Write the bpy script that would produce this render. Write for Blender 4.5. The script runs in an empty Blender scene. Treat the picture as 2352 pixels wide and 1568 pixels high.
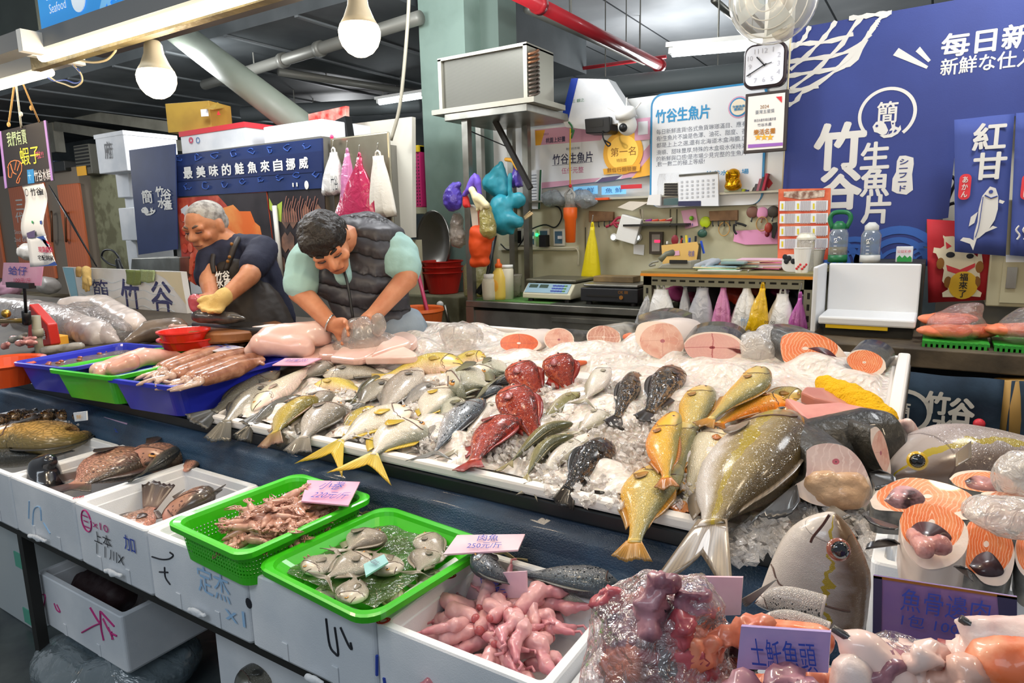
import bpy, bmesh, math, random
from mathutils import Vector as V, Matrix
import numpy as np
random.seed(7)
S = bpy.context.scene
COL = S.collection
# ---------------------------------------------------------------- camera
F, PI_, RO, YA, H = 1534.89, .173483, -.0231764, .566269, 1.6
_fw = V((-math.sin(YA)*math.cos(PI_), math.cos(YA)*math.cos(PI_), -math.sin(PI_)))
_r = V((math.cos(YA), math.sin(YA), 0)); _u = _r.cross(_fw)
_r2 = _r*math.cos(RO)+_u*math.sin(RO); _u2 = _u*math.cos(RO)-_r*math.sin(RO)
CAMP = V((0, 0, H))
cd = bpy.data.cameras.new('camera'); cam = bpy.data.objects.new('camera', cd); COL.objects.link(cam)
cd.sensor_width = 36; cd.lens = F/2352*36; cd.clip_start = .05
cam.matrix_world = Matrix(((_r2.x, _u2.x, -_fw.x, 0), (_r2.y, _u2.y, -_fw.y, 0), (_r2.z, _u2.z, -_fw.z, H), (0, 0, 0, 1)))
S.camera = cam
# ---------------------------------------------------------------- world, lamps, exposure
wd = bpy.data.worlds.new('world'); S.world = wd; wd.use_nodes = True
wd.node_tree.nodes['Background'].inputs[0].default_value = (.80, .90, 1.0, 1)
wd.node_tree.nodes['Background'].inputs[1].default_value = .42
S.view_settings.view_transform = 'Standard'; S.view_settings.look = 'None'
S.view_settings.exposure = -.18; S.view_settings.gamma = 1
S.cycles.use_denoising = True
S.cycles.max_bounces = 8; S.cycles.transparent_max_bounces = 24
S.cycles.sample_clamp_indirect = 6
def lamp(name, kind, loc, power, col, size=.1, sy=None, rot=(0, 0, 0)):
    l = bpy.data.lights.new(name, kind); l.energy = power; l.color = col
    if kind == 'AREA':
        l.size = size
        if sy: l.shape = 'RECTANGLE'; l.size_y = sy
    else: l.shadow_soft_size = size
    o = bpy.data.objects.new(name, l); COL.objects.link(o); o.location = loc; o.rotation_euler = rot
    return o
WARM = (1, .80, .56)
# lights added for unseen bulbs further right, plus fill over the left boxes
for bx, by in ((-2.75, 1.45), (-.55, 1.45), (.25, 1.5), (1.05, 1.5)):
    lamp('added_stall_light', 'POINT', (bx, by, 2.2), 15, WARM, .06)
# added point lights under the roof, brightening ceiling, back wall, fridge and left side
for tx, ty, tz in ((-3.6, 2.2, 2.9), (-5.6, 3.6, 3.0), (-8.3, 2.4, 2.5), (-2.3, 3.0, 3.0), (.3, 3.0, 3.0), (-2.5, 7.5, 2.9), (-8, 7.8, 2.7), (2.5, 7.0, 2.9)):
    lamp('roof_fill_light', 'POINT', (tx, ty, tz), 95, (.96, .98, 1), .25)
lamp('aisle_fill_light', 'AREA', (-1.2, -1.2, 3.3), 40, (.82, .91, 1), 2.4, .6)  # added cool area light above the aisle, brightens the box fronts
# ---------------------------------------------------------------- pixel -> place on a given plane
def ray(x, y):
    return _r2*((x-1176)/F)-_u2*((y-784)/F)+_fw
def W(x, y, Y):            # on the upright plane at depth Y
    d = ray(x, y); return CAMP+d*(Y/d.y)
def Zp(x, y, z):           # on a level plane
    d = ray(x, y); return CAMP+d*((z-H)/d.z)
TS, TZ, TY = .186, .94, 1.36
TN = V((0, -TS, 1)).normalized()
def T(x, y, h=0):          # on the sloping fish table
    d = ray(x, y); return CAMP+d*((TZ-TS*TY+h-H)/(d.z-TS*d.y))
def tz(p): return TZ+TS*(p[1]-TY)
def Dp(x, y, D): return CAMP+ray(x, y)*D
def pix(p):
    q = V(p)-CAMP; d = q.dot(_fw); return V((1176+F*q.dot(_r2)/d, 784-F*q.dot(_u2)/d))
def RW(xl, yt, xr, yb, Y): # rectangle on an upright plane from two corners
    a, b = W(xl, yt, Y), W(xr, yb, Y); return a.x, b.x, b.z, a.z
# ---------------------------------------------------------------- materials
def lin(c):
    if isinstance(c, str):
        c = [int(c[i:i+2], 16)/255 for i in (1, 3, 5)]
        c = [x/12.92 if x < .04045 else ((x+.055)/1.055)**2.4 for x in c]
    return (*c[:3], 1)
MC = {}
class NT:
    def __init__(s, name):
        s.m = bpy.data.materials.new(name); s.m.use_nodes = True; s.t = s.m.node_tree
        s.p = s.t.nodes['Principled BSDF']; s.out = s.t.nodes['Material Output']
    def n(s, ty, ins={}, **kw):
        o = s.t.nodes.new('ShaderNode'+ty)
        for k, v in kw.items(): setattr(o, k, v)
        for k, v in ins.items():
            if isinstance(v, bpy.types.NodeSocket): s.t.links.new(v, o.inputs[k])
            else: o.inputs[k].default_value = v
        return o
    def m_(s, op, a, b=0, c=0): return s.n('Math', {0: a, 1: b, 2: c}, operation=op).outputs[0]
    def mix(s, f, a, b, bt='MIX'):
        o = s.n('Mix', {0: f, 6: a, 7: b}, data_type='RGBA', blend_type=bt); return o.outputs[2]
    def ramp(s, f, stops, interp='LINEAR'):
        o = s.n('ValToRGB', {0: f}); r = o.color_ramp; r.interpolation = interp
        while len(r.elements) < len(stops): r.elements.new(.5)
        for e, (p, c) in zip(r.elements, stops): e.position = p; e.color = lin(c)
        return o.outputs[0]
    def set(s, **kw):
        for k, v in kw.items():
            i = s.p.inputs[k.replace('_', ' ')]
            if isinstance(v, bpy.types.NodeSocket): s.t.links.new(v, i)
            else: i.default_value = v
    def bump(s, h, st, d=.01): s.t.links.new(s.n('Bump', {'Strength': st, 'Distance': d, 'Height': h}).outputs[0], s.p.inputs['Normal'])
def pm(name, col, rough=.5, metal=0, col2=None, vs=6, bump=0, bs=60, coat=0, spec=.5, trans=0, ior=1.45, emit=0, thr=(.42, .62), vec='Object', sss=0):
    if name in MC: return MC[name]
    k = NT(name); tc = k.n('TexCoord').outputs[vec]
    c = lin(col)
    if col2:
        nz = k.n('TexNoise', {'Vector': tc, 'Scale': vs, 'Detail': 5.0}).outputs[0]
        c = k.mix(k.ramp(nz, [(thr[0], '#000000'), (thr[1], '#ffffff')]), lin(col), lin(col2))
    k.set(Base_Color=c, Roughness=rough, Metallic=metal, Coat_Weight=coat, Specular_IOR_Level=spec, Transmission_Weight=trans, IOR=ior)
    if sss: k.set(Subsurface_Weight=sss, Subsurface_Scale=.02, Subsurface_Radius=(1, .4, .25))
    if emit: k.set(Emission_Color=lin(col), Emission_Strength=emit)
    if bump: k.bump(k.n('TexNoise', {'Vector': tc, 'Scale': bs, 'Detail': 4.0}).outputs[0], bump)
    MC[name] = k.m; return k.m
def film(name, col='#ffffff', a=.25, rough=.12, gl=.35, bs=25, bump=.6, k0=.06):   # clear plastic film
    if name in MC: return MC[name]
    k = NT(name); tc = k.n('TexCoord').outputs['Object']
    nz = k.n('TexNoise', {'Vector': tc, 'Scale': bs, 'Detail': 3.0, 'Distortion': 1.5}).outputs[0]
    b = k.n('Bump', {'Strength': bump, 'Distance': .02, 'Height': nz}).outputs[0]
    tr = k.n('BsdfTransparent', {0: lin(col)}).outputs[0]
    gls = k.n('BsdfGlossy', {0: (1, 1, 1, 1), 'Roughness': rough, 'Normal': b}).outputs[0]
    df = k.n('BsdfDiffuse', {0: lin(col), 'Normal': b}).outputs[0]
    fr = k.n('LayerWeight', {0: gl, 'Normal': b}).outputs['Facing']
    a1 = k.n('MixShader', {0: a, 1: tr, 2: df}).outputs[0]
    fr2 = k.m_('MULTIPLY', k.m_('POWER', fr, 2.2), .75)
    k.t.links.new(k.n('MixShader', {0: k.m_('ADD', fr2, k0), 1: a1, 2: gls}).outputs[0], k.out.inputs[0])
    MC[name] = k.m; return k.m
WHITE = pm('white_paint', '#e6e6e2', .5); FOAM = pm('white_foam', '#e9eaec', .7, col2='#d2d6db', vs=3, bump=.12, bs=350)
STEEL = pm('brushed_steel', '#a5a49c', .34, .9, col2='#85847c', vs=4, bump=.03, bs=80)
BLACK = pm('black_plastic', '#17181a', .4); DARK = pm('dark_metal', '#2b2a28', .5, .4)
INK = pm('blue_marker', '#2b46a8', .6); INKR = pm('red_marker', '#c8325a', .6); INKK = pm('black_marker', '#20222a', .6); INKM = pm('magenta_marker', '#c2307c', .6); INKB = pm('faded_blue_marker', '#9cc2e4', .6)
# ---------------------------------------------------------------- mesh builder
class MB:
    def __init__(s): s.v = []; s.f = []; s.mi = []; s.uv = []
    def add(s, vs, fs, mi=0, uvs=None):
        b = len(s.v); s.v += [tuple(x) for x in vs]; s.f += [[b+i for i in f] for f in fs]; s.mi += [mi]*len(fs)
        s.uv += list(uvs) if uvs else [(0, 0)]*len(vs); return s
    def box(s, x0, x1, y0, y1, z0, z1, mi=0):
        return s.add([(x, y, z) for x in (x0, x1) for y in (y0, y1) for z in (z0, z1)], [(0, 1, 3, 2), (4, 6, 7, 5), (0, 4, 5, 1), (2, 3, 7, 6), (0, 2, 6, 4), (1, 5, 7, 3)], mi)
    def obox(s, c, size, X=V((1, 0, 0)), Z=V((0, 0, 1)), mi=0):
        X = V(X).normalized(); Y = V(Z).cross(X).normalized(); Z = X.cross(Y); c = V(c)
        return s.add([c+X*(i*size[0]/2)+Y*(j*size[1]/2)+Z*(k*size[2]/2) for i in (-1, 1) for j in (-1, 1) for k in (-1, 1)], [(0, 1, 3, 2), (4, 6, 7, 5), (0, 4, 5, 1), (2, 3, 7, 6), (0, 2, 6, 4), (1, 5, 7, 3)], mi)
    def loft(s, rings, cap=True, mi=0, closed=True, uvs=None):
        n = len(rings[0]); vs = [p for r in rings for p in r]; fs = []
        for i in range(len(rings)-1):
            for j in range(n if closed else n-1):
                a, b = i*n+j, i*n+(j+1) % n; fs.append((a, b, b+n, a+n))
        if cap and closed: fs += [tuple(range(n))[::-1], tuple(range((len(rings)-1)*n, len(rings)*n))]
        return s.add(vs, fs, mi, uvs)
    def tube(s, pts, r, n=8, cap=True, mi=0):
        pts = [V(p) for p in pts]; rs = r if isinstance(r, (list, tuple)) else [r]*len(pts); rings = []; a = None
        for i, p in enumerate(pts):
            t = (pts[min(i+1, len(pts)-1)]-pts[max(i-1, 0)]).normalized()
            if a is None: a = t.orthogonal().normalized()
            a = (a-t*a.dot(t)).normalized(); b = t.cross(a)
            rings.append([p+(a*math.cos(q*2*math.pi/n)+b*math.sin(q*2*math.pi/n))*rs[i] for q in range(n)])
        return s.loft(rings, cap, mi)
    def lathe(s, prof, c=(0, 0, 0), n=20, Z=V((0, 0, 1)), mi=0, cap=True, sx=1):
        Z = V(Z).normalized(); X = Z.orthogonal().normalized(); X = V((1, 0, 0)) if abs(Z.z) > .99 else X; Y = Z.cross(X); c = V(c)
        return s.loft([[c+Z*z+(X*math.cos(q*2*math.pi/n)*sx+Y*math.sin(q*2*math.pi/n))*max(r, 1e-4) for q in range(n)] for r, z in prof], cap, mi)
    def grid(s, fn, nu, nv, mi=0):
        return s.add([fn(i/nu, j/nv) for i in range(nu+1) for j in range(nv+1)], [(i*(nv+1)+j, (i+1)*(nv+1)+j, (i+1)*(nv+1)+j+1, i*(nv+1)+j+1) for i in range(nu) for j in range(nv)], mi, [(i/nu, j/nv) for i in range(nu+1) for j in range(nv+1)])
    def poly(s, pts, d=None, mi=0):       # flat outline, optionally given a depth vector
        n = len(pts); pts = [V(p) for p in pts]
        if d is None: return s.add(pts, [tuple(range(n))], mi)
        d = V(d); return s.add(pts+[p+d for p in pts], [tuple(range(n))[::-1], tuple(range(n, 2*n))]+[(i, (i+1) % n, (i+1) % n+n, i+n) for i in range(n)], mi)
    def ball(s, c, r, n=10, mi=0, R=None):
        c = V(c); r = r if isinstance(r, (tuple, list)) else (r, r, r); vs = []
        R = R or Matrix.Identity(3)
        rings = [[c+R@V((r[0]*math.sin(t)*math.cos(q*2*math.pi/(n*1.0)), r[1]*math.sin(t)*math.sin(q*2*math.pi/n), r[2]*math.cos(t))) for q in range(n)] for t in [max(.02, min(math.pi-.02, i*math.pi/(n//2+2))) for i in range(n//2+3)]]
        return s.loft(rings, True, mi)
    def build(s, name, mat, parent=None, smooth=False, loc=None, bevel=0, solid=0, sub=0, **tags):
        me = bpy.data.meshes.new(name)
        if loc is None:
            if parent is not None: loc = V(parent['_w'])
            else:
                a = np.array(s.v); loc = V(((a[:, 0].min()+a[:, 0].max())/2, (a[:, 1].min()+a[:, 1].max())/2, a[:, 2].min()))
        loc = V(loc)
        me.from_pydata([V(p)-loc for p in s.v], [], s.f)
        if any(u != (0, 0) for u in s.uv):
            ul = me.uv_layers.new(); flat = [c for l in me.loops for c in s.uv[l.vertex_index]]; ul.data.foreach_set('uv', flat)
        for m in (mat if isinstance(mat, (list, tuple)) else [mat]): me.materials.append(m)
        me.polygons.foreach_set('material_index', s.mi)
        if smooth: me.polygons.foreach_set('use_smooth', [True]*len(s.f))
        bm = bmesh.new(); bm.from_mesh(me); bmesh.ops.recalc_face_normals(bm, faces=bm.faces); bm.to_mesh(me); bm.free()
        o = bpy.data.objects.new(name, me); COL.objects.link(o)
        place(o, parent, loc)
        if bevel: b = o.modifiers.new('b', 'BEVEL'); b.width = bevel; b.segments = 2; b.limit_method = 'ANGLE'
        if solid: b = o.modifiers.new('s', 'SOLIDIFY'); b.thickness = solid; b.offset = 0
        if sub: b = o.modifiers.new('u', 'SUBSURF'); b.levels = b.render_levels = sub
        return tag(o, **tags)
def place(o, parent, loc):
    loc = V(loc); o['_w'] = tuple(loc)
    if parent is not None: o.parent = parent; o.location = loc-V(parent['_w'])
    else: o.location = loc
def tag(o, label=None, cat=None, group=None, kind=None):
    if label: o['label'] = label
    if cat: o['category'] = cat
    if group: o['group'] = group
    if kind: o['kind'] = kind
    return o
def empty(name, loc, label, cat, group=None):
    o = bpy.data.objects.new(name, None); COL.objects.link(o); o.empty_display_size = .05; place(o, None, loc); return tag(o, label, cat, group)
def dup(o, loc=None, rot=None, sc=None, label=None, group=None, parent=None):
    c = o.copy(); COL.objects.link(c)
    if parent is not None: c.parent = parent
    if loc is not None: c.location = loc; c['_w'] = tuple(loc)
    if rot is not None: c.rotation_euler = rot
    if sc is not None: c.scale = (sc, sc, sc) if not isinstance(sc, tuple) else sc
    if label: c['label'] = label
    if group: c['group'] = group
    for ch in o.children: dup(ch, parent=c)
    return c
def blob(name, prims, mat, parent=None, vox=.006, smooth=4, loc=None, noise=0, ns=.05, **tags):   # one continuous skin over limbs and lumps
    m = MB()
    for p in prims:
        if p[0] == 'c':
            a, b, r0, r1 = V(p[1]), V(p[2]), p[3], p[4]; d = b-a; L = max(d.length, 1e-5); t = d/L
            x = t.orthogonal().normalized(); y = t.cross(x); rings = []
            for (k, rr, q) in [(0, r0, -.99), (0, r0, -.6), (0, r0, 0), (1, r1, 0), (1, r1, .6), (1, r1, .99)]:
                c = a+t*(L*k+rr*q); rad = rr*math.sqrt(1-q*q)
                rings.append([c+(x*math.cos(i*math.pi/6)+y*math.sin(i*math.pi/6))*rad for i in range(12)])
            m.loft(rings)
        else:
            m.ball(p[1], p[2], 16, R=p[3] if len(p) > 3 else None)
    o = m.build(name, mat, parent, True, loc, **tags)
    r = o.modifiers.new('r', 'REMESH'); r.mode = 'VOXEL'; r.voxel_size = vox; r.use_smooth_shade = True
    if smooth: q = o.modifiers.new('s', 'SMOOTH'); q.factor = .5; q.iterations = smooth
    if noise:
        tx = bpy.data.textures.new('n', 'CLOUDS'); tx.noise_scale = ns; tx.noise_depth = 2
        d = o.modifiers.new('d', 'DISPLACE'); d.texture = tx; d.strength = noise; d.texture_coords = 'GLOBAL'; d.mid_level = .5
    return o
_tc = {}
def text(body, c, w, h, mat, parent, X=V((1, 0, 0)), U=V((0, 0, 1)), bold=0, name='lettering', shear=0, sp=1, off=.0015, keep=False):
    k = (body, shear, sp)
    if k not in _tc:
        cu = bpy.data.curves.new('t', 'FONT'); cu.body = body; cu.shear = shear; cu.resolution_u = 2; cu.space_line = sp; cu.align_x = 'CENTER'
        o = bpy.data.objects.new('t', cu); COL.objects.link(o)
        me = bpy.data.meshes.new_from_object(o.evaluated_get(bpy.context.evaluated_depsgraph_get()))
        a = np.array([v.co[:2] for v in me.vertices]); lo, hi = a.min(0), a.max(0)
        _tc[k] = ((a-(lo+hi)/2)/np.maximum(hi-lo, .05), [tuple(p.vertices) for p in me.polygons], (hi-lo))
        bpy.data.objects.remove(o)
    a, fs, sz = _tc[k]; X = V(X).normalized(); U = V(U).normalized(); N = X.cross(U); c = V(c)+N*off
    if keep: s_ = min(w/sz[0], h/sz[1]); w, h = sz[0]*s_, sz[1]*s_
    if w is None: w = h*sz[0]/sz[1]
    if h is None: h = w*sz[1]/sz[0]
    m = MB(); q = bold*h/max(1, body.count(chr(10))+1)*.8
    for i, (dx, dy) in enumerate([(0, 0), (1, 0), (-1, 0), (0, 1), (0, -1), (.7, .7), (-.7, -.7), (.7, -.7), (-.7, .7)] if bold > .012 else [(0, 0)]):
        m.add([c+N*(i*.00012)+X*(p[0]*w*(1-bold)+dx*q)+U*(p[1]*h*(1-bold)+dy*q) for p in a], fs)
    return m.build(name, mat, parent)
def smooth_pts(pts, n):     # Catmull-Rom through points
    pts = [V(p) for p in pts]; P = [pts[0]*2-pts[1]]+pts+[pts[-1]*2-pts[-2]]; out = []; k = len(pts)-1
    for i in range(n+1):
        t = i/n*k; j = min(int(t), k-1); t -= j; a, b, c, d = P[j:j+4]
        out.append(.5*((2*b)+(c-a)*t+(2*a-5*b+4*c-d)*t*t+(3*b-a-3*c+d)*t*t*t))
    return out
def panel(name, r, Y, mat, parent=None, th=.01, **tags):   # r = X0,X1,Z0,Z1 facing the aisle
    return MB().box(r[0], r[1], Y, Y+th, r[2], r[3]).build(name, mat, parent, **tags)
def wpoly(px, Y, th=0):
    return MB().poly([W(x, y, Y) for x, y in px], V((0, th, 0)) if th else None)
def mark(px_paths, Y, r, mat, parent, name='handwriting', fn=None):
    m = MB(); fn = fn or (lambda x, y: W(x, y, Y))
    for path in px_paths:
        pts = [fn(x, y) for x, y in path]
        m.tube(smooth_pts(pts, 3*len(pts)) if len(pts) > 2 else pts, r, 5)
    return m.build(name, mat, parent)
# ================================================================ the market hall
ST = 'structure'
floor_m = pm('wet_floor', '#59605f', .25, col2='#3d4346', vs=3, bump=.1, bs=30)
MB().box(-34, 9, -6, 14, -.1, 0).build('floor', floor_m, kind=ST)
MB().box(-9, 4, 1.75, 4.3, 0, .2).build('floor_platform', pm('platform_concrete', '#6b6b62', .5, col2='#4b4d46', vs=4), kind=ST)
k = NT('roof_sheet'); tc = k.n('TexCoord').outputs['Object']; sp = k.n('SeparateXYZ', {0: tc})
seam = k.m_('LESS_THAN', k.m_('ABSOLUTE', k.m_('SUBTRACT', k.m_('FRACT', k.m_('MULTIPLY', sp.outputs[0], 1.1)), .5)), .012)
nz = k.n('TexNoise', {'Vector': tc, 'Scale': .9, 'Detail': 4.0}).outputs[0]
k.set(Base_Color=k.mix(seam, k.ramp(nz, [(.35, '#a3a8ac'), (.65, '#c6c9cb')]), lin('#4c4f52')), Roughness=.4, Metallic=.15)
k.bump(nz, .25, .1)
MB().box(-34, 9, .6, 14, 3.75, 3.85).build('ceiling', k.m, kind=ST)
MB().box(-34, 9, 11, 11.1, 0, 3.75).build('wall_back', pm('far_wall', '#59605f', .7, col2='#3f474a', vs=1), kind=ST)
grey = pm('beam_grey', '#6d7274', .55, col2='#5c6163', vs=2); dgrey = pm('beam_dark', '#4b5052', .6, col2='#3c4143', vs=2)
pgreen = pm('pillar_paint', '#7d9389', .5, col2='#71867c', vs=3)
# pillar
a, b = W(968, 200, 4.15), W(1071, 200, 4.15)
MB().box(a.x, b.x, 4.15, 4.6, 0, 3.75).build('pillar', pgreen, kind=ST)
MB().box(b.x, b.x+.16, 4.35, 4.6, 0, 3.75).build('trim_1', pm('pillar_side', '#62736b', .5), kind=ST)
# deep soffit over the middle of the hall
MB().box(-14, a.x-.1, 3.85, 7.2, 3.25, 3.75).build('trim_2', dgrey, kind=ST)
for i in range(9): MB().box(-11.6+i*.9, -11.56+i*.9, 3.85, 7.2, 3.235, 3.25).build('trim_%d' % (30+i), grey, kind=ST)
def hang(o, p, top=3.75, r=.006):
    MB().tube([p, (p[0], p[1], top)], r, 6).build('hanger', pgrey, o)
def pipe(name, pts, z, r, mat, label, cat='pipe', group=None, flange=(), hg=True):
    P = [Zp(x, y, z) for x, y in pts]; o = MB().tube(P, r, 14).build(name, mat, smooth=True, label=label, cat=cat, group=group)
    if hg: hang(o, P[0].lerp(P[-1], .3)); hang(o, P[0].lerp(P[-1], .8))
    for q in flange:
        p = P[0].lerp(P[-1], q); d = (P[-1]-P[0]).normalized()*.03
        MB().tube([p-d, p+d], r*1.3, 14).build('coupling', mat, o, True)
    return o
pgrey = pm('grey_pipe', '#7f7f78', .45, .3)
redp = pm('red_pipe_paint', '#a8232c', .35, coat=.3); pgrey = pm('grey_pipe', '#7f7f78', .45, .3)
pipe('sprinkler_pipe', [(1180, -18), (1518, 152)], 3.1, .05, redp, 'thick red pipe running under the metal roof towards the white tube light', flange=(.12, .98))
pipe('thin_pipe', [(1245, 170), (1530, 130)], 3.3, .02, redp, 'thin red pipe crossing behind the condenser unit to the thick red pipe')
pipe('conduit', [(1210, 20), (1480, 142)], 3.25, .035, pgrey, 'beige square conduit just left of the thick red pipe')
pipe('pipe', [(470, 195), (965, 40)], 3.1, .05, pgrey, 'grey pipe slanting under the dark soffit towards the green pillar', flange=(.45, .62))
pipe('pipe', [(640, 165), (965, 215)], 3.2, .04, pgrey, 'beige pipe passing under the roof right of the sloping brace')
pipe('duct', [(1250, 215), (1760, 165)], 2.9, .1, pm('duct_grey', '#6f7677', .5), 'wide grey duct low behind the folded white box', 'duct')
pipe('duct', [(560, 262), (965, 240)], 3.0, .09, pm('duct_dim', '#565b5c', .5), 'dark duct behind the small tube light left of the pillar', 'duct')
pipe('roof_rail', [(1640, 0), (1745, 90)], 3.45, .03, STEEL, 'steel rail on the metal roof left of the wall fan', 'rail')
pipe('roof_rail', [(1690, -5), (1790, 100)], 3.5, .02, STEEL, 'steel rail on the metal roof nearest to the wall fan', 'rail')
pipe('red_duct', [(620, 250), (960, 232)], 3.15, .03, redp, 'thin red pipe far behind the cardboard box')
MB().tube([W(352, 30, 3.7), W(722, 312, 3.7)], .112, 24).build('trim_3', pm('brace_paint', '#7d8579', .45, col2='#747c70', vs=3), kind=ST, smooth=True)
# steel frame at the upper left
fm = pm('pale_frame', '#8d8a7c', .5, col2='#7b786b', vs=4)
def bar(name, p, q, w, mat, **k): 
    p, q = V(p), V(q); return MB().obox((p+q)/2, ((q-p).length, w, w), q-p, V((0, 1, 0))).build(name, mat, **k)
o = empty('door_frame', W(115, 420, 5.2), 'pale steel rolling door frame with two rails, behind the chalk board', 'frame')
bar('post', W(120, 240, 5.2), W(135, 350, 5.2), .14, fm, parent=o); bar('top_rail', W(105, 252, 5.2), W(440, 298, 5.2), .13, fm, parent=o); bar('lower_rail', W(135, 290, 5.2), W(420, 335, 5.2), .13, fm, parent=o)
MB().box(-34, W(440, 500, 6.4).x, 6.4, 6.5, 0, 3.75).build('wall_left', pm('left_wall', '#434a4a', .7, col2='#2f3536', vs=2), kind=ST)
r = RW(205, 395, 345, 700, 4.6); MB().box(r[0], r[1], 4.6, 4.8, 0, r[3]).build('wall_concrete', pm('stained_wall', '#8b8a6c', .75, col2='#6d6a50', vs=5, thr=(.45, .55), bump=.1, bs=40), kind=ST)
r = RW(575, 560, 1075, 800, 4.62); MB().box(r[0], r[1], 4.62, 4.75, 0, r[3]).build('wall_low', pm('mouldy_wall', '#7c7a62', .75, col2='#57553f', vs=4, bump=.1, bs=40), kind=ST)
# ---------------------------------------------------------------- roof lights
TUBE = pm('lit_tube', '#f2fbff', .4, emit=9)
def tube_light(p0, p1, label, cap=.035):
    p0, p1 = V(p0), V(p1); o = MB().obox((p0+p1)/2+V((0, 0, .045)), ((p1-p0).length+.06, .11, .03), p1-p0).build('tube_light', WHITE, label=label, cat='light', group='lit tube lights under the roof')
    MB().tube([p0, p1], .026, 10).build('lamp_tube', TUBE, o, True)
    hang(o, p0.lerp(p1, .5)+V((0, 0, .05)))
    for q in (p0, p1): MB().obox(q+V((0, 0, .02)), (.03, .08, .06), p1-p0).build('end_cap', WHITE, o)
    return o
tube_light(W(1545, 122, 4.6), W(1760, 103, 4.6), 'white tube light glowing left of the wall clock')
tube_light(W(872, 236, 6.0), W(975, 220, 6.0), 'white tube light glowing behind the left edge of the green pillar')
for i, (x, y, zz) in enumerate([(445, 130, 3.73), (893, 104, 3.73), (944, 86, 3.73), (925, 125, 3.73)]):
    p = Zp(x, y, zz); MB().obox(p, (.42, .32, .03)).build('skylight_panel', pm('panel_glow', '#cfe6ee', .4, emit=1.2), label=['pale glowing roof panel behind the left bulb', 'glowing roof panel just left of the pillar, left one', 'glowing roof panel touching the pillar, upper one', 'glowing roof panel beside the pillar, lowest one'][i], cat='light panel')
for x, y, w in [(235, 240, 60), (120, 265, 30), (500, 280, 45), (300, 290, 45)]:
    p = W(x, y, 6.36); MB().obox(p, (w/170, .06, .05)).build('far_tube_light', pm('far_glow', '#cfeaff', .4, emit=2), label='small distant white light of the hall seen above the %s' % {235: 'upper rail of the pale frame', 120: 'chalk board', 500: 'white carton', 300: 'lower rail of the pale frame'}[x], cat='light')
p = W(246, 284, 6.36); MB().ball(p, .05).build('far_lamp', pm('far_yellow', '#ffc63a', .4, emit=4), label='tiny yellow lamp far behind the pale steel frame', cat='light')
# ---------------------------------------------------------------- stall sign, its tubes and the bulbs
AY, AZ = 1.0, 2.1
SIGN = pm('sign_face', '#2f8fd6', .35, emit=.55); wt = pm('sign_white', '#e9f4fb', .5, emit=.4); lb = pm('sign_light_blue', '#79bdec', .5, emit=.5)
sy = 1.0; a = W(103, 108, sy); b = W(430, 2, sy)
o = MB().box(a.x, 1.4, sy, sy+.16, a.z, a.z+.72).build('stall_sign', pm('sign_frame', '#121419', .5), label='blue lit stall sign box in a dark frame, top left', cat='sign')
f = MB().box(a.x+.008, 1.38, sy-.006, sy, a.z+.014, a.z+.69).build('sign_face', SIGN, o)
text('Seafood', W(139, 16, sy), .092, .024, wt, f, bold=.01, off=.008)
text('水產', W(128, -28, sy), .12, .055, wt, f, bold=.02, off=.008)
text('Sm', W(285, 18, sy-.0), .14, .07, lb, f, bold=.03, off=.008, shear=.2)
m = MB(); m.lathe([(.035, 0), (.035, .002)], W(188, -3, sy)+V((0, -.008, 0)), 24, V((0, -1, 0))); m.build('print', wt, f)
m = MB(); m.poly([W(x, y, sy)+V((0, -.008, 0)) for x, y in [(232, 40), (243, -10), (300, -40), (290, -5), (255, 5), (240, 42)]]); m.build('print', lb, f)
o = MB().box(a.x-.05, 1.4, sy-.02, Zp(430, 66, a.z-.06).y, a.z-.06, a.z-.012).build('canopy_beam', pm('canopy_paint', '#6f6440', .4, .3, col2='#51492e', vs=12, bump=.2, bs=60), label='rusty speckled beam under the blue stall sign', cat='beam')
r = RW(-60, -60, 97, 128, 1.3); MB().box(r[0], r[1], 1.3, 1.36, r[2], r[3]).build('canopy_board', pm('canopy_dark', '#2a3432', .6, col2='#1f2827', vs=4), label='dark green board at the top left behind the stall tubes', cat='board')
HOT = pm('hot_tube', '#fff3d6', .4, emit=5)
def stall_tube(p, q, label, lit0=0.0, power=7):
    p, q = V(p), V(q); d = (q-p); o = MB().obox((p+q)/2+V((0, 0, .034)), (d.length, .05, .045), d).build('stall_tube_light', pm('batten', '#77797a', .4), label=label, cat='light')
    MB().obox(p+V((0, 0, .03)), (.025, .052, .055), d).build('end_cap', WHITE, o); MB().obox(q+V((0, 0, .03)), (.025, .052, .055), d).build('end_cap', WHITE, o)
    lamp('tube_light_glow', 'POINT', p.lerp(q, .55)-V((0, .3, .12)), power, WARM, .05)
    MB().tube([p.lerp(q, lit0+.01), q], .0135, 10).build('lamp_tube', HOT, o, True); return o
p = W(88, 134, sy-.03); q = W(545, -4, sy-.03); d = q-p
stall_tube(p, p+d*2.6, 'long lit tube light along the lower edge of the blue stall sign')
p = W(82, 122, sy-.08); stall_tube(p-d.normalized()*.02, p-d.normalized()*1.2, 'lit tube light at the left frame edge, above the lower batten', .2, 10)
p = W(172, 150, sy+.12); lt = stall_tube(p, p-d.normalized()*1.2, 'lower lit tube light that carries the chalk board strings', .12, 10)
wire = pm('cream_wire', '#d9c9a0', .5); bwire = pm('blue_wire', '#2a52b0', .45)
MB().tube(smooth_pts([W(x, y, sy+.12) for x, y in [(160, 125), (185, 138), (215, 143), (245, 137), (263, 120), (266, 113)]], 24), .0035, 6).build('power_cord', wire, smooth=True, label='cream cord sagging between batten and beam', cat='cord')
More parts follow.
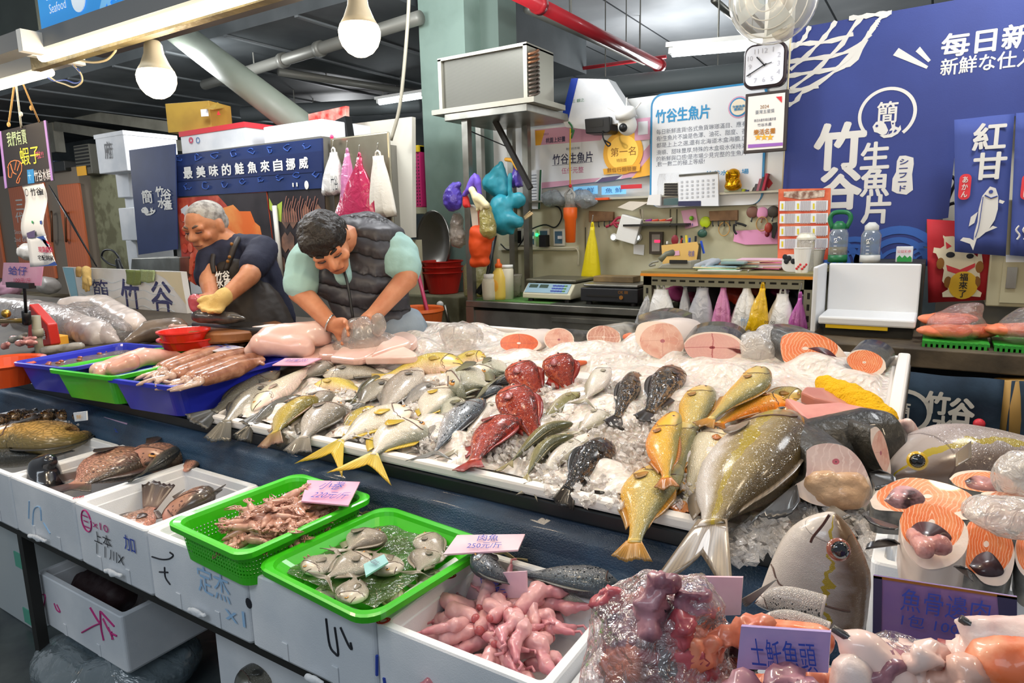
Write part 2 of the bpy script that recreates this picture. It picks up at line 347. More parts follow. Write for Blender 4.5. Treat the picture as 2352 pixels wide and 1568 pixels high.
for nm, mt, pp, lbl in [('blue', bwire, [(168, 150), (183, 165), (187, 185), (172, 191), (150, 184), (125, 186), (107, 176), (99, 171)], 'blue wire looping from the lower batten end'), ('w', wire, [(170, 150), (186, 170), (188, 188), (170, 200), (148, 193), (128, 186), (108, 172), (100, 169)], 'cream wire looping beside the blue wire')]:
    MB().tube(smooth_pts([W(x, y, sy+.12) for x, y in pp], 30), .0025, 6).build('loose_wire', mt, smooth=True, label=lbl, cat='wire')
MB().tube(smooth_pts([W(x, y, sy+.05) for x, y in [(192, 110), (190, 118), (197, 124), (202, 120)]], 12), .003, 6).build('wire_hook', pm('brass', '#c49a4a', .3, .9), smooth=True, label='small brass hook under the sign beam', cat='hook')
def bulb(px, r, D, label):
    c = Dp(px[0], px[1], D); o = empty('light_bulb', c+V((0, 0, .1)), label, 'bulb', 'lit bulbs hanging over the fish')
    body = pm('bulb_body', '#e6e0cc', .4)
    MB().lathe([(r*.32, 1.95*r), (r*.36, 1.9*r), (r*.45, 1.75*r), (r*.5, 1.3*r), (r*.72, .75*r), (r*.92, .42*r)], c, 28).build('housing', body, o, True)
    MB().lathe([(r*.9, .45*r), (r*1.0, .15*r), (r*.98, -.15*r), (r*.85, -.5*r), (r*.6, -.8*r), (r*.3, -.97*r), (0, -1.0*r)], c, 28).build('globe', pm('bulb_glow', '#ffe9c4', .4, emit=14), o, True)
    MB().lathe([(r*.34, 1.95*r), (r*.34, 2.5*r), (r*.2, 2.6*r)], c, 20).build('socket', BLACK, o, True)
    MB().tube([c+V((0, 0, 2.6*r)), c+V((0, 0, 2.6*r+.5))], .004, 6).build('cord', wire, o)
    lamp('bulb_light', 'POINT', c-V((0, 0, r+.07)), 12, WARM, .06)
bulb((360, 182), .0485, 1.75, 'lit white bulb hanging left, in front of the sloping brace')
bulb((826, 80), .0545, 1.75, 'lit white bulb hanging left of the green pillar')
# ================================================================ back of the stall: counter, wall, posters
WY, CY = 4.1, 3.5
beige = pm('beige_panel', '#bdb99c', .5, col2='#b0ac8f', vs=4)
r = RW(1130, 470, 1805, 700, WY)
MB().box(r[0], r[1], WY, WY+.04, .2, r[3]).build('wall_stall', beige, kind=ST)
r2_ = RW(1235, 425, 1790, 475, WY+.02); MB().box(r[0], r[1]+.02, WY+.04, WY+.07, r[3]-.1, r[3]+.62).build('wall_board', pm('white_board', '#dfe1e0', .5), kind=ST)
MB().box(r[0], r[1], WY-.07, WY+.04, r[3]-.0, r[3]+.012).build('trim_4', pm('shelf_steel', '#b9b8ac', .4, .4), kind=ST)
SH = r[3]+.012
for i, (xa, ya, xb, yb) in enumerate([(1345, 522, 1345, 615), (1540, 480, 1540, 520), (1555, 480, 1555, 620)]):
    a, b = W(xa, ya, WY), W(xb, yb, WY); MB().box(a.x-.003, a.x+.003, WY-.004, WY, b.z, a.z).build('trim_%d' % (5+i), pm('seam', '#54523f', .6), kind=ST)
a, b = W(1150, 570, WY), W(1330, 572, WY); MB().box(a.x, b.x, WY-.03, WY, a.z-.012, a.z+.012).build('trim_8', pm('trunking', '#cfcbb4', .5), kind=ST)
# --- posters
white_card = pm('poster_white', '#e3e6ea', .35); teal = pm('print_teal', '#2a8fc4', .5); grey_ink = pm('print_grey', '#5b6474', .5); navy_ink = pm('print_navy', '#2c2f52', .5); pinkp = pm('print_pink', '#d9a3bc', .5); gold = pm('print_gold', '#e0a93c', .35, .3); purp = pm('print_purple', '#5d527a', .5); orangep = pm('print_orange', '#f0b03a', .5)
redink = pm('print_red', '#d2323c', .5); golddark = pm('print_bronze', '#8a5a1e', .5)
Y = WY-.012; o = wpoly([(1228, 298), (1490, 270), (1495, 402), (1232, 434)], Y, .008).build('award_poster', white_card, label='white and pink award poster with gold medal, below the folded box', cat='poster')
def pp(px, mat, par, nm='print', y=None): return wpoly(px, y).build(nm, mat, par)
pp([(1228, 298), (1405, 281), (1380, 322), (1230, 334)], pinkp, o, y=Y-.001)
pp([(1229, 300), (1252, 298), (1242, 333), (1230, 334)], orangep, o, y=Y-.0015)
pp([(1231, 420), (1380, 408), (1365, 418), (1232, 434)], pinkp, o, y=Y-.001); pp([(1383, 408), (1430, 402), (1412, 414), (1368, 420)], purp, o, y=Y-.001)
pp([(1432, 400), (1493, 330), (1494, 362), (1455, 405), (1424, 412)], pinkp, o, y=Y-.001); pp([(1455, 405), (1494, 358), (1495, 402), (1450, 410)], orangep, o, y=Y-.0015)
pp([(1400, 283), (1489, 271), (1492, 320), (1440, 290)], pinkp, o, y=Y-.001)
c = W(1431, 350, Y-.003); cs = MB().lathe([(.135, 0), (.135, .004)], c, 32, V((0, -1, 0))).build('medal', gold, o); MB().lathe([(.105, 0), (.105, .006)], c, 32, V((0, -1, 0))).build('disc', pm('print_gold2', '#f2c65a', .3, .3), cs)
text('第一名', W(1431, 348, Y-.01), .17, .055, golddark, cs, bold=.01, off=0); text('特別獎', W(1428, 368, Y-.01), .07, .022, golddark, cs, off=0)
pp([(1385, 388), (1471, 376), (1469, 393), (1387, 401)], gold, cs, 'ribbon', Y-.012); text('數位行銷競賽', W(1428, 389, Y-.014), .2, .03, golddark, cs)
text('2023', W(1254, 308, Y), .04, .012, navy_ink, o); text('桃園上好攤', W(1276, 321, Y), .15, .035, navy_ink, o, bold=.02)
text('新鮮的市場', W(1316, 341, Y), .1, .016, grey_ink, o)
text('竹谷生魚片', W(1315, 363, Y), .30, .068, navy_ink, o, bold=.015, U=V((0, 0, 1)), X=V((1, 0, 0)))
pp([(1268, 380), (1362, 371), (1362, 372), (1268, 381)], grey_ink, o, y=Y-.001); text('伍仟元整', W(1315, 391, Y), .165, .04, pm('print_rose', '#c25a8c', .5), o, bold=.01)
Y = WY-.03; r = RW(1495, 218, 1752, 474, Y)
def rrect(x0, x1, z0, z1, rad, Y, n=6):
    return [V((cx+rad*math.cos(t), Y, cz+rad*math.sin(t))) for cx, cz, t0 in ((x1-rad, z1-rad, 0), (x0+rad, z1-rad, 1), (x0+rad, z0+rad, 2), (x1-rad, z0+rad, 3)) for t in [(t0+i/n)*math.pi/2 for i in range(n+1)]]
o = MB().poly(rrect(r[0], r[1], r[2]+.012, r[3], .07, Y), (0, .01, 0)).build('shop_poster', pm('print_tealborder', '#2e86b8', .4), label='white shop story poster with teal rim and dense text', cat='poster')
f = MB().poly(rrect(r[0]+.012, r[1]-.012, r[2]+.012, r[3]-.012, .06, Y-.001)).build('print_area', white_card, o)
text('竹谷生魚片', W(1567, 262, Y), .34, .08, teal, o, bold=.035, off=.002); text('竹谷生魚片', W(1567, 262, Y), .335, .077, white_card, o, bold=.0, off=.0028)
L = ['每日新鮮進貨!各式魚貨琳瑯滿目、應有', '有!生魚片不論是色澤、油花、甜度、香', '都是上上之選,還有北海道木盒海膽,口', '滑順、甜味豐厚,特殊的木盒吸水保持海', '的新鮮與口感!是市場少見完整的生魚片', ',數一數二的極上等級!']
for i, l in enumerate(L): text(l, W(1608 if i < 5 else 1562, [294, 310, 326, 343, 358, 374][i], Y), .54 if i < 5 else .3, .031, grey_ink, o, bold=.006)
c = W(1697, 246, Y-.002)
for rr, mt, q in ((.06, pinkp, .001), (.052, teal, .003), (.044, pm('print_cream', '#f3e7cf', .5), .005)): MB().lathe([(rr, 0), (rr, q)], c, 24, V((0, -1, 0))).build('badge', mt, o)
text('生鮮漁貨\n優選店', c+V((0, -.006, -.004)), .07, .03, teal, o, bold=.02)
pp([(1510, 412), (1515, 399), (1575, 395), (1575, 470), (1510, 474)], pm('print_photo', '#a99a8c', .5, col2='#6f5f58', vs=9), o, y=Y-.001); text('竹谷水產   場', W(1670, 396, Y), .25, .03, teal, o, bold=.02)
o = panel('door_panel', RW(1748, 205, 1795, 470, WY-.02), WY-.02, pm('white_slat', '#e8e6df', .45, bump=.05, bs=40), label='narrow white board with small red diamond sticker left of the blue banner', cat='board')
c = W(1766, 421, WY-.022); MB().poly([c+V((.022*math.cos(t*math.pi/2), -.001, .03*math.sin(t*math.pi/2))) for t in range(4)]).build('diamond_sticker', redink, o)
a = W(1788, 30, WY-.01); MB().box(a.x-.07, a.x+.07, WY-.01, WY+.08, W(1785, 480, WY).z, 3.75).build('trim_9', pm('white_post', '#d9d8d0', .5), kind=ST)
# --- big blue banner
BY = 3.92; navy = pm('banner_blue', '#2b3877', .65, col2='#2f3e80', vs=2, bump=.05, bs=200); cream = pm('banner_print', '#d2cfc8', .65); bwave = pm('banner_wave', '#3560ad', .65)
o = MB().poly([W(x, y, BY) for x, y in [(1822, 66), (2352, -28), (2500, -55), (2500, 245), (2200, 283), (2178, 500), (2128, 508), (2120, 598), (1788, 604), (1797, 430), (1808, 230)]], (0, .006, 0)).build('shop_banner', navy, label='large navy shop banner with net pattern and cream calligraphy', cat='banner')
def T_(body, x, y, w_px, h_px, mat, par, Y, bold=0, nm='lettering', sp=1, shear=0):   # lettering sized by how large it stands on its board
    c = W(x, y, Y); w = W(x+w_px/2, y, Y).x-W(x-w_px/2, y, Y).x; h = W(x, y-h_px/2, Y).z-W(x, y+h_px/2, Y).z
    return text(body, c, w, h, mat, par, bold=bold, name=nm, sp=sp, shear=shear)
T_('竹', 1928, 336, 118, 108, cream, o, BY, .045); T_('谷', 1929, 432, 98, 98, cream, o, BY, .045)
for ch, y, h in (('生', 357, 62), ('魚', 418, 66), ('片', 480, 66)): T_(ch, 2010 if ch != '片' else 2012, y, 66, h, cream, o, BY, .035)
T_('每日新鮮', 2300, 88, 290, 56, cream, o, BY, .035); T_('新鮮な仕入れ', 2290, 140, 270, 40, cream, o, BY, .02)
def ring(c, R0, R1, n, Y, a0=0, a1=2*math.pi, sx=1):
    m = MB(); m.add([c+V((r*sx*math.cos(a0+(a1-a0)*i/n), 0, r*math.sin(a0+(a1-a0)*i/n))) for i in range(n+1) for r in (R0, R1)], [(2*i, 2*i+1, 2*i+3, 2*i+2) for i in range(n)]); return m
c = W(2037, 262, BY-.002); R0 = .128
ring(c, R0*.88, R0, 40, BY, -.9, math.pi+.75).build('logo_ring', cream, o); T_('簡', 2038, 258, 48, 50, cream, o, BY, .02)
def fishlogo(par, x, y, s, Y, mat, dark):      # little carp and waves under the ring
    m = MB(); m.poly([W(x+s*a, y+s*b, Y) for a, b in [(-34, -2), (-26, -13), (-14, -16), (-4, -8), (2, 6), (-2, 14), (-12, 18), (-22, 12), (-30, 10)]])
    m.poly([W(x+s*a, y+s*b, Y-.0006) for a, b in [(8, -14), (13, -6), (18, -15), (18, -3), (26, 0), (30, -6), (32, 4), (24, 14), (10, 22), (-8, 24), (-18, 18), (0, 16), (6, 4), (10, 0)]])
    m.build('logo_fish', mat, par); MB().lathe([(.006*s, 0), (.006*s, .002)], W(x-24*s, y-4*s, Y), 10, V((0, -1, 0))).build('logo_eye', dark, par)
    e = MB(); e.poly([W(x+s*a, y+s*b, Y-.0014) for a, b in [(4, 8), (12, 6), (10, 12), (2, 16)]]); e.poly([W(x+s*a, y+s*b, Y-.0014) for a, b in [(18, 4), (23, 6), (18, 11), (14, 11)]]); e.build('logo_gap', dark, par)
fishlogo(o, 2038, 293, 1, BY-.002, cream, navy)
m = MB(); m.poly([W(x, y, BY-.002) for x, y in [(2066, 358), (2080, 357), (2098, 362), (2099, 376), (2095, 400), (2097, 436), (2082, 447), (2060, 444), (2048, 438), (2050, 410), (2058, 395), (2060, 370)]]); m.build('seal', cream, o)
T_('シ\nー\nフ\nー\nド', 2074, 402, 20, 76, navy, o, BY-.002, .03)
def stroke(px, wid, Y): # tapered brush strokes as flat strips
    pts = smooth_pts([W(x, y, Y) for x, y in px], 10); m = MB(); vs = []
    for i, p in enumerate(pts):
        t = (pts[min(i+1, 10)]-pts[max(i-1, 0)]).normalized(); n = V((t.z, 0, -t.x)); w = wid*(.75+.3*math.sin(i*1.9)); vs += [p+n*w, p-n*w]
    return vs, [(2*i, 2*i+1, 2*i+3, 2*i+2) for i in range(10)]
m = MB()
for px in [[(1812, 105), (1850, 100), (1905, 95), (1960, 78)], [(1812, 142), (1860, 135), (1915, 128), (1965, 110), (2000, 78)], [(1810, 175), (1850, 168), (1905, 160), (1960, 142), (1990, 90)], [(1808, 210), (1840, 205), (1880, 190), (1915, 165), (1960, 135), (1998, 72)], [(1806, 243), (1828, 232), (1845, 210), (1880, 198)],
           [(1860, 60), (1845, 90), (1815, 115)], [(1920, 48), (1905, 70), (1885, 95), (1850, 130), (1815, 160)], [(1982, 37), (1960, 62), (1935, 100), (1905, 130), (1870, 165), (1815, 205)], [(2045, 28), (2018, 45), (1995, 80), (1950, 130), (1915, 162)], [(1950, 42), (2000, 35), (2048, 28)], [(2010, 60), (2018, 45)]]:
    nd = .0003+(nd if len(m.v) else 0); m.add(*stroke(px, .013, BY-.002-nd))
m.poly([W(x, y, BY-.002) for x, y in [(2051, 127), (2064, 110), (2132, 152), (2128, 158)]]); m.poly([W(x, y, BY-.002) for x, y in [(2103, 118), (2113, 107), (2138, 138), (2132, 143)]]); m.build('net_pattern', cream, o)
m = MB()
for cx, cy, R in ((1960, 605, .14), (2060, 610, .2), (2120, 603, .1), (1900, 612, .16)):
    c = W(cx, cy, BY-.002)
    for q in (1, .72, .44):
        c = c+V((0, -.0004, 0)); v = ring(c, R*q*.8, R*q, 16, BY, 0, math.pi); m.add(v.v, v.f)
m.build('wave_print', bwave, o)
MB().tube([W(1816, 80, BY-.015), W(1808, 240, BY-.015), W(1796, 440, BY-.015)], .004, 6).build('cord', wire, smooth=True, label='thin white cord along the left edge of the navy banner', cat='cord')
# --- noren flags and the red cat flag
def noren(px, label, body, kana, drawing):
    Y = 3.72; ptsT = smooth_pts([W(x, y, Y) for x, y in px[:2]], 8); ptsB = smooth_pts([W(x, y, Y) for x, y in px[2:]], 8)
    o = MB().grid(lambda u, v: ptsT[int(u*8+.5)].lerp(ptsB[int(u*8+.5)], v)+V((0, .008*math.sin(u*7+v*2), 0)), 8, 8).build('noren_flag', pm('noren_blue', '#3b4a8c', .75, bump=.05, bs=200), smooth=True, solid=.004, label=label, cat='flag', group='dark blue noren flags')
    cx = (px[0][0]+px[1][0])/2; Y -= .012
    for i, ch in enumerate(body): T_(ch, cx+12, 313+i*68, 76, 62, cream, o, Y, .035)
    sx = cx-45; m = MB(); m.poly(rrect(*RW(sx-11, 400, sx+11, 458, Y), .02, Y)); m.build('red_label', redink, o); T_('\n'.join(kana), sx, 429, 14, 48, cream, o, Y-.001, .02)
    if drawing:
        m = MB(); Q = lambda l, d=0: m.poly([W(x, y, Y-d) for x, y in l])
        Q([(2274, 428), (2287, 432), (2293, 450), (2292, 480), (2285, 505), (2270, 528), (2250, 545), (2236, 552), (2238, 535), (2245, 510), (2248, 480), (2256, 450)]); Q([(2236, 552), (2244, 546), (2235, 575), (2228, 560), (2205, 552), (2212, 545), (2228, 547)]); Q([(2246, 486), (2230, 498), (2225, 520), (2238, 512)]); Q([(2280, 518), (2291, 522), (2262, 534)]); Q([(2296, 458), (2308, 462), (2303, 468), (2294, 465)])
        m.build('fish_print', cream, o); m = MB(); m.tube([W(x, y, Y-.002) for x, y in [(2262, 448), (2276, 455), (2291, 450)]], .003, 5); m.lathe([(.008, 0), (.008, .002)], W(2276, 440, Y-.001), 10, V((0, -1, 0)))
        m.tube(smooth_pts([W(x, y, Y-.002) for x, y in [(2258, 452), (2254, 480), (2248, 520), (2240, 545)]], 10), .002, 4); m.build('fish_lines', pm('noren_blue', '#3b4a8c'), o)
    else:
        m = MB()
        for dx in (0, 16, 32): m.tube(smooth_pts([W(2336+dx+a, b, Y-.001) for a, b in [(0, 550), (6, 540), (-2, 528), (5, 518)]], 10), .004, 5)
        m.build('steam_print', cream, o)
noren([(2192, 275), (2330, 261), (2193, 578), (2310, 588)], 'dark blue noren flag with 紅甘 and a pale fish drawing', '紅甘', 'あかん', 1)
noren([(2334, 260), (2475, 246), (2320, 586), (2450, 596)], 'dark blue noren flag cut by the right frame edge', '海膽', 'うに', 0)
Y = 3.84; o = MB().grid(lambda u, v: W(2129+148*u+3*v, 503+9*u+v*(192-16*u), Y)+V((0, .006*math.sin(u*8), 0)), 10, 4).build('red_flag', pm('flag_red', '#b3202a', .7, bump=.05, bs=150), smooth=True, solid=.004, label='red cloth flag with a white beckoning cat', cat='flag')
Y -= .012; catw = pm('cat_white', '#e2d6b8', .7); q = lambda l, mt, d, nm='cat_print': wpoly(l, Y-d).build(nm, mt, o)
q([(2175, 560), (2166, 545), (2166, 540), (2171, 543), (2190, 542), (2245, 590), (2252, 560), (2258, 605), (2250, 620), (2252, 650), (2240, 662), (2255, 672), (2252, 682), (2225, 680), (2200, 682), (2165, 682), (2164, 672), (2178, 664), (2164, 645), (2168, 620), (2158, 600), (2150, 582), (2143, 580), (2145, 568), (2160, 570)], catw, 0)
q([(2168, 545), (2194, 552), (2206, 580), (2240, 585), (2236, 610), (2210, 622), (2180, 612), (2170, 590)], catw, .0008)
q([(2172, 555), (2186, 565), (2174, 572)], redink, .0016); q([(2173, 608), (2205, 619), (2240, 604), (2239, 613), (2206, 632), (2176, 622)], redink, .0016)
for x, y in ((2160, 605), (2250, 613), (2177, 648), (2243, 648)): MB().ball(W(x, y, Y-.0016), (.016, .001, .028), 10).build('cat_patch', golddark, o)
MB().ball(W(2183, 585, Y-.0016), (.018, .001, .014), 10).build('cat_eye', INKK, o); MB().ball(W(2228, 588, Y-.0016), (.015, .001, .012), 10).build('cat_eye', INKK, o)
MB().ball(W(2212, 655, Y-.002), (.058, .001, .066), 20).build('gold_coin', pm('coin_yellow', '#e3b62c', .6), o); T_('福\n來\n了', 2212, 655, 20, 56, INKK, o, Y-.003, .02)
# --- wall fan, clock and framed certificate
c = W(1795, 6, 3.75); o = empty('wall_fan', c, 'white wall fan at the top edge above the clock', 'fan')
clr = film('clear_guard', '#f4efe6', .22, .2, .5, 6, .1)
MB().lathe([(.03, .1), (.12, .11), (.19, .07), (.215, 0), (.21, -.05)], c+V((-.02, -.12, .0)), 32, V((-.15, -1, -.25)), cap=False).build('guard', clr, o, True)
m = MB()
for rr in (.06, .1, .14, .18, .213):
    q = V((-.15, -1, -.25)).normalized(); X = q.orthogonal().normalized(); Yv = q.cross(X); m.tube([c+V((-.02, -.12, 0))+q*(.1-.1*(rr/.213)**2)+(X*math.cos(i*math.pi/16)+Yv*math.sin(i*math.pi/16))*rr for i in range(33)], .003, 5)
m.build('guard_wire', WHITE, o, True)
for i in range(4):
    a0 = i*math.pi/2; MB().poly([c+V((-.02+.03*math.cos(a0), -.14, .03*math.sin(a0))), c+V((-.02+.18*math.cos(a0-.1), -.13, .18*math.sin(a0-.1))), c+V((-.02+.18*math.cos(a0+.7), -.16, .18*math.sin(a0+.7))), c+V((-.02+.05*math.cos(a0+1), -.15, .05*math.sin(a0+1)))]).build('blade', pm('fan_blade', '#b9c2c4', .3), o, solid=.003)
bd = pm('fan_body', '#d8d4c6', .4); MB().ball(c+V((.0, -.02, .0)), (.06, .09, .06), 14).build('motor', bd, o, True)
MB().poly(rrect(c.x-.035, c.x+.06, W(1803, 93, 3.75).z, W(1803, 40, 3.75).z, .045, 3.7), (0, .08, 0)).build('control_box', bd, o, bevel=.01); MB().lathe([(.012, 0), (.01, .012)], W(1803, 62, 3.7), 14, V((0, -1, 0))).build('dial', WHITE, o)
Y = 3.85; r = RW(1712, 108, 1807, 198, Y); o = MB().poly(rrect(*r, .05, Y-.03), (0, .05, 0)).build('wall_clock', pm('clock_rim', '#33282c', .3), bevel=.008, label='square white wall clock with dark rounded rim', cat='clock')
MB().poly(rrect(r[0]+.014, r[1]-.014, r[2]+.014, r[3]-.014, .04, Y-.0385), (0, .003, 0)).build('clock_face', pm('clock_white', '#e4e6ee', .3), o)
cx, cz = (r[0]+r[1])/2, (r[2]+r[3])/2; Rr = (r[1]-r[0])*.36
for h in range(1, 13):
    t = h*math.pi/6; k = 1/max(abs(math.sin(t)), abs(math.cos(t)))*.92; text(str(h), V((cx+Rr*k*math.sin(t), Y-.0385, cz+Rr*k*math.cos(t))), None, .024, pm('clock_num', '#b9bac4', .5), o, name='numeral')
for ang, L_, w_, nm in ((-.72, .06, .006, 'hour_hand'), (-2.05, .1, .005, 'minute_hand'), (1.35, .04, .003, 'second_hand')):
    d = V((math.sin(ang), 0, math.cos(ang))); MB().obox(V((cx, Y-.043, cz))+d*L_*.42, (L_*1.1, .002, w_), d, V((0, -1, 0)).cross(d)).build(nm, INKK, o)
Y = 3.83; r = RW(1712, 216, 1805, 346, Y); o = MB().box(r[0], r[1], Y, Y+.025, r[2], r[3]).build('certificate_frame', pm('frame_black', '#3a3434', .4), bevel=.004, label='black framed certificate hanging under the wall clock', cat='frame')
f = MB().box(r[0]+.016, r[1]-.016, Y-.002, Y, r[2]+.016, r[3]-.016).build('certificate', pm('cert_paper', '#e9e5de', .4), o)
for b, x, y, w, h, mt, bo in (('2024', 1756, 245, 20, 8, golddark, .01), ('臺灣五星獎', 1757, 256, 44, 9, grey_ink, 0), ('樂活水產市場名攤評選', 1757, 275, 50, 7, navy_ink, 0), ('竹谷水產', 1756, 286, 32, 8, navy_ink, 0), ('樂活名攤', 1756, 302, 50, 13, pm('print_amber', '#b8751f', .5), .02)): T_(b, x, y, w, h, mt, f, Y-.002, bo)
for i in (-1, 0, 1):
    cc = W(1755+i*14, 315, Y-.004); MB().poly([cc+V(((.02 if j % 2 == 0 else .008)*math.sin(j*math.pi/5), 0, (.02 if j % 2 == 0 else .008)*math.cos(j*math.pi/5))) for j in range(10)]).build('star', orangep, f)
wpoly([(1718, 332), (1798, 327), (1798, 334), (1718, 340)], Y-.004).build('print', pm('print_violet', '#9a63b8', .5), f); wpoly([(1782, 222), (1796, 221), (1796, 236)], Y-.004).build('print', redink, f)
# --- folded white box, camera, small black device above the poster
Y = 4.0; o = MB().poly([W(x, y, Y) for x, y in [(1290, 272), (1328, 180), (1398, 182), (1372, 300), (1300, 292)]], (0, .03, 0)).build('folded_box', FOAM, label='white folded foam box with blue stripe standing above the posters', cat='box')
wpoly([(1289, 272), (1312, 180), (1328, 179), (1306, 272)], Y-.002).build('blue_stripe', pm('stripe_blue', '#1e3fa8', .5), o); MB().poly([W(x, y, Y-.01) for x, y in [(1396, 181), (1448, 262), (1440, 280), (1375, 290)]], (0, .12, 0)).build('flap', FOAM, o)
T_('三 銀之', 1328, 231, 28, 8, pm('print_green', '#2f7a52', .5), o, Y)
o = MB().poly([W(x, y, 3.95) for x, y in [(1342, 273), (1400, 267), (1402, 300), (1396, 305), (1345, 307)]], (0, .12, 0)).build('black_speaker', BLACK, bevel=.006, label='small black box device mounted left of the dome camera', cat='device'); wpoly([(1352, 278), (1385, 275), (1385, 290), (1353, 293)], 3.948).build('front_plate', DARK, o)
MB().tube(smooth_pts([W(x, y, 3.94) for x, y in [(1384, 300), (1386, 318), (1396, 335), (1402, 330), (1388, 322)]], 16), .005, 6).build('cable', BLACK, o)
c = W(1441, 287, 3.93); o = empty('dome_camera', c, 'white dome security camera with two aerials above the gold medal', 'camera')
MB().lathe([(.062, .05), (.062, .09), (.05, .1)], c, 20, V((0, -.5, 1))).build('base', WHITE, o, True); MB().ball(c, (.058, .058, .062), 16).build('dome', WHITE, o, True); MB().ball(c+V((-.005, -.05, -.02)), .026, 14).build('lens', BLACK, o, True)
for a_, b_ in (((1437, 268), (1440, 224)), ((1445, 268), (1472, 235)), ((1432, 268), (1396, 247))): MB().tube([W(*a_, 3.93), W(*b_, 3.93)], .004, 6).build('aerial', WHITE, o)
o = panel('pink_card', RW(1458, 273, 1493, 320, WY-.02), WY-.02, pinkp, label='pink card with white square beside the dome camera', cat='card', th=.004); panel('white_square', RW(1466, 280, 1488, 308, WY-.02), WY-.022, white_card, o, .002)
# --- steel counter
r = RW(1070, 690, 1480, 700, CY); CZ = W(1070, 690, CY).z; X0, X1 = W(1070, 700, CY).x, W(1492, 700, CY).x
o = empty('steel_counter', V(((X0+X1)/2, CY, .2)), 'stainless steel counter carrying the scales', 'counter')
MB().box(X0, X1, CY, WY-.01, CZ-.04, CZ).build('worktop', STEEL, o, bevel=.004); MB().box(X0+.06, X1-.05, CY+.03, WY-.03, .2, CZ-.2).build('body', STEEL, o)
MB().box(X0+.03, X1-.02, CY+.012, CY+.05, CZ-.16, CZ-.06).build('apron_board', STEEL, o); MB().box(X0, X0+.06, CY, WY-.03, .2, CZ-.04).build('side_panel', STEEL, o)
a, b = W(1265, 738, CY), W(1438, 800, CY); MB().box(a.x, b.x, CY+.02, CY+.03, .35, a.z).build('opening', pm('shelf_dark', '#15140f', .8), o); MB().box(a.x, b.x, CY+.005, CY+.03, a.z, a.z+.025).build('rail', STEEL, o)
MB().box(X0+.02, X0+.62, CY+.04, WY-.05, CZ, CZ+.004).build('green_mat', pm('mat_green', '#4e7a3c', .7, bump=.1), label='green mat on the steel counter under the bottles', cat='mat')
MB().box(X0+.62, X1-.02, CY+.02, WY-.05, CZ, CZ+.004).build('black_mat', pm('mat_dark', '#33352f', .5), label='dark mat on the steel counter under the scales', cat='mat')
# rack with condenser
o = empty('steel_rack', V((X0, CY, CZ)), 'steel post rack with top shelf on the left end of the counter', 'rack')
zt = W(1030, 262, CY).z; sx0, sx1 = W(1025, 270, CY).x, W(1208, 270, CY).x; pw = .022
def post(x0, y0, nm='post'): MB().box(x0-pw, x0+pw, y0-pw, y0+pw, CZ, zt).build(nm, STEEL, o)
xp = W(1072, 500, CY).x
post(xp, CY+.03); post(xp+.02, 4.02); post(W(1212, 500, 3.98).x, 3.98); post(W(1108, 500, 4.02).x, 4.02)
MB().box(sx0, W(1215, 270, CY).x, CY-.02, 4.05, zt-.045, zt).build('top_shelf', STEEL, o, bevel=.004); MB().obox(W(1178, 355, 3.7), (.5, .03, .03), W(1205, 405, 3.7)-W(1150, 300, 3.7), V((0, 1, 0))).build('brace', DARK, o)
MB().tube([W(1082, 302, 3.6), W(1160, 335, 3.6)], .004, 6).build('rod', BLACK, o)
c0 = W(1010, 268, CY).x; c1 = W(1212, 255, CY).x; z1 = W(1110, 122, CY).z; z0 = zt+.03
o = empty('condenser_unit', V(((c0+c1)/2, CY, zt)), 'grey finned condenser coil on the rack shelf', 'condenser')
k = NT('coil_fins'); sp_ = k.n('SeparateXYZ', {0: k.n('TexCoord').outputs['Object']}); wv = k.m_('FRACT', k.m_('MULTIPLY', sp_.outputs[2], 140)); k.set(Base_Color=k.ramp(wv, [(0, '#3e3f3a'), (.6, '#6f6e66'), (1, '#4a4a45')]), Metallic=.5, Roughness=.5); fins = k.m
MB().box(c0+.02, c1-.02, CY+.02, CY+.3, z0, z1).build('fin_block', fins, o)
fr = pm('coil_frame', '#a09d90', .45, .6)
m = MB(); m.box(c0, c0+.025, CY, CY+.32, z0, z1+.01); m.box(c1-.025, c1, CY, CY+.32, z0, z1+.01); m.box(c0, c1, CY, CY+.32, z1, z1+.018); m.box(c0-.04, c1+.06, CY-.03, CY+.36, z0-.03, z0); m.build('frame', fr, o)
cop = pm('copper', '#8a5f43', .4, .6)
for i in range(11):
    z = z0+.03+(z1-z0-.06)*i/10; MB().tube([V((c1+.004+.03*math.sin(t), CY+.06+.05*math.cos(t)*1, z+.02*math.cos(t))) for t in [j*math.pi/6 for j in range(7)]], .008, 6).build('return_bend', cop if i > 7 else pm('dull_copper', '#5d5148', .5, .5), o, True)
    MB().tube([V((c0-.004-.02*math.sin(t), CY+.05, z+.018*math.cos(t))) for t in [j*math.pi/6 for j in range(7)]], .007, 6).build('return_bend', cop, o, True)
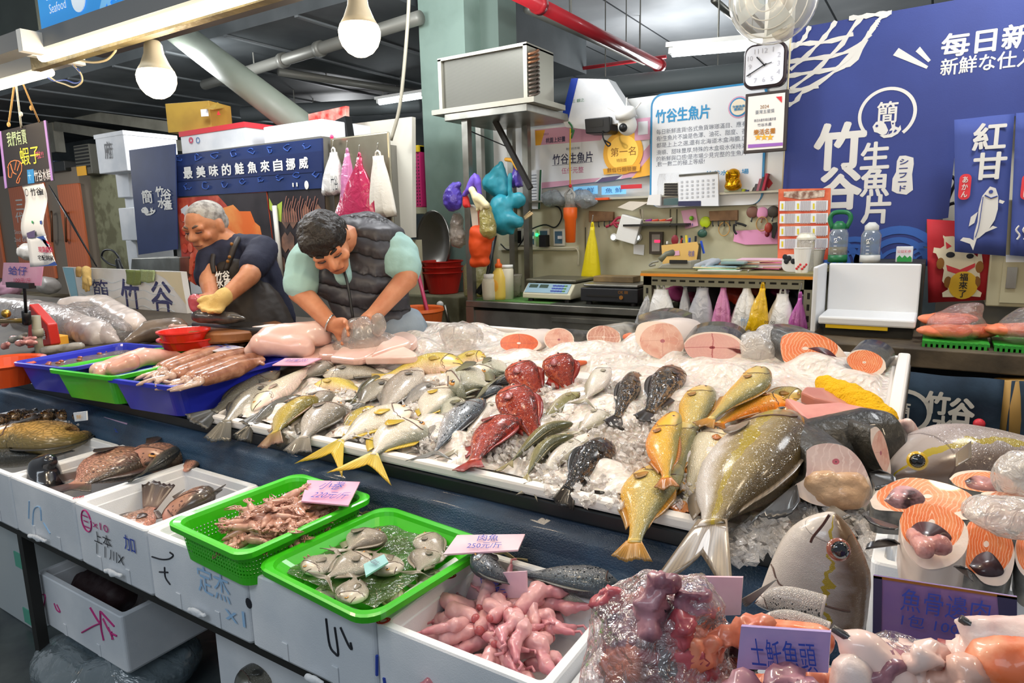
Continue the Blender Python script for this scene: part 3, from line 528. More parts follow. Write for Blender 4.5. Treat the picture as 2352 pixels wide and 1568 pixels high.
# ================================================================ desk, shelf things, hanging things, left background
DY = 3.42; DZ = W(1480, 622, DY).z; dx0, dx1 = W(1478, 630, DY).x, W(1872, 630, DY).x
o = empty('cash_desk', V(((dx0+dx1)/2, DY, .2)), 'tall cash desk with orange edged top on a slotted grey frame', 'desk')
MB().box(dx0-.01, dx1, DY-.01, WY-.02, DZ-.02, DZ).build('desk_top', pm('worn_top', '#8d8355', .45, col2='#6f6a48', vs=5), o); MB().box(dx0-.012, dx1+.002, DY-.016, DY-.008, DZ-.026, DZ-.012).build('orange_edge', pm('edge_orange', '#e08a22', .45), o)
slotm = pm('slotted_steel', '#8f8d78', .45, .5); hole = pm('slot_hole', '#1b1914', .9)
m = MB(); m.box(dx0, dx1, DY, DY+.004, DZ-.075, DZ-.022); m.build('front_rail', slotm, o)
for i in range(15): MB().box(dx0+.05+i*(dx1-dx0-.1)/15, dx0+.05+i*(dx1-dx0-.1)/15+.03, DY-.001, DY, DZ-.054, DZ-.044).build('slot', hole, o)
for x in (dx0, dx1-.045):
    for yy in (DY, WY-.1):
        l = MB().box(x, x+.045, yy, yy+.045, .2, DZ-.02).build('leg', slotm, o)
        if yy == DY:
            for i in range(9): MB().box(x+.016, x+.028, yy-.001, yy, DZ-.12-i*.055, DZ-.09-i*.055).build('slot', hole, l)
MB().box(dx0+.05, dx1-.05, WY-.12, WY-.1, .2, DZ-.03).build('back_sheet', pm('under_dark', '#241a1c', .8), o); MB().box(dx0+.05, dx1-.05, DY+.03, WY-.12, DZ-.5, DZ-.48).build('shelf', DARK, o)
# carrier bags hanging from hooks under the desk
def bagmat(n, c, a=.6): return film('bag_'+n, c, a, .25, .35, 14, .5)
def hung_bag(px, wpx, Y, mat, label, group='carrier bags hanging under the cash desk', prnt=None, hook=True, kind='carrier_bag', knot=.2, puff=.05):
    x, y0, y1 = px; top, bot = W(x, y0, Y), W(x+wpx[2] if len(wpx) > 2 else x, y1, Y); hw = (W(x+wpx[1]/2, y1, Y)-W(x-wpx[1]/2, y1, Y)).x/2; tw = (W(x+wpx[0]/2, y0, Y)-W(x-wpx[0]/2, y0, Y)).x/2
    rings = []; n = 20; rd = random.Random(x*7+y0)
    ph = [rd.uniform(0, 6.28) for _ in range(4)]
    for i in range(15):
        t = i/14; c = top.lerp(bot, t); s = tw+(hw-tw)*min(1, max(0, (t-knot*.6)/(1-knot*.6)))**.75; d = (.25+.75*math.sin(min(1, t*1.25)*math.pi*.5))*puff*(1 if t < .93 else .6)
        rings.append([c+V((s*math.cos(q*2*math.pi/n)*(1+.05*math.sin(5*q+ph[0])*t), d*math.sin(q*2*math.pi/n)*(1+.3*math.sin(q*3+ph[1]+t*3))-.0, .01*math.sin(q*2+ph[2])*t)) for q in range(n)])
    o = MB().loft(rings).build(kind, mat, smooth=True, label=label, cat='bag', group=group)
    for m in (-1, 1): MB().tube([top+V((m*tw*.5, 0, -.01)), top+V((m*tw*.35, 0, .02)), top+V((0, 0, .03))], .006, 6).build('handle', mat, o, True)
    if hook: MB().tube(smooth_pts([top+V((.012, 0, .015)), top+V((0, 0, .005)), top+V((-.008, 0, .02)), top+V((0, 0, .05)), top+V((.004, 0, .075))], 12), .0035, 6).build('hook', STEEL, o, True)
    if prnt: prnt(o)
    return o
BGY = DY+.02
wb = bagmat('white', '#eceae6', .88); cb = bagmat('clear', '#e8e9ec', .45); pb = bagmat('pink', '#e58fc2', .75); yb = bagmat('yellow', '#e6b80c', .96); vb = bagmat('violet', '#cf62bd', .7); gb = bagmat('grey', '#cfcbc6', .5)
hung_bag((1492, 668, 755), (10, 48, -14), BGY, cb, 'clear bag hanging leftmost under the desk')
hung_bag((1518, 664, 745), (34, 76, 0), BGY, wb, 'white bag hanging second from the left under the desk')
hung_bag((1574, 664, 745), (10, 34, 0), BGY+.02, cb, 'narrow clear bag between the white and the shiny clear bags')
hung_bag((1614, 660, 778), (28, 82, -8), BGY, bagmat('shiny', '#e4e4ea', .5), 'shiny clear bag above the tuna piece')
hung_bag((1662, 660, 758), (14, 54, -6), BGY, pb, 'pale pink bag hanging between shiny clear and printed white bags')
def pr1(o): T_('竹谷', 1712, 738, 22, 20, pm('faded_print', '#9fb4cc', .6), o, BGY-.06, .02)
hung_bag((1716, 654, 772), (18, 92, -4), BGY, wb, 'white printed bag hanging left of the yellow bag', prnt=pr1)
hung_bag((1752, 662, 762), (14, 62, -18), BGY-.02, yb, 'yellow bag hanging between two white bags')
def pr2(o): T_('00 00', 1768, 740, 24, 7, INKK, o, BGY-.07)
hung_bag((1798, 674, 772), (28, 86, -8), BGY, wb, 'white bag with knotted top right of the yellow bag', prnt=pr2)
hung_bag((1838, 684, 775), (10, 60, -10), BGY-.02, vb, 'violet bag hanging rightmost under the desk')
for px, py, R_, c, l in [(1550, 672, (26, 14), '#b0467a', 'dark pink bundle behind the bags under the desk, left'), (1590, 682, (20, 12), '#7c2f4c', 'plum bundle behind the narrow clear bag'), (1688, 672, (30, 20), '#c33a20', 'red and orange bundle behind the pink bag'), (1740, 665, (16, 14), '#b04a22', 'rust bundle behind the yellow bag'), (1790, 668, (22, 10), '#8d2150', 'crimson bundle behind the knotted white bag'), (1825, 685, (22, 20), '#24262a', 'black bundle behind the violet bag')]:
    p = W(px, py, 3.72); s = (W(px+1, py, 3.72)-p).x; blob('bundle', [('e', p, (R_[0]*s, .08, R_[1]*s)), ('e', p+V((R_[0]*s*.5, 0, -R_[1]*s*.7)), (R_[0]*s*.7, .08, R_[1]*s*.8))], pm('bundle'+c, c, .45, bump=.3, bs=30), vox=.016, noise=.03, label=l, cat='bundle', group='plastic bundles stored under the desk')
# desk top things
def DT(x, y, z=DZ): return Zp(x, y, z)
def bx(name, px, Y, mat, label, cat, z=None, d=.1, h=None, group=None, bev=.003, yaw=0):   # small box standing on a level
    a = W(px[0], px[3], Y); b = W(px[2], px[1], Y); z0 = a.z if z is None else z; z1 = b.z if h is None else z0+h
    return MB().box(a.x, b.x, Y, Y+d, z0, z1).build(name, mat, bevel=bev, label=label, cat=cat, group=group)
PH = pm('phone_grey', '#8c8b80', .45); o = MB().poly([V((a, 3.6, b)) for a, b in ((W(1508, 610, 3.6).x, DZ), (W(1590, 610, 3.6).x, DZ), (W(1588, 590, 3.6).x, DZ+.045), (W(1520, 603, 3.6).x, DZ+.025))], (0, .17, 0)).build('telephone', PH, bevel=.006, label='grey desk telephone at the left end of the cash desk', cat='telephone')
MB().tube([W(1516, 597, 3.64), W(1530, 583, 3.66), W(1546, 580, 3.7)], [.018, .014, .018], 8).build('handset', pm('handset', '#6f705f', .4), o, True); MB().tube(smooth_pts([W(x, y, 3.6) for x, y in [(1512, 600), (1498, 603), (1492, 610), (1505, 608)]], 14), .006, 6).build('coiled_cord', PH, o, True)
MB().obox(W(1558, 601, 3.598), (.1, .004, .02)).build('keypad', BLACK, o)
o = MB().poly([W(x, y, 3.84) for x, y in [(1519, 563), (1600, 555), (1604, 565), (1598, 606), (1522, 606)]], (0, .012, 0)).build('tan_folder', pm('manila', '#dbb266', .6), label='tan cardboard folder standing behind the telephone', cat='folder'); MB().poly([W(x, y, 3.837) for x, y in [(1526, 580), (1560, 575), (1561, 586), (1526, 588)]]).build('pink_note', pinkp, o); T_('收據', 1588, 582, 14, 14, INK, o, 3.838)
PENC = [('#2d55c8', 1610, 553, 1617, 572), ('#e9d23a', 1576, 540, 1578, 560), ('#7d1f2c', 1552, 543, 1556, 562), ('#222222', 1565, 541, 1567, 560), ('#f0eee8', 1533, 554, 1532, 566), ('#284aa8', 1584, 546, 1583, 560), ('#22252c', 1598, 542, 1597, 560), ('#d8452a', 1566, 546, 1564, 560)]
for c, x0, y0, x1, y1 in PENC: MB().tube([W(x1, y1+10, 3.88), W(x0, y0, 3.88)], .007, 6).build('pen', pm('pen'+c, c, .4), label='pen standing behind the tan folder, %s' % {'#2d55c8': 'bright blue and leaning right', '#e9d23a': 'yellow', '#7d1f2c': 'dark red', '#222222': 'black beside the dark red one', '#f0eee8': 'white and leftmost', '#284aa8': 'darker blue', '#22252c': 'blackish, rightmost upright', '#d8452a': 'orange red'}[c], cat='pen', group='pens in the holder')
bx('pen_holder', (1526, 560, 1604, 606), 3.86, BLACK, 'black pen holder hidden behind the tan folder', 'holder', DZ, .06)
o = MB().ball(W(1550, 551, 3.86), (.022, .008, .03), 12).build('scissor_grip', pm('maroon', '#7d1f2c', .4), label='maroon scissor handles sticking out of the pen holder', cat='scissors')
def paper_stack(pts, Y, n, cols, label, name='paper_stack', dz=.006, w=.26, d=.16):
    c = W(pts[0], pts[1], Y); o = empty(name, V((c.x, Y, DZ)), label, 'papers'); rd = random.Random(pts[0])
    for i in range(n): MB().obox(V((c.x+rd.uniform(-.03, .03), Y+d/2+rd.uniform(-.02, .02), DZ+dz*(i+.5))), (w*rd.uniform(.75, 1), d, dz*.85), V((1, rd.uniform(-.15, .15), 0))).build('sheet', pm('sheet'+cols[i % len(cols)], cols[i % len(cols)], .6), o)
paper_stack((1640, 606), 3.5, 4, ['#e8e6e2', '#8fc0a0', '#d8cda2', '#9fc0cc'], 'loose white and green papers at the front of the desk', w=.24)
paper_stack((1690, 604), 3.6, 8, ['#d8d2c6', '#c98f70', '#dcd8cc', '#a8b8a0'], 'stack of mixed papers in the middle of the desk', w=.26)
paper_stack((1755, 603), 3.62, 9, ['#b98c7a', '#e07ab0', '#c9a08a', '#dfb6c8', '#b8b2c0'], 'stack of pink and brown papers left of the paper cup', w=.25)
p = W(1682, 592, 3.52); MB().obox(V((p.x, 3.56, DZ+.04)), (.12, .08, .012)).build('grey_case', pm('teal_case', '#7c9a9c', .3), label='blue grey flat case lying on the front papers', cat='case', bevel=.003)
blob('grey_cloth', [('c', V((W(1600, 600, 3.55).x, 3.56, DZ+.02)), V((W(1632, 596, 3.55).x, 3.58, DZ+.045)), .018, .02), ('c', V((W(1622, 600, 3.55).x, 3.53, DZ+.015)), V((W(1645, 594, 3.55).x, 3.58, DZ+.05)), .012, .016)], pm('cloth_grey', '#9aa0a8', .8), vox=.008, noise=.012, ns=.03, label='crumpled grey cloth on the desk right of the telephone', cat='cloth')
def cup(px, Y, prof, mat, label, name='cup', z=DZ, cat='cup', n=20): c = W(px[0], px[1], Y); return MB().lathe([(r_, z_) for r_, z_ in prof], V((c.x, Y, z)), n).build(name, mat, smooth=False, label=label, cat=cat)
o = cup((1842, 605), 3.5, [(.028, 0), (.04, .115), (.042, .118)], pm('cup_paper', '#ece9e2', .5), 'white paper cup with red print at the right end of the desk')
for a in range(6): MB().ball(V(o['_w'])+V((.032*math.cos(-2.2+a*.28), .032*math.sin(-2.2+a*.28), .02+.01*(a % 3))), .006, 6).build('print_spot', redink, o)
o = cup((1850, 590), 3.62, [(.04, 0), (.042, .15), (.044, .16), (.03, .175), (.03, .185)], film('clear_cup', '#efece4', .35, .1, .5), 'clear lidded drink cup behind the white paper cup'); c = V(o['_w']); MB().lathe([(.046, .155), (.046, .165), (.034, .182), (.034, .187)], c, 18).build('lid', pm('lid_cream', '#dcd8c8', .4), o)
o = MB().poly(rrect(W(1796, 600, 3.54).x, W(1852, 600, 3.54).x, DZ, DZ+.085, .03, 3.54), (0, .012, 0)).build('spotted_case', pm('case_white', '#e8e8ea', .4), label='white case with black spots standing beside the paper cup', cat='case')
for a, b in ((1806, 600), (1812, 593), (1832, 584), (1803, 590), (1822, 600)): MB().ball(W(a, b, 3.538), (.012, .003, .014), 8).build('spot', INKK, o)
cup((1868, 603), 3.66, [(.04, 0), (.052, .1), (.055, .105)], pm('tub_clear', '#d9d6cc', .4), 'pale plastic tub at the right end of the desk behind the cup', 'tub')
# wall things
def wt_(name, px, mat, label, cat, th=.004, d=.0): return MB().poly([W(x, y, WY-.008-d) for x, y in px], (0, th, 0)).build(name, mat, label=label, cat=cat)
o = wt_('pink_note', [(1564, 484), (1598, 479), (1604, 518), (1574, 526)], pinkp, 'pink note pinned above the pens', 'note'); MB().ball(W(1588, 501, WY-.014), .014, 10).build('green_pin', pm('lime_pin', '#7bc02c', .4), o); text('水1', W(1584, 515, WY-.008), .04, .02, INK, o)
wt_('pink_sheet', [(1688, 530), (1786, 525), (1786, 560), (1712, 562), (1684, 554)], pm('note_pink', '#eb9fca', .6), 'long pink sheet taped to the beige wall right of the pens', 'note')
wt_('white_note', [(1455, 561), (1480, 562), (1478, 586), (1455, 583)], white_card, 'small blank white note left of the dark framed display', 'note')
def rack(px, label, hooks):
    o = MB().poly([W(x, y, WY-.03) for x, y in px], (0, .03, 0)).build('hook_board', pm('walnut', '#7d5c3c', .5, col2='#5d4128', vs=12), label=label, cat='hook rack', bevel=.003)
    for x, y in hooks: MB().tube(smooth_pts([W(x, y, WY-.03), W(x, y+8, WY-.035), W(x+1, y+12, WY-.05), W(x, y+9, WY-.06)], 9), .004, 6).build('hook', BLACK, o, True)
    return o
rack([(1628, 485), (1694, 482), (1694, 506), (1630, 508)], 'wooden key hook board right of the pink note', [(1637, 507), (1650, 507), (1663, 507), (1676, 506), (1690, 506)])
rack([(1352, 484), (1408, 486), (1408, 507), (1352, 510)], 'wooden key hook board behind the orange tumbler', [(1362, 509), (1375, 509), (1388, 508), (1400, 507)])
for x, y, c, l in ((1728, 487, '#7a5346', 'brown round wall hook'), (1751, 489, '#e79cc4', 'pink round wall hook'), (1776, 486, '#3f382f', 'dark round wall hook with keys'), (1620, 510, '#b6cc1e', 'lime round wall hook left of the right hook board')):
    c_ = W(x, y, WY-.012); o = MB().ball(c_, (.034, .008, .034), 16).build('wall_hook', pm('hook'+c, c, .4), smooth=True, label=l, cat='hook'); MB().tube([c_+V((0, -.004, -.03)), c_+V((0, -.012, -.055)), c_+V((0, -.025, -.05))], .004, 6).build('hook_tip', BLACK if c != '#e79cc4' else golddark, o)
def band(x, y, r, label, mat): c = W(x, y, WY-.02); MB().tube([c+V((r*.8*math.cos(t*.42), 0, r*math.sin(t*.42))) for t in range(16)], .003, 6).build('rubber_band', mat, label=label, cat='rubber band')
band(1663, 526, .04, 'loose rubber band hanging from the right hook board', pm('rubber', '#c79a58', .5)); band(1750, 514, .04, 'pale rubber band hanging from the pink hook', pm('rubber', '#c79a58'))
o = MB().poly([W(x, y, WY-.03) for x, y in [(1774, 512), (1784, 510), (1785, 522), (1778, 548), (1772, 545)]], (0, .01, 0)).build('key_bunch', DARK, label='bunch of keys with a red fob hanging right on the beige wall', cat='keys'); MB().ball(W(1765, 523, WY-.03), (.022, .01, .03), 10).build('red_fob', pm('fob', '#a5392a', .4), o, True); MB().ball(W(1762, 538, WY-.03), (.014, .01, .016), 8).build('small_fob', pm('fob2', '#7c2430', .4), o, True)
m = MB(); m.tube(smooth_pts([W(x, y, WY-.03) for x, y in [(1686, 514), (1686, 528), (1692, 538)]], 8), .007, 6); m.tube(smooth_pts([W(x, y, WY-.03) for x, y in [(1692, 512), (1704, 515), (1714, 519)]], 8), .007, 6); m.build('pliers', BLACK, smooth=True, label='black handled pliers hanging from the right hook board', cat='pliers')
o = MB().ball(W(1613, 536, WY-.03), (.03, .012, .025), 10).build('green_keyring', pm('fobgreen', '#33594c', .4), smooth=True, label='dark green key fob hanging below the lime hook', cat='keyring'); MB().tube([W(1617, 520, WY-.02), W(1613, 532, WY-.03)], .003, 5).build('loop', DARK, o)
# display box, sockets, wires
o = wt_('display_box', [(1491, 532), (1522, 532), (1520, 583), (1491, 583)], pm('frame_brown', '#3d342c', .4), 'dark framed display with a red digit line on the wall', 'display', .02, .02); MB().poly([W(x, y, WY-.031) for x, y in [(1497, 538), (1516, 538), (1515, 577), (1497, 577)]]).build('glass', pm('disp_grey', '#8d857d', .3), o); MB().poly([W(x, y, WY-.033) for x, y in [(1503, 551), (1516, 551), (1516, 557), (1503, 557)]]).build('red_digits', pm('red_led', '#ff2a55', .4, emit=2), o)
for i, (x, y, l) in enumerate([(1190, 545, 'dark wall socket left of the green lit one'), (1219, 548, 'blue wall socket half behind the rack post'), (1250, 545, 'blue wall socket with green light and black plug'), (1284, 546, 'blue wall socket right of the black plug')]):
    r = RW(x-12, y-20, x+12, y+18, WY-.02); o = panel('wall_socket', r, WY-.025, pm('socket_plate', '#d9d7c8', .45), label=l, cat='socket', th=.02); panel('insert', (r[0]+.012, r[1]-.012, r[2]+.015, r[3]-.015), WY-.03, pm('socket_blue', '#4e6f86', .4) if i else BLACK, o, .006)
    if i == 2: MB().ball(W(1233, 539, WY-.035), .012, 8).build('green_light', pm('green_led', '#2bff7a', .4, emit=3), o); MB().obox(W(1250, 553, WY-.06), (.05, .06, .08)).build('plug', BLACK, o)
    if i in (1, 3): MB().obox(W(x+2, 545, WY-.04), (.03, .01, .02)).build('rocker', white_card, o)
MB().tube(smooth_pts([W(x, y, WY-.03) for x, y in [(1150, 560), (1165, 573), (1185, 570), (1198, 556), (1215, 530), (1250, 516), (1275, 522), (1290, 500), (1285, 478), (1268, 470)]], 40), .005, 6).build('power_cord', BLACK, smooth=True, label='black cord running past the wall sockets up to the shelf', cat='cord')
MB().tube(smooth_pts([W(x, y, WY-.03) for x, y in [(1182, 573), (1240, 572), (1300, 570), (1326, 574), (1328, 610)]], 30), .006, 6).build('white_conduit', pm('trunking', '#cfcbb4'), smooth=True, label='pale conduit under the wall sockets bending down at the yellow bag', cat='conduit')
for x, y in ((1411, 545), (1466, 545), (1437, 545)): c = W(x, y, WY-.015); o = MB().lathe([(.026, 0), (.026, .01), (.018, .018)], c, 16, V((0, -1, 0))).build('puck_light', WHITE, label={1411: 'round white light on the wall, left of three', 1466: 'round white light on the wall, right of three', 1437: 'round white light half hidden behind the tipped white box'}[x], cat='light'); MB().ball(c+V((0, -.018, 0)), (.016, .006, .016), 10).build('lens', pm('puck_glow', '#eafcff', .3, emit=4), o)
c = W(1446, 526, WY-.06); MB().obox(c, (.13, .09, .16), V((1, .2, -.3)), V((.3, 0, 1))).build('tipped_box', WHITE, bevel=.004, label='white box tipped on the wall rack below the shelf', cat='box')
o = MB().tube([W(1470, 480, WY-.05), W(1472, 505, WY-.05), W(1530, 505, WY-.05), W(1545, 500, WY-.05)], .006, 6).build('wire_basket', pm('wire_rack', '#a59a86', .4, .5), label='small wire basket holding clips on the beige wall', cat='basket'); MB().tube([W(1475, 480, WY-.08), W(1478, 510, WY-.08), W(1540, 510, WY-.08)], .005, 6).build('front_wire', pm('wire_rack', '#a59a86'), o)
MB().obox(W(1508, 516, WY-.06), (.4, .11, .012)).build('wall_shelf', DARK, label='thin dark wall shelf above the dark framed display', cat='shelf')
for x, c in ((1490, '#8a3f8a'), (1505, '#c14a3a'), (1522, '#c0502a'), (1536, '#8f2f3a')): MB().tube([W(x-7, 508, WY-.06), W(x+7, 505, WY-.06)], .008, 6).build('clip', pm('clip'+c, c, .4), label='%s clip on the thin dark wall shelf' % {'#8a3f8a': 'violet', '#c14a3a': 'red', '#c0502a': 'orange', '#8f2f3a': 'dark red'}[c], cat='clip')
MB().tube(smooth_pts([W(x, y, WY-.04) for x, y in [(1392, 521), (1405, 515), (1420, 500), (1436, 505), (1425, 512), (1410, 512), (1418, 522)]], 24), .009, 6).build('red_ribbon', pm('ribbon_red', '#a32c44', .6), smooth=True, label='dark red ribbon beside the left hook board', cat='ribbon')
# shelf things
sY = WY-.05
o = bx('calculator', (1523, 418, 1558, 472), sY-.03, pm('calc_white', '#d9d8d2', .4), 'white calculator with dark keys standing on the shelf', 'calculator', SH, .015)
for i in range(5):
    for j in range(5): q = W(1529+j*6, 423+i*6, sY-.033); MB().obox(q, (.016, .006, .012)).build('key', BLACK, o)
panel('screen', RW(1524, 456, 1557, 470, sY-.034), sY-.034, pm('calc_screen', '#38585c', .2), o, .004)
o = MB().poly([W(x, y, sY-.04) for x, y in [(1558, 402), (1649, 395), (1650, 473), (1558, 473)]], (0, .02, 0)).build('desk_calendar', white_card, label='white spiral desk calendar standing on the shelf', cat='calendar')
wpoly([(1558, 462), (1610, 461), (1610, 473), (1558, 473)], sY-.042).build('blue_strip', navy_ink, o)
for i in range(5):
    for j in range(7): q = W(1566+j*12, 418+i*9-j*.8, sY-.042); MB().obox(q, (.012, .001, .012)).build('date', pm('date_grey', '#b9bcc2', .5), o)
MB().tube([W(1560, 403, sY-.04), W(1648, 396, sY-.04)], .007, 6).build('spiral', STEEL, o)
gm = pm('gold_figure', '#d99a12', .22, .85, bump=.1, bs=40); c = W(1684, 430, sY-.02); s = .0024*1.15
px_ = lambda x, y, d=0: W(x, y, sY-.02-d)
blob('gold_lucky_cat', [('e', px_(1684, 402), (.04, .035, .038)), ('e', px_(1684, 421), (.045, .04, .045)), ('e', px_(1684, 427), (.05, .045, .03)), ('c', px_(1671, 392), px_(1673, 397), .006, .014), ('c', px_(1696, 392), px_(1694, 397), .006, .014), ('c', px_(1671, 412, .03), px_(1672, 398, .04), .013, .014), ('c', px_(1696, 416, .03), px_(1690, 424, .05), .013, .012)], gm, vox=.005, smooth=2, label='shiny gold lucky cat figure on the shelf', cat='figurine')
bx('glass_box', (1662, 432, 1703, 470), sY-.03, film('box_glass', '#cfd6b0', .5, .1, .4), 'greenish clear box under the gold cat', 'box', SH, .06, group=None)
for i, (x, c, ln, l) in enumerate([(1705, '#b8c81e', 0, 'lime spine folder'), (1713, '#2b2f7c', 0, 'navy spine folder'), (1722, '#c8c4bc', 2, 'grey folder'), (1731, '#4a4648', 4, 'charcoal folder'), (1738, '#9c5a66', 6, 'dusty pink folder'), (1744, '#3a3336', 7, 'black folder near the red one'), (1750, '#a8203c', 8, 'red folder, rightmost')]):
    h = [36, 34, 40, 48, 60, 64, 72][i]; MB().poly([V((W(x, 470, sY).x, sY-.03, SH)), V((W(x+6, 470, sY).x, sY-.03, SH)), W(x+6+ln, 470-h, sY-.03), W(x+ln, 470-h, sY-.03)], (0, .12, 0)).build('folder', pm('fold'+c, c, .5), label=l+' standing on the shelf right of the glass box', cat='folder', group='folders on the shelf')
bx('orange_box', (1366, 459, 1397, 478), sY-.04, pm('box_orange', '#e2561c', .45), 'small orange box on the shelf above the left hook board', 'box', SH, .06); bx('black_tin', (1248, 456, 1262, 479), sY-.04, BLACK, 'small black tin on the shelf left of the tumbler', 'tin', SH, .05)
for i, (px, c, lab) in enumerate([([(1418, 476), (1446, 462), (1490, 464), (1452, 484)], '#d8cfc0', 'pale envelope bundle lying on the shelf'), ([(1485, 470), (1490, 448), (1517, 446), (1516, 472)], '#e3e1de', 'small white card standing left of the calculator')]): MB().poly([W(x, y, sY-.04-.01*i) for x, y in px], (0, .02, 0)).build('paper_bundle', pm('pb'+c, c, .6), label=lab, cat='papers')
for x, w_, l in ((1268, 30, 'clear bag slumped on the shelf left of the tumbler'), (1338, 34, 'clear bag on the shelf right of the tumbler')): p = W(x, 470, sY-.03); blob('clear_bag', [('e', p+V((0, 0, .04)), (w_*.0026, .05, .06)), ('e', p+V((.05, 0, .02)), (w_*.002, .04, .035))], film('bag_shelf', '#c9d2d8', .35, .12, .4, 30), vox=.012, noise=.04, ns=.05, label=l, cat='bag')
o = MB().poly([W(x, y, WY-.03) for x, y in [(1214, 391), (1243, 390), (1238, 480), (1211, 480)]], (0, .02, 0)).build('clipboard', white_card, label='white list clipboard beside the rack post', cat='clipboard'); wpoly([(1240, 390), (1244, 390), (1240, 480), (1236, 480)], WY-.033).build('green_edge', pm('edge_green', '#2f6b4a', .5), o)
for i in range(10): q = W(1225, 402+i*7, WY-.033); MB().obox(q, (.05, .001, .004)).build('line', grey_ink, o)
wpoly([(1244, 432), (1248, 400), (1252, 430)], WY-.03, .005)
for x, y, l in ((1345, 437, 'light blue stickers below the award poster, left one'), (1410, 437, 'light blue sticker below the award poster, middle one')): q = panel('blue_sticker', RW(x-28, y-8, x+28, y+8, WY-.01), WY-.012, lb, label=l, cat='sticker', th=.003); T_('魚 鮮', x, y, 40, 12, pm('sticker_ink', '#2f6aa8', .5), q, WY-.012, .01)
panel('red_sticker', RW(1426, 425, 1474, 432, WY-.012), WY-.014, redink, label='thin red sticker below the award poster', cat='sticker', th=.003)
# tumbler on its cord, yellow bag
c = W(1310, 505, WY-.12); o = empty('orange_tumbler', c, 'orange tumbler hanging from a yellow cord under the shelf', 'tumbler'); om = pm('tumbler_orange', '#e8641a', .4); k_ = (W(1311, 505, WY-.12)-c).x
MB().lathe([(8*k_, -46*k_), (10*k_, -45*k_), (12*k_, 0), (14*k_, 4*k_), (14.5*k_, 24*k_), (13*k_, 25*k_)], c, 22).build('body', om, o, True); MB().lathe([(12*k_, 25*k_), (9*k_, 50*k_), (8*k_, 52*k_)], c, 20).build('lid', film('tumbler_lid', '#cfd0cc', .45, .1, .4), o, True); MB().tube([c+V((-8*k_, 0, 30*k_)), c+V((-11*k_, 0, 52*k_)), c+V((0, 0, 64*k_)), c+V((10*k_, 0, 52*k_)), c+V((8*k_, 0, 30*k_))], .009, 6).build('handle', pm('handle_grey', '#b9b8b4', .4), o, True)
MB().tube([W(1310, 295, WY-.12), W(1309, 380, WY-.12), W(1310, 432, WY-.12)], .005, 6).build('cord', pm('cord_yellow', '#c9a21c', .6), o); MB().ball(W(1310, 427, WY-.125), .012, 8).build('bead', redink, o)
MB().tube(smooth_pts([W(x, y, WY-.11) for x, y in [(1306, 280), (1314, 292), (1310, 305), (1318, 298), (1312, 318)]], 16), .006, 6).build('green_string', pm('string_green', '#2f6b3c', .6), smooth=True, label='green string knotted at the shelf corner of the rack', cat='string')
hung_bag((1361, 521, 645), (10, 46, -4), WY-.14, pm('sheet_yellow', '#d9c60c', .45, bump=.3, bs=25), 'bright yellow bag hanging on the beige wall', None, kind='yellow_bag', puff=.04)
# counter things
CT = CZ+.004
def CTx(x, Y): return W(x, 680, Y).x
for x0, x1, Y0, l, dark in ((1200, 1310, 3.58, 'cream price scale with display on the steel counter', 0), (1333, 1465, 3.56, 'black scale with steel tray on the steel counter', 1)):
    a, b = CTx(x0, Y0), CTx(x1, Y0); c = V(((a+b)/2, Y0, CT)); o = empty('price_scale' if not dark else 'black_scale', c, l, 'scale'); bm_ = pm('scale_cream', '#b9b59c', .45) if not dark else pm('scale_black', '#26272a', .4)
    MB().poly([V((a, Y0, CT+.02)), V((a, Y0-.0, CT+.05)), V((a, Y0+.07, CT+.11)), V((a, Y0+.34, CT+.11)), V((a, Y0+.34, CT+.02))] if not dark else [V((a, Y0, CT+.02)), V((a, Y0, CT+.1)), V((a, Y0+.3, CT+.1)), V((a, Y0+.3, CT+.02))], (b-a, 0, 0)).build('body', bm_, o, bevel=.006)
    for q in (a+.04, b-.04):
        for yq in (Y0+.04, Y0+.26): MB().lathe([(.02, 0), (.018, .025)], V((q, yq, CT)), 10).build('foot', BLACK, o)
    if not dark:
        def pl(u, v): return V((a+(b-a)*u, Y0+.07*v-.002, CT+.05+.06*v+.002))
        MB().add([pl(.03, .08), pl(.93, .08), pl(.93, .95), pl(.03, .95)], [(0, 1, 2, 3)]).build('keyboard_plate', pm('scale_plate', '#7f9aa8', .4), o)
        for u in (.08, .3): MB().add([pl(u, .55), pl(u+.18, .55), pl(u+.18, .85), pl(u, .85)], [(0, 1, 2, 3)]).build('screen', pm('lcd', '#3c4a40', .25), o).location.y -= .002
        for i in range(5):
            for j in range(3): q = MB().obox(pl(.6+i*.06, .25+j*.24), (.016, .008, .012)).build('key', pm('key_blue', '#5566b8', .4) if i < 4 else pm('key_green', '#6a9a5a', .4), o)
        MB().box(a-.01, b+.01, Y0+.06, Y0+.36, CT+.118, CT+.135).build('pan', pm('pan_grey', '#6b6858', .35, .5), o, bevel=.006); MB().box(a+.04, b-.04, Y0+.1, Y0+.3, CT+.11, CT+.12).build('spider', DARK, o)
    else:
        MB().box(a+.01, b-.01, Y0+.02, Y0+.3, CT+.105, CT+.12).build('pan', STEEL, o, bevel=.005); MB().box(a+.04, a+.26, Y0-.002, Y0, CT+.05, CT+.06).build('strip', DARK, o); MB().lathe([(.012, 0), (.012, .006)], V((b-.1, Y0, CT+.05)), 10, V((0, -1, 0))).build('badge', golddark, o); text('OK 88', V((b-.09, Y0, CT+.08)), .06, .018, golddark, o)
r = RW(1372, 632, 1463, 652, 3.78); MB().box(r[0], r[1], 3.72, 3.84, CT+.12, r[3]).build('rusty_tray', pm('rust_tin', '#7b6540', .6, col2='#5a4a30', vs=9), bevel=.004, label='rusty metal tray lying on the black scale', cat='tray')
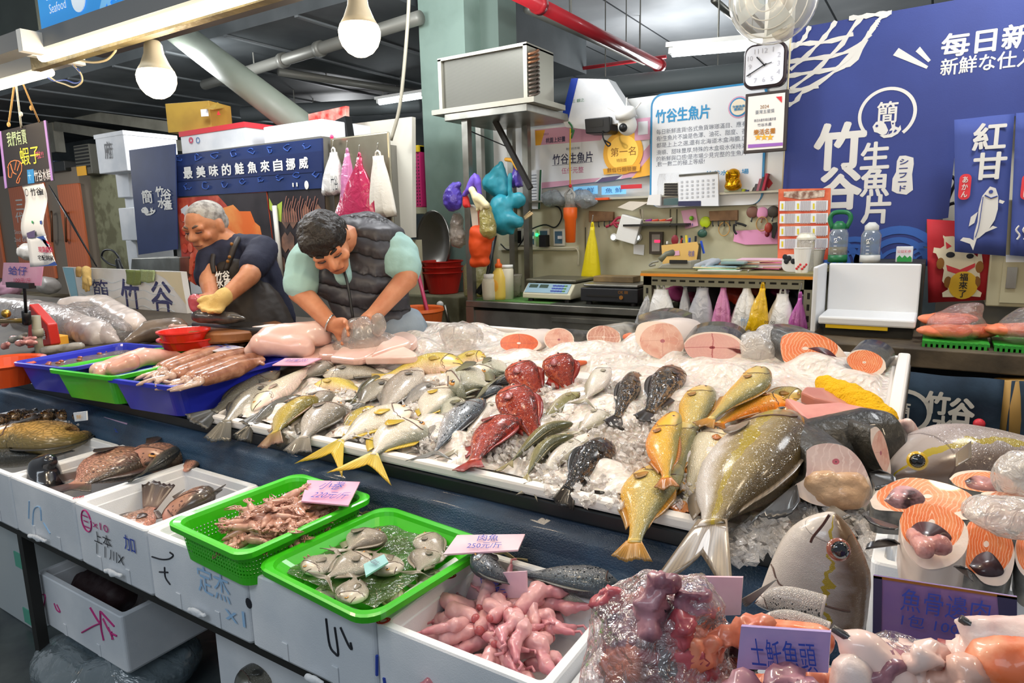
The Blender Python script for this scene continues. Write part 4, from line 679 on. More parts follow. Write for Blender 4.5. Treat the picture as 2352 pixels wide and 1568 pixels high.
def bottle(x, Y, prof, mat, label, cap=None, name='bottle'):
    c = V((CTx(x, Y), Y, CT)); o = MB().lathe(prof, c, 20).build(name, mat, smooth=True, label=label, cat='bottle')
    if cap: MB().lathe(cap[0], c, 16).build('cap', cap[1], o, True)
    return o
yl = pm('soap_yellow', '#e6c65c', .35); o = bottle(1147, 3.62, [(.045, 0), (.048, .02), (.048, .14), (.035, .18), (.022, .195), (.022, .205)], yl, 'yellow dish soap bottle with orange cap', ([(.024, .205), (.024, .225), (.012, .235), (.01, .26)], om)); MB().ball(V(o['_w'])+V((-.005, -.047, .09)), (.03, .006, .04), 12).build('label', orangep, o)
bottle(1166, 3.66, [(.04, 0), (.042, .19), (.036, .2)], pm('milky', '#dcd7c2', .4), 'cream jar right of the yellow soap bottle', ([(.04, .2), (.04, .22)], WHITE), 'jar'); bottle(1125, 3.58, [(.045, 0), (.048, .03), (.05, .11), (.04, .135)], pm('milky2', '#cfc8b2', .4), 'cream jar left of the yellow soap bottle', ([(.036, .135), (.036, .165)], WHITE), 'jar')
bottle(1094, 3.72, [(.08, 0), (.085, .02), (.085, .2), (.04, .25), (.03, .28)], film('jug', '#c9c58a', .5, .2, .4), 'translucent jug of yellowish liquid beside the rack post', None, 'jug')
bottle(1184, 3.8, [(.04, 0), (.045, .14), (.048, .15)], film('cup_clear', '#d8d2c4', .4), 'clear cup on the counter right of the cream jar', None, 'cup'); 
MB().tube([V((CTx(1097, 3.55), 3.56, CT+.04)), W(1118, 640, 3.58), W(1137, 540, 3.62)], [.025, .012, .014], 8).build('broom_handle', BLACK, smooth=True, label='black handled brush leaning against the rack post', cat='brush')
# things hung on the rack
blp = bagmat('blue_violet', '#5a47b8', .85); tealb = pm('apron_teal', '#2a8fa0', .45, bump=.25, bs=25, col2='#207888'); orb = pm('bag_orange', '#dc4c14', .55)
g = 'things hung on the rack posts'
o = blob('purple_bag', [('e', W(1040, 456, 3.5), (.07, .05, .085)), ('c', W(1042, 430, 3.5), W(1053, 424, 3.5), .04, .02)], blp, vox=.01, noise=.03, ns=.06, label='translucent purple bag hanging left of the rack post', cat='bag', group=g)
o = blob('purple_gloves', [('c', W(1092, 412, 3.44), W(1078, 434, 3.42), .035, .025), ('c', W(1078, 434, 3.42), W(1066, 448, 3.42), .02, .012), ('c', W(1096, 415, 3.42), W(1102, 445, 3.42), .022, .014), ('c', W(1090, 400, 3.42), W(1095, 412, 3.42), .01, .02)], pm('glove_purple', '#6b4fc0', .5), vox=.006, noise=.01, label='purple rubber glove tied to the rack post', cat='glove', group=g)
blob('red_glove', [('c', W(1068, 442, 3.43), W(1070, 470, 3.43), .014, .022), ('c', W(1074, 455, 3.43), W(1078, 474, 3.43), .01, .01)], pm('glove_red', '#d83434', .5), vox=.006, label='red rubber glove hanging on the rack post', cat='glove', group=g)
blob('cream_gloves', [('c', W(1084, 435, 3.41), W(1102, 470, 3.41), .022, .03), ('c', W(1098, 455, 3.4), W(1118, 472, 3.4), .03, .022), ('c', W(1100, 470, 3.4), W(1096, 482, 3.4), .014, .01), ('c', W(1110, 474, 3.4), W(1106, 482, 3.4), .014, .01)], pm('glove_cream', '#e3d6a8', .6), vox=.006, noise=.01, label='pale yellow rubber gloves hanging below the purple glove', cat='glove', group=g)
o = MB().poly([W(x, y, 3.46) for x, y in [(1079, 470), (1096, 480), (1100, 530), (1086, 532)]], (0, .04, 0)).build('pinkish_board', pm('board_white', '#d8d0c0', .5), label='cream and rust folded board hanging behind the gloves', cat='board', group=g); MB().poly([W(x, y, 3.455) for x, y in [(1096, 480), (1108, 485), (1108, 535), (1100, 533)]], (0, .04, 0)).build('rust_side', pm('rust_card', '#a3502c', .5), o)
o = blob('orange_bag', [('e', W(1102, 560, 3.46), (.085, .05, .12)), ('c', W(1094, 535, 3.46), W(1120, 542, 3.46), .05, .05), ('c', W(1088, 602, 3.46), W(1114, 600, 3.46), .035, .035)], orb, vox=.01, noise=.015, ns=.08, label='orange cloth bag hanging low on the rack post', cat='bag', group=g)
blob('olive_pouch', [('c', W(1117, 485, 3.43), W(1122, 530, 3.43), .04, .055), ('c', W(1115, 470, 3.43), W(1117, 490, 3.43), .025, .035)], film('pouch_olive', '#b0a45c', .7, .2, .4, 20), vox=.01, noise=.02, label='olive translucent pouch with pink contents on the rack post', cat='bag', group=g)
blob('grey_clear_bag', [('c', W(1048, 500, 3.55), W(1052, 550, 3.55), .04, .06)], film('bag_greyish', '#cbbfb4', .35, .15, .4, 22), vox=.012, noise=.03, label='clear wrinkled bag hanging below the purple bag', cat='bag', group=g)
blob('teal_pouch', [('c', W(1145, 392, 3.7), W(1130, 420, 3.7), .04, .06), ('c', W(1130, 420, 3.7), W(1145, 440, 3.7), .07, .05), ('c', W(1150, 375, 3.7), W(1160, 440, 3.7), .02, .05)], tealb, vox=.01, noise=.015, ns=.06, label='upper teal plastic sleeve hanging on the rack', cat='sleeve', group=g)
blob('teal_sleeve', [('c', W(1150, 470, 3.66), W(1155, 512, 3.66), .07, .08), ('c', W(1170, 505, 3.66), W(1190, 510, 3.66), .06, .04), ('c', W(1172, 400, 3.66), W(1171, 490, 3.66), .016, .016), ('e', W(1190, 460, 3.68), (.06, .03, .05)), ('c', W(1160, 520, 3.66), W(1175, 532, 3.66), .05, .02)], tealb, vox=.01, noise=.015, ns=.06, label='lower teal plastic sleeve with strap hanging on the rack', cat='sleeve', group=g)
blob('orange_clip', [('c', W(1162, 366, 3.7), W(1178, 368, 3.7), .014, .014), ('c', W(1178, 368, 3.7), W(1188, 388, 3.7), .014, .012)], orangep, vox=.006, label='orange clamp above the teal sleeve', cat='clamp', group=g)
hung_bag((1186, 385, 428), (12, 26, 0), 3.74, blp, 'blue violet bag behind the upper teal sleeve', g, hook=False)
for i, (x, y, x2, y2) in enumerate([(1205, 500, 1222, 488), (1206, 503, 1224, 490), (1204, 498, 1218, 485)]): MB().tube([W(x, y, 3.72), W(x2, y2, 3.72)], .005, 5).build('chopstick', pm('stick_wood', '#d9bd90', .6), label='wooden stick poking out right of the teal sleeve', cat='stick', group='wooden sticks beside the teal sleeve')
# right: counter edge, bottles, bin, cabinet, salmon packs, cloths
KY = 3.0; zt_ = W(2100, 800, KY).z; xa = W(1880, 800, KY).x
dw = pm('dark_wood', '#5d5140', .55, col2='#3c3429', vs=7, bump=.1); o = empty('side_counter', V((1.0, KY, .2)), 'dark weathered side counter carrying the salmon packs', 'counter')
MB().box(xa-.1, 2.4, KY, 3.85, zt_-.075, zt_).build('worktop', dw, o, bevel=.005); MB().box(xa, 2.4, KY+.2, 3.8, .2, zt_-.08).build('base', pm('counter_dark', '#23262b', .7), o)
MB().box(xa+.1, W(2124, 605, 3.5).x, 3.5, 3.9, zt_, W(2000, 605, 3.5).z).build('back_ledge', pm('ledge_dark', '#3b3a33', .6, col2='#26251f', vs=5), o)
LZ = W(2000, 605, 3.5).z
clm = pm('cloth_navy', '#22384c', .8, col2='#16283a', vs=6, bump=.15, bs=40)
for i, (l, r_, lab) in enumerate([((2040, 2308), 1, 'navy cloth with cream 竹谷 lettering hanging below the side counter'), ((2325, 2460), 0, 'second navy cloth below the side counter at the right edge')]):
    a, b = W(l[0], 870, KY-.03).x, W(l[1], 870, KY-.03).x; o = MB().grid(lambda u, v: V((a+(b-a)*u, KY-.03+.012*math.sin(u*9+v), zt_-.09-v*.55)), 16, 6).build('hanging_cloth', clm, smooth=True, solid=.004, label=lab, cat='cloth')
    if r_:
        yy = KY-.05; cc = W(2078, 945, yy); ring(cc, .074, .09, 30, yy).build('logo_ring', cream, o); T_('簡', 2070, 945, 40, 48, cream, o, yy, .02); T_('竹', 2152, 925, 60, 52, cream, o, yy, .05); T_('谷', 2208, 945, 60, 62, cream, o, yy, .05); T_('水', 2165, 975, 50, 42, cream, o, yy, .05); T_('產', 2200, 1000, 44, 40, cream, o, yy, .04)
        MB().ball(W(2249, 973, yy-.005), .02, 10).build('red_knob', redink, o, True)
MB().tube([W(2318, 870, KY+.02), W(2330, 1010, KY+.02)], .05, 10).build('stone_pot', pm('pot_tan', '#b08a4a', .6), smooth=True, label='tan post between the two navy cloths', cat='post')
BINY = 3.2; r = RW(1870, 612, 2102, 762, BINY); bz = zt_; o = empty('foam_tray', V(((r[0]+r[1])/2, BINY, bz)), 'white open fronted tray box standing on a black box', 'tray')
MB().box(r[0]+.05, r[1]-.01, BINY+.02, BINY+.28, bz+.0, W(1990, 748, BINY).z).build('black_base', pm('base_black', '#25241f', .6), o); z0 = W(1990, 748, BINY).z
pw_ = pm('white_plastic', '#e2e3e4', .4)
MB().box(r[0]+.03, r[1], BINY+.25, BINY+.27, z0, r[3]).build('back_plate', pw_, o, bevel=.006); MB().box(r[0]+.0, r[0]+.02, BINY-.02, BINY+.27, z0-.04, r[3]).build('side_plate', pw_, o, bevel=.006); MB().box(r[0]+.03, r[1], BINY-.02, BINY+.26, z0+.0, z0+.035).build('shelf_plate', pw_, o, bevel=.008); MB().box(r[0]+.06, r[1]-.1, BINY-.01, BINY+.2, z0-.016, z0).build('yellow_tray', pm('tray_yellow', '#e8c21c', .45), o)
def jug(x, y0, y1, wpx, Y, label, body, lid, liq=None, handle=None):
    a, b = W(x, y1, Y), W(x, y0, Y); w = (W(x+wpx/2, y1, Y)-a).x; h = b.z-LZ; o = empty('water_bottle', V((a.x, Y, LZ)), label, 'bottle'); c = V((a.x, Y, LZ))
    MB().lathe([(w*.85, .002), (w, .02), (w, h*.62), (w*.75, h*.72), (w*.6, h*.74)], c, 24).build('body', body, o, True)
    if liq: MB().lathe([(w*.9, .03), (w*.93, .03), (w*.93, h*.33), (w*.9, h*.33)], c, 24).build('drink', liq, o, True)
    MB().lathe([(w*.66, h*.7), (w*.7, h*.74), (w*.7, h*.82), (w*.5, h*.86), (w*.3, h*.9)], c, 24).build('lid', lid, o, True)
    MB().lathe([(w*1.01, 0), (w*1.02, .015), (w*1.0, .035)], c, 24).build('base', lid, o, True)
    if handle: MB().tube(smooth_pts([c+V((-w*.7, 0, h*.74)), c+V((-w*1.0, 0, h*.95)), c+V((-w*.6, 0, h*1.08)), c+V((w*.7, 0, h*1.08)), c+V((w*1.1, 0, h*.95)), c+V((w*.7, 0, h*.74))], 20), .011, 8).build('handle', lid, o, True)
    for i in range(5): MB().obox(c+V((-w*.2, -w*1.0, h*(.2+.08*i))), (w*.3, .002, .003)).build('scale_mark', WHITE, o)
jug(1923, 497, 603, 45, 3.6, 'green topped water bottle with yellow tea by the navy banner', film('bottle_clear', '#c9d6e0', .22, .06, .5, 8, .05), pm('lid_green', '#1c6b40', .4), pm('tea', '#b5871f', .25), 1)
jug(1997, 500, 603, 48, 3.6, 'clear water bottle with grey lid by the navy banner', film('bottle_clear', '#c9d6e0'), pm('lid_grey', '#c4c4c0', .4))
o = bx('small_sign', (2056, 566, 2098, 604), 3.62, white_card, 'small white and green sign card standing on the ledge', 'sign', LZ, .03); wpoly([(2060, 601), (2060, 592), (2066, 586), (2072, 592), (2078, 586), (2084, 592), (2090, 587), (2094, 592), (2094, 601)], 3.617).build('green_print', pm('print_grass', '#2f9a4a', .5), o); T_('公益彩券', 2077, 577, 32, 7, redink, o, 3.617)
CALY = 3.75; o = MB().poly([W(x, y, CALY) for x, y in [(1788, 434), (1908, 432), (1905, 596), (1786, 600)]], (0, .006, 0)).build('wall_calendar', pm('cal_red', '#d9704c', .5, col2='#c94a30', vs=14), label='orange wall calendar sheet with rows of white month blocks', cat='calendar')
wpoly([(1800, 440), (1895, 436), (1893, 452), (1840, 458), (1800, 452)], CALY-.002).build('print', pm('cal_photo', '#7c5a4c', .5, col2='#d8c6b4', vs=30), o)
for i in range(4):
    y = 462+i*29; wpoly([(1791, y), (1902, y-2), (1901, y+20), (1790, y+22)], CALY-.002).build('month_block', white_card, o)
    for j in range(3):
        wpoly([(1795+j*36, y+5), (1799+j*36, y+5), (1799+j*36, y+18), (1795+j*36, y+18)], CALY-.003).build('yellow_mark', pm('mark_yellow', '#d8c62a', .5), o)
        m = MB()
        for a in range(6): q = W(1804+j*36+a*4, y+11, CALY-.003); m.obox(q, (.005, .001, .05))
        m.build('date_columns', pm('date_dim', '#b3aeb4', .5), o)
r = RW(2278, 562, 2480, 712, 3.78); o = MB().box(r[0], r[1], 3.8, 4.1, r[2], r[3]+.2).build('beige_cabinet', pm('cab_beige', '#b3ac8e', .5), bevel=.006, label='beige metal cabinet with a recessed handle at the right edge', cat='cabinet'); panel('door', (r[0]+.05, r[1], r[2]+.02, r[3]+.16), 3.79, pm('cab_beige', '#b3ac8e'), o); panel('handle', RW(2314, 613, 2332, 662, 3.785), 3.78, STEEL, o); wpoly([(2310, 585), (2352, 585), (2352, 602), (2310, 602)], 3.787).build('white_tag', white_card, o)
MB().box(W(2185, 280, 4.1).x, 3.0, 4.1, 4.16, .2, 2.6).build('wall_right', pm('right_wall', '#c9c4b2', .6), kind=ST)
MB().tube(smooth_pts([W(x, y, 3.95) for x, y in [(2178, 400), (2195, 415), (2185, 440), (2170, 480), (2180, 470), (2192, 466)]], 20), .008, 6).build('black_cable', BLACK, smooth=True, label='black cable between navy banner and noren flag', cat='cable')
for i, (x0, x1, lab) in enumerate([(2118, 2275, 'left'), (2285, 2440, 'right')]):
    Yp = 3.06; a, b = W(x0, 785, Yp).x, W(x1, 785, Yp).x; o = empty('green_rack', V(((a+b)/2, Yp, zt_)), 'green slotted rack under the %s salmon pack' % lab, 'rack'); gm_ = pm('rack_green', '#2f9a34', .45)
    MB().box(a, b, Yp, Yp+.3, zt_+.012, zt_+.022).build('deck', gm_, o)
    for j in range(12): MB().box(a+(b-a)*j/12, a+(b-a)*(j+.55)/12, Yp-.004, Yp+.01, zt_, zt_+.022).build('tooth', gm_, o)
    sm = pm('salmon_flat', '#e4825c', .4, col2='#d8694a', vs=12)
    for j in range(3 if i == 0 else 2):
        p = V((a+(b-a)*(.32+.42*(j % 2)), Yp+.1+.05*j, zt_+.05+.035*(j > 1)+.02*(i))); blob('salmon_fillet', [('e', p, (.1, .06, .026)), ('e', p+V((.05, .03, .004)), (.07, .05, .022))], sm, vox=.008, noise=.012, ns=.04, label='orange salmon fillet, %s, in the %s clear pack on the side counter' % (('left one', 'right one', 'upper one')[j], lab), cat='fillet', group='packed salmon fillets')
    blob('clear_pack', [('e', V(((a+b)/2, Yp+.14, zt_+.07)), ((b-a)*.48, .13, .065)), ('c', V(((a+b)/2, Yp+.16, zt_+.1)), V((b-.05, Yp+.14, zt_+.14)), .06, .035)], film('pack_film', '#f3e6de', .12, .1, .3, 30, .8), vox=.014, noise=.02, ns=.08, label='clear plastic pack around the %s salmon fillets' % lab, cat='pack')
# ================================================================ fridge, cartons and left background
FY = 3.05
fx0, fx1 = W(398, 500, FY).x, W(750, 500, FY).x; fzt = W(560, 335, FY).z
o = empty('fridge', V(((fx0+fx1)/2, FY, .2)), 'tall fridge with printed seafood doors behind the two men', 'fridge')
MB().box(fx0, fx1, FY, FY+.7, .2, fzt).build('body', pm('fridge_steel', '#8f8d86', .4, .6), o)
def qp(px, mat, nm, par, y, th=.006): return MB().poly([W(a, b, y) for a, b in px], (0, th, 0)).build(nm, mat, par)
ban = pm('fridge_banner', '#26376a', .4, col2='#20305c', vs=3); lblue = pm('banner_line', '#3f62b4', .5)
b_ = qp([(388, 358), (738, 317), (741, 432), (399, 452)], ban, 'header_banner', o, FY-.02, .015)
qp([(392, 383), (739, 346), (740, 394), (396, 418)], pm('banner_band', '#1f2c58', .4), 'band', b_, FY-.024, .003)
for i, ch in enumerate('最美味的鮭魚來自挪威'): T_(ch, 432+i*29.5, 397-i*2.55, 21, 27, WHITE, b_, FY-.026, .04)
rd = random.Random(3); m = MB()
for i in range(16):
    cx, cy = 410+i*21, (432 if i % 2 else 365)-i*2.2; m.tube(smooth_pts([W(cx+rd.uniform(3, 11)*math.cos(t), cy+rd.uniform(3, 9)*math.sin(t), FY-.024) for t in np.linspace(0, rd.uniform(4, 6.2), 7)], 12), .0035, 4)
m.build('seafood_line_print', lblue, b_); T_('||', 678, 424, 12, 9, WHITE, b_, FY-.026, .03); MB().ball(W(704, 425, FY-.024), (.02, .002, .028), 10).build('white_mark', WHITE, b_)
# printed doors
dk = pm('door_print_dark', '#3a3436', .35, col2='#2a2527', vs=4)
d1 = qp([(405, 455), (612, 440), (640, 668), (425, 676)], pm('door_print_red', '#b23a2c', .35, col2='#d9684c', vs=7), 'left_door', o, FY-.012)
P_ = lambda px, mat, par, d: qp(px, mat, 'food_print', par, FY-.013-d, .001)
P_([(500, 448), (611, 441), (626, 560), (560, 530), (520, 470)], dk, d1, .001)
sal = pm('print_salmon', '#e8702c', .4, col2='#f09a50', vs=5); P_([(510, 478), (535, 470), (550, 485), (575, 485), (585, 510), (597, 520), (605, 560), (632, 620), (636, 655), (600, 640), (560, 560), (520, 520)], sal, d1, .002)
rd = random.Random(5); roe = [pm('print_roe', '#d84a34', .3, col2='#e87858', vs=9), pm('print_roe2', '#c23a2a', .3, col2='#df5e44', vs=8)]
for i in range(26): x, y = 412+rd.uniform(4, 62)+i*.6, 480+i*6.6+rd.uniform(-6, 6); MB().ball(W(x, y, FY-.016-i*.0002), (.035, .001, .035), 10).build('roe_print', roe[i % 2], d1)
P_([(415, 480), (430, 470), (445, 500), (420, 510)], white_card, d1, .004); P_([(428, 640), (450, 655), (470, 650), (500, 672), (430, 676)], white_card, d1, .004)
d2 = qp([(616, 440), (745, 430), (752, 672), (640, 684)], dk, 'right_door', o, FY-.012)
for px, mt in (([(618, 455), (626, 470), (624, 485), (619, 480)], pm('print_lime', '#a9c04a', .4)), ([(637, 470), (648, 462), (646, 510), (636, 505)], pm('print_lime', '#a9c04a'))): P_(px, mt, d2, .001)
m1, m2 = pm('print_prawn', '#8f6a58', .4, col2='#5e4a42', vs=9), pm('print_prawn_pink', '#c98a78', .5)
for i in range(15):
    x, y = 650+(i % 4)*24+rd.uniform(-8, 8), 500+(i//4)*48+rd.uniform(-10, 10); P_([(x, y-22), (x+9, y-10), (x+10, y+12), (x+2, y+26), (x-8, y+10), (x-7, y-10)], m1, d2, .002+i*.0002)
m = MB()
for i in range(14): x = 652+i*5.5; m.tube([W(x+6, 450+(i % 3)*6, FY-.018), W(x, 480, FY-.018), W(x+3, 510, FY-.018)], .002, 4)
m.build('feeler_print', m2, d2)
MB().tube([W(630, 472, FY-.04), W(648, 648, FY-.04)], .016, 8).build('door_handle', pm('handle_white', '#cfcdc4', .4), o, True)
# side banner
o = qp([(296, 345), (402, 330), (407, 572), (318, 585)], pm('side_banner', '#2b3a66', .5, col2='#23315a', vs=3), 'side_banner', None, FY-.06, .008); tag(o, 'narrow navy banner with white round logo hanging left of the fridge', 'banner')
Yb = FY-.062; ring(W(338, 455, Yb), .052, .062, 28, Yb, -.5, math.pi+.4).build('logo_ring', WHITE, o); T_('簡', 338, 452, 24, 30, WHITE, o, Yb, .02); fishlogo(o, 341, 483, .5, Yb, WHITE, INKK)
for ch, x, y in (('竹', 367, 440), ('谷', 384, 446), ('水', 372, 466), ('產', 386, 470)): T_(ch, x, y, 19, 24, WHITE, o, Yb, .045)
# cartons on the fridge
kb = pm('cardboard', '#b8953e', .7, col2='#a8863a', vs=4)
def crate(px, Y, d, mat, label, lid=None, prints=(), name='foam_box', z=None):
    r = RW(*px, Y); o = MB().box(r[0], r[1], Y, Y+d, r[2] if z is None else z, r[3]).build(name, mat, bevel=.008, label=label, cat='box')
    if lid: MB().box(r[0]-.006, r[1]+.006, Y-.006, Y+d+.006, r[3]-lid[0], r[3]+.006).build('lid', lid[1], o)
    for b, x, y, w, h, mt in prints: T_(b, x, y, w, h, mt, o, Y-(.007 if lid else 0), .02)
    return o
crate((413, 305, 566, 338), FY+.06, .5, FOAM, 'long white carton with red lid edge on the fridge', (.03, redink), (('◎', 439, 322, 10, 14, INKR), ('○', 455, 322, 9, 14, pm('sticker_ink', '#2f6aa8', .5))), z=fzt)
c = W(460, 275, FY+.1); o = MB().obox(W(459, 274, FY+.22), (.38, .26, .21), V((1, .35, 0))).build('cardboard_box', kb, bevel=.003, label='brown cardboard box on the red edged white carton', cat='box'); MB().poly([W(468, 250, FY+.02), W(500, 236, FY+.25), W(516, 248, FY+.3), W(490, 252, FY+.1)], (0, 0, .004)).build('top_flap', kb, o)
X_ = V((1, .35, 0)).normalized(); text('▲', W(506, 260, FY+.16), .03, .03, redink, o, X=X_, bold=.02, off=.02); MB().obox(W(470, 259, FY+.07), (.06, .004, .05), X_).build('sticker', white_card, o)
crate((604, 292, 742, 326), FY+.1, .45, FOAM, 'white foam box on the right half of the fridge', z=fzt)
o = MB().poly([W(x, y, FY+.3) for x, y in [(740, 290), (792, 266), (802, 330), (740, 326)]], (0, .06, 0)).build('dark_monitor', BLACK, label='dark monitor back right of the foam box on the fridge', cat='monitor'); MB().ball(W(762, 314, FY+.0), .012, 8).build('red_light', pm('red_led', '#ff2a55'), o)
MB().poly([W(x, y, FY+.5) for x, y in [(708, 262), (795, 243), (795, 285), (710, 290)]], (0, .03, 0)).build('red_sign', pm('sign_red', '#cf3a34', .5, col2='#e8a89a', vs=9), label='small red sign board behind the dark monitor', cat='sign')
MB().box(W(570, 320, 3.5).x, W(604, 320, 3.5).x, 3.5, 3.7, fzt, fzt+.14).build('orange_crate', om, label='orange crate between the two white boxes on the fridge', cat='crate', bevel=.005)
crate((217, 312, 293, 392), 3.4, .5, FOAM, 'white foam box at the top of the left foam stack', (.03, FOAM), (('府', 248, 345, 16, 40, INKK),))
crate((263, 391, 300, 452), 3.55, .4, FOAM, 'white foam box second from the top of the left foam stack', z=None)
crate((285, 452, 310, 478), 3.6, .4, FOAM, 'small white foam box third from the top of the left foam stack'); crate((271, 478, 316, 552), 3.5, .4, FOAM, 'white foam box near the bottom of the left foam stack'); r = RW(293, 552, 320, 690, 3.6); MB().box(r[0], r[1]+.1, 3.58, 3.95, .2, r[3]).build('foam_box', FOAM, bevel=.006, label='lowest white foam box of the left stack', cat='box')
o = MB().poly([W(x, y, 2.95) for x, y in [(302, 593), (412, 590), (412, 640), (298, 640)]], (0, .25, 0)).build('steel_cover', STEEL, bevel=.006, label='shiny steel cover below the narrow navy banner', cat='cover'); MB().box(W(302, 640, 2.95).x, W(412, 640, 2.95).x, 2.96, 3.2, .2, W(350, 642, 2.95).z).build('stand', DARK, o)
# steel panel with hung bags, white board, pink basket, wok, red bowls
PY = 3.1; r = RW(757, 318, 912, 690, PY); MB().box(r[0], r[1], PY, PY+.02, .2, r[3]).build('steel_sheet', pm('panel_steel', '#a7a08c', .33, .75, col2='#8f8872', vs=2), bevel=.01, label='brushed steel sheet standing right of the fridge', cat='panel')
o = MB().poly([W(x, y, 3.75) for x, y in [(800, 285), (946, 268), (948, 545), (800, 560)]], (0, .04, 0)).build('white_board', pm('board_cream', '#d8d4c6', .5), label='pale board standing behind the steel sheet', cat='board'); MB().box(W(800, 560, 3.75).x, W(948, 545, 3.75).x, 3.8, 3.85, .2, W(870, 552, 3.75).z).build('support', beige, o)
mg = bagmat('magenta', '#b81e50', .92)
for i, (px, wpx, mt, lb_, pr) in enumerate([((766, 350, 446), (16, 52, 2), wb, 'white bag hanging left of the magenta bag', 1), ((826, 362, 530), (10, 128, -6), mg, 'big magenta bag hanging on the steel sheet', 0), ((798, 352, 470), (8, 30, 4), pb, 'pink bag squeezed between white and magenta bags', 0), ((868, 358, 496), (24, 58, 12), pm('bag_cloth', '#dcd6ca', .6, bump=.2), 'cream bag hanging right of the magenta bag', 0)]): hung_bag(px, wpx, PY-.06-.02*(i == 1), mt, lb_, 'bags hanging on the steel sheet', (lambda o: T_('竹谷', 768, 420, 16, 34, INKK, o, PY-.13)) if pr else None)
MB().tube(smooth_pts([W(x, y, 3.6) for x, y in [(940, -20), (936, 60), (925, 190), (915, 260), (898, 322)]], 20), .012, 6).build('hanging_cable', pm('cable_beige', '#a8a392', .6), smooth=True, label='pale cable hanging down left of the green pillar', cat='cable')
r = RW(945, 335, 985, 475, 4.2); k = NT('pink_mesh'); sp_ = k.n('SeparateXYZ', {0: k.n('TexCoord').outputs['Object']}); gx = k.m_('FRACT', k.m_('MULTIPLY', sp_.outputs[0], 38)); gz = k.m_('FRACT', k.m_('MULTIPLY', sp_.outputs[2], 38)); hl = k.m_('MULTIPLY', k.m_('GREATER_THAN', gx, .5), k.m_('GREATER_THAN', gz, .5)); k.set(Base_Color=k.mix(hl, lin('#c42a6c'), lin('#5a1434')), Roughness=.4)
o = MB().box(r[0]-.1, W(966, 400, 4.2).x, 4.2, 4.5, r[2], r[3]).build('pink_basket', k.m, label='pink mesh basket left of the green pillar', cat='basket', bevel=.008); MB().box(r[0]-.105, W(966, 400, 4.2).x, 4.19, 4.5, r[3]-.05, r[3]+.0).build('yellow_cloth', pm('cloth_yellow', '#d8b81c', .7), o)
MB().box(r[0]-.1, W(966, 400, 4.2).x, 4.15, 4.6, r[2]-.05, r[2]).build('shelf_board', beige, label='beige shelf board under the pink basket', cat='shelf')
c = W(992, 556, 3.95); o = MB().lathe([(.01, .12), (.14, .1), (.22, .03), (.235, 0), (.22, .02), (.12, .085), (.01, .1)], c, 28, V((-.35, -1, .05))*-1).build('wok', pm('wok_steel', '#8f8c86', .3, .85), smooth=True, label='round steel wok hanging at the left edge of the pillar', cat='wok')
redb = pm('basin_red', '#b52318', .4, col2='#a31c14', vs=5)
def basin(c, R_, h, mat, label, n=1, name='basin', group=None, ry=1):
    o = None
    for i in range(n):
        q = V(c)+V((0, 0, h*.25*i)); w = R_*(1+.0*i); x = MB().lathe([(w*.72, 0), (w*.95, h*.92), (w*1.03, h*.95), (w*1.03, h), (w*.95, h*.99), (w*.7, h*.06), (.001, h*.05)], q, 36).build(name, mat, smooth=False, label=label[i], cat='basin', group=group)
for x, y, R_, n_, l in ((1019, 672, 37, 3, 'right'), (962, 665, 26, 2, 'left')):
    Yb = 3.95; c = W(x, y, Yb); w = (W(x+R_, y, Yb)-c).x; basin(c, w, .16, redb, ['red plastic basin, %s of the %s stack beside the pillar foot' % (('bottom', 'middle', 'top')[i] if n_ == 3 else ('bottom', 'top')[i], l) for i in range(n_)], n_)
MB().box(W(940, 690, 3.8).x, W(1062, 690, 3.8).x, 3.75, 4.15, .2, W(1019, 673, 3.95).z).build('concrete_block', pm('mouldy_wall', '#7c7a62'), bevel=.01, label='stained concrete ledge under the red basins', cat='ledge')
c = W(962, 790, 3.3); o = MB().lathe([(.12, 0), (.165, .27), (.175, .28), (.17, .3), (.155, .29), (.115, .02), (.001, .015)], c+V((0, 0, -.06)), 28).build('orange_bucket', pm('bucket_orange', '#cf5f24', .4), label='orange bucket on the floor behind the man in the vest', cat='bucket'); bz_ = o.location.z; MB().lathe([(.15, .2), (.16, .25), (.16, bz_-.01), (.15, bz_)], V((c.x, c.y, 0)), 24).build('drum', pm('drum_grey', '#6a6c68', .5), label='grey drum under the orange bucket', cat='drum')
MB().tube([W(953, 598, 3.5), W(1000, 790, 3.4)], .013, 8).build('mop_pole', pm('pole_pink', '#b5385c', .4), smooth=True, label='dark pink pole leaning beside the orange bucket', cat='pole'); MB().tube([W(948, 612, 3.9), W(951, 690, 3.9)], .018, 8).build('drain_pipe', pm('pvc', '#c8c2ae', .5), smooth=True, label='short pale drain pipe left of the red basins', cat='pipe')
o = MB().tube(smooth_pts([W(x, y, 3.74) for x, y in [(980, 708), (1010, 705), (1014, 712), (1012, 722)]], 12), .012, 8).build('water_tap', STEEL, smooth=True, label='small steel tap on the stained ledge', cat='tap'); MB().ball(W(1011, 699, 3.74), (.03, .02, .025), 10).build('handle', WHITE, o, True)
MB().tube([W(1022, 700, 3.74), W(1032, 745, 3.74)], .01, 8).build('rod', STEEL, smooth=True, label='thin steel rod right of the small tap', cat='rod')
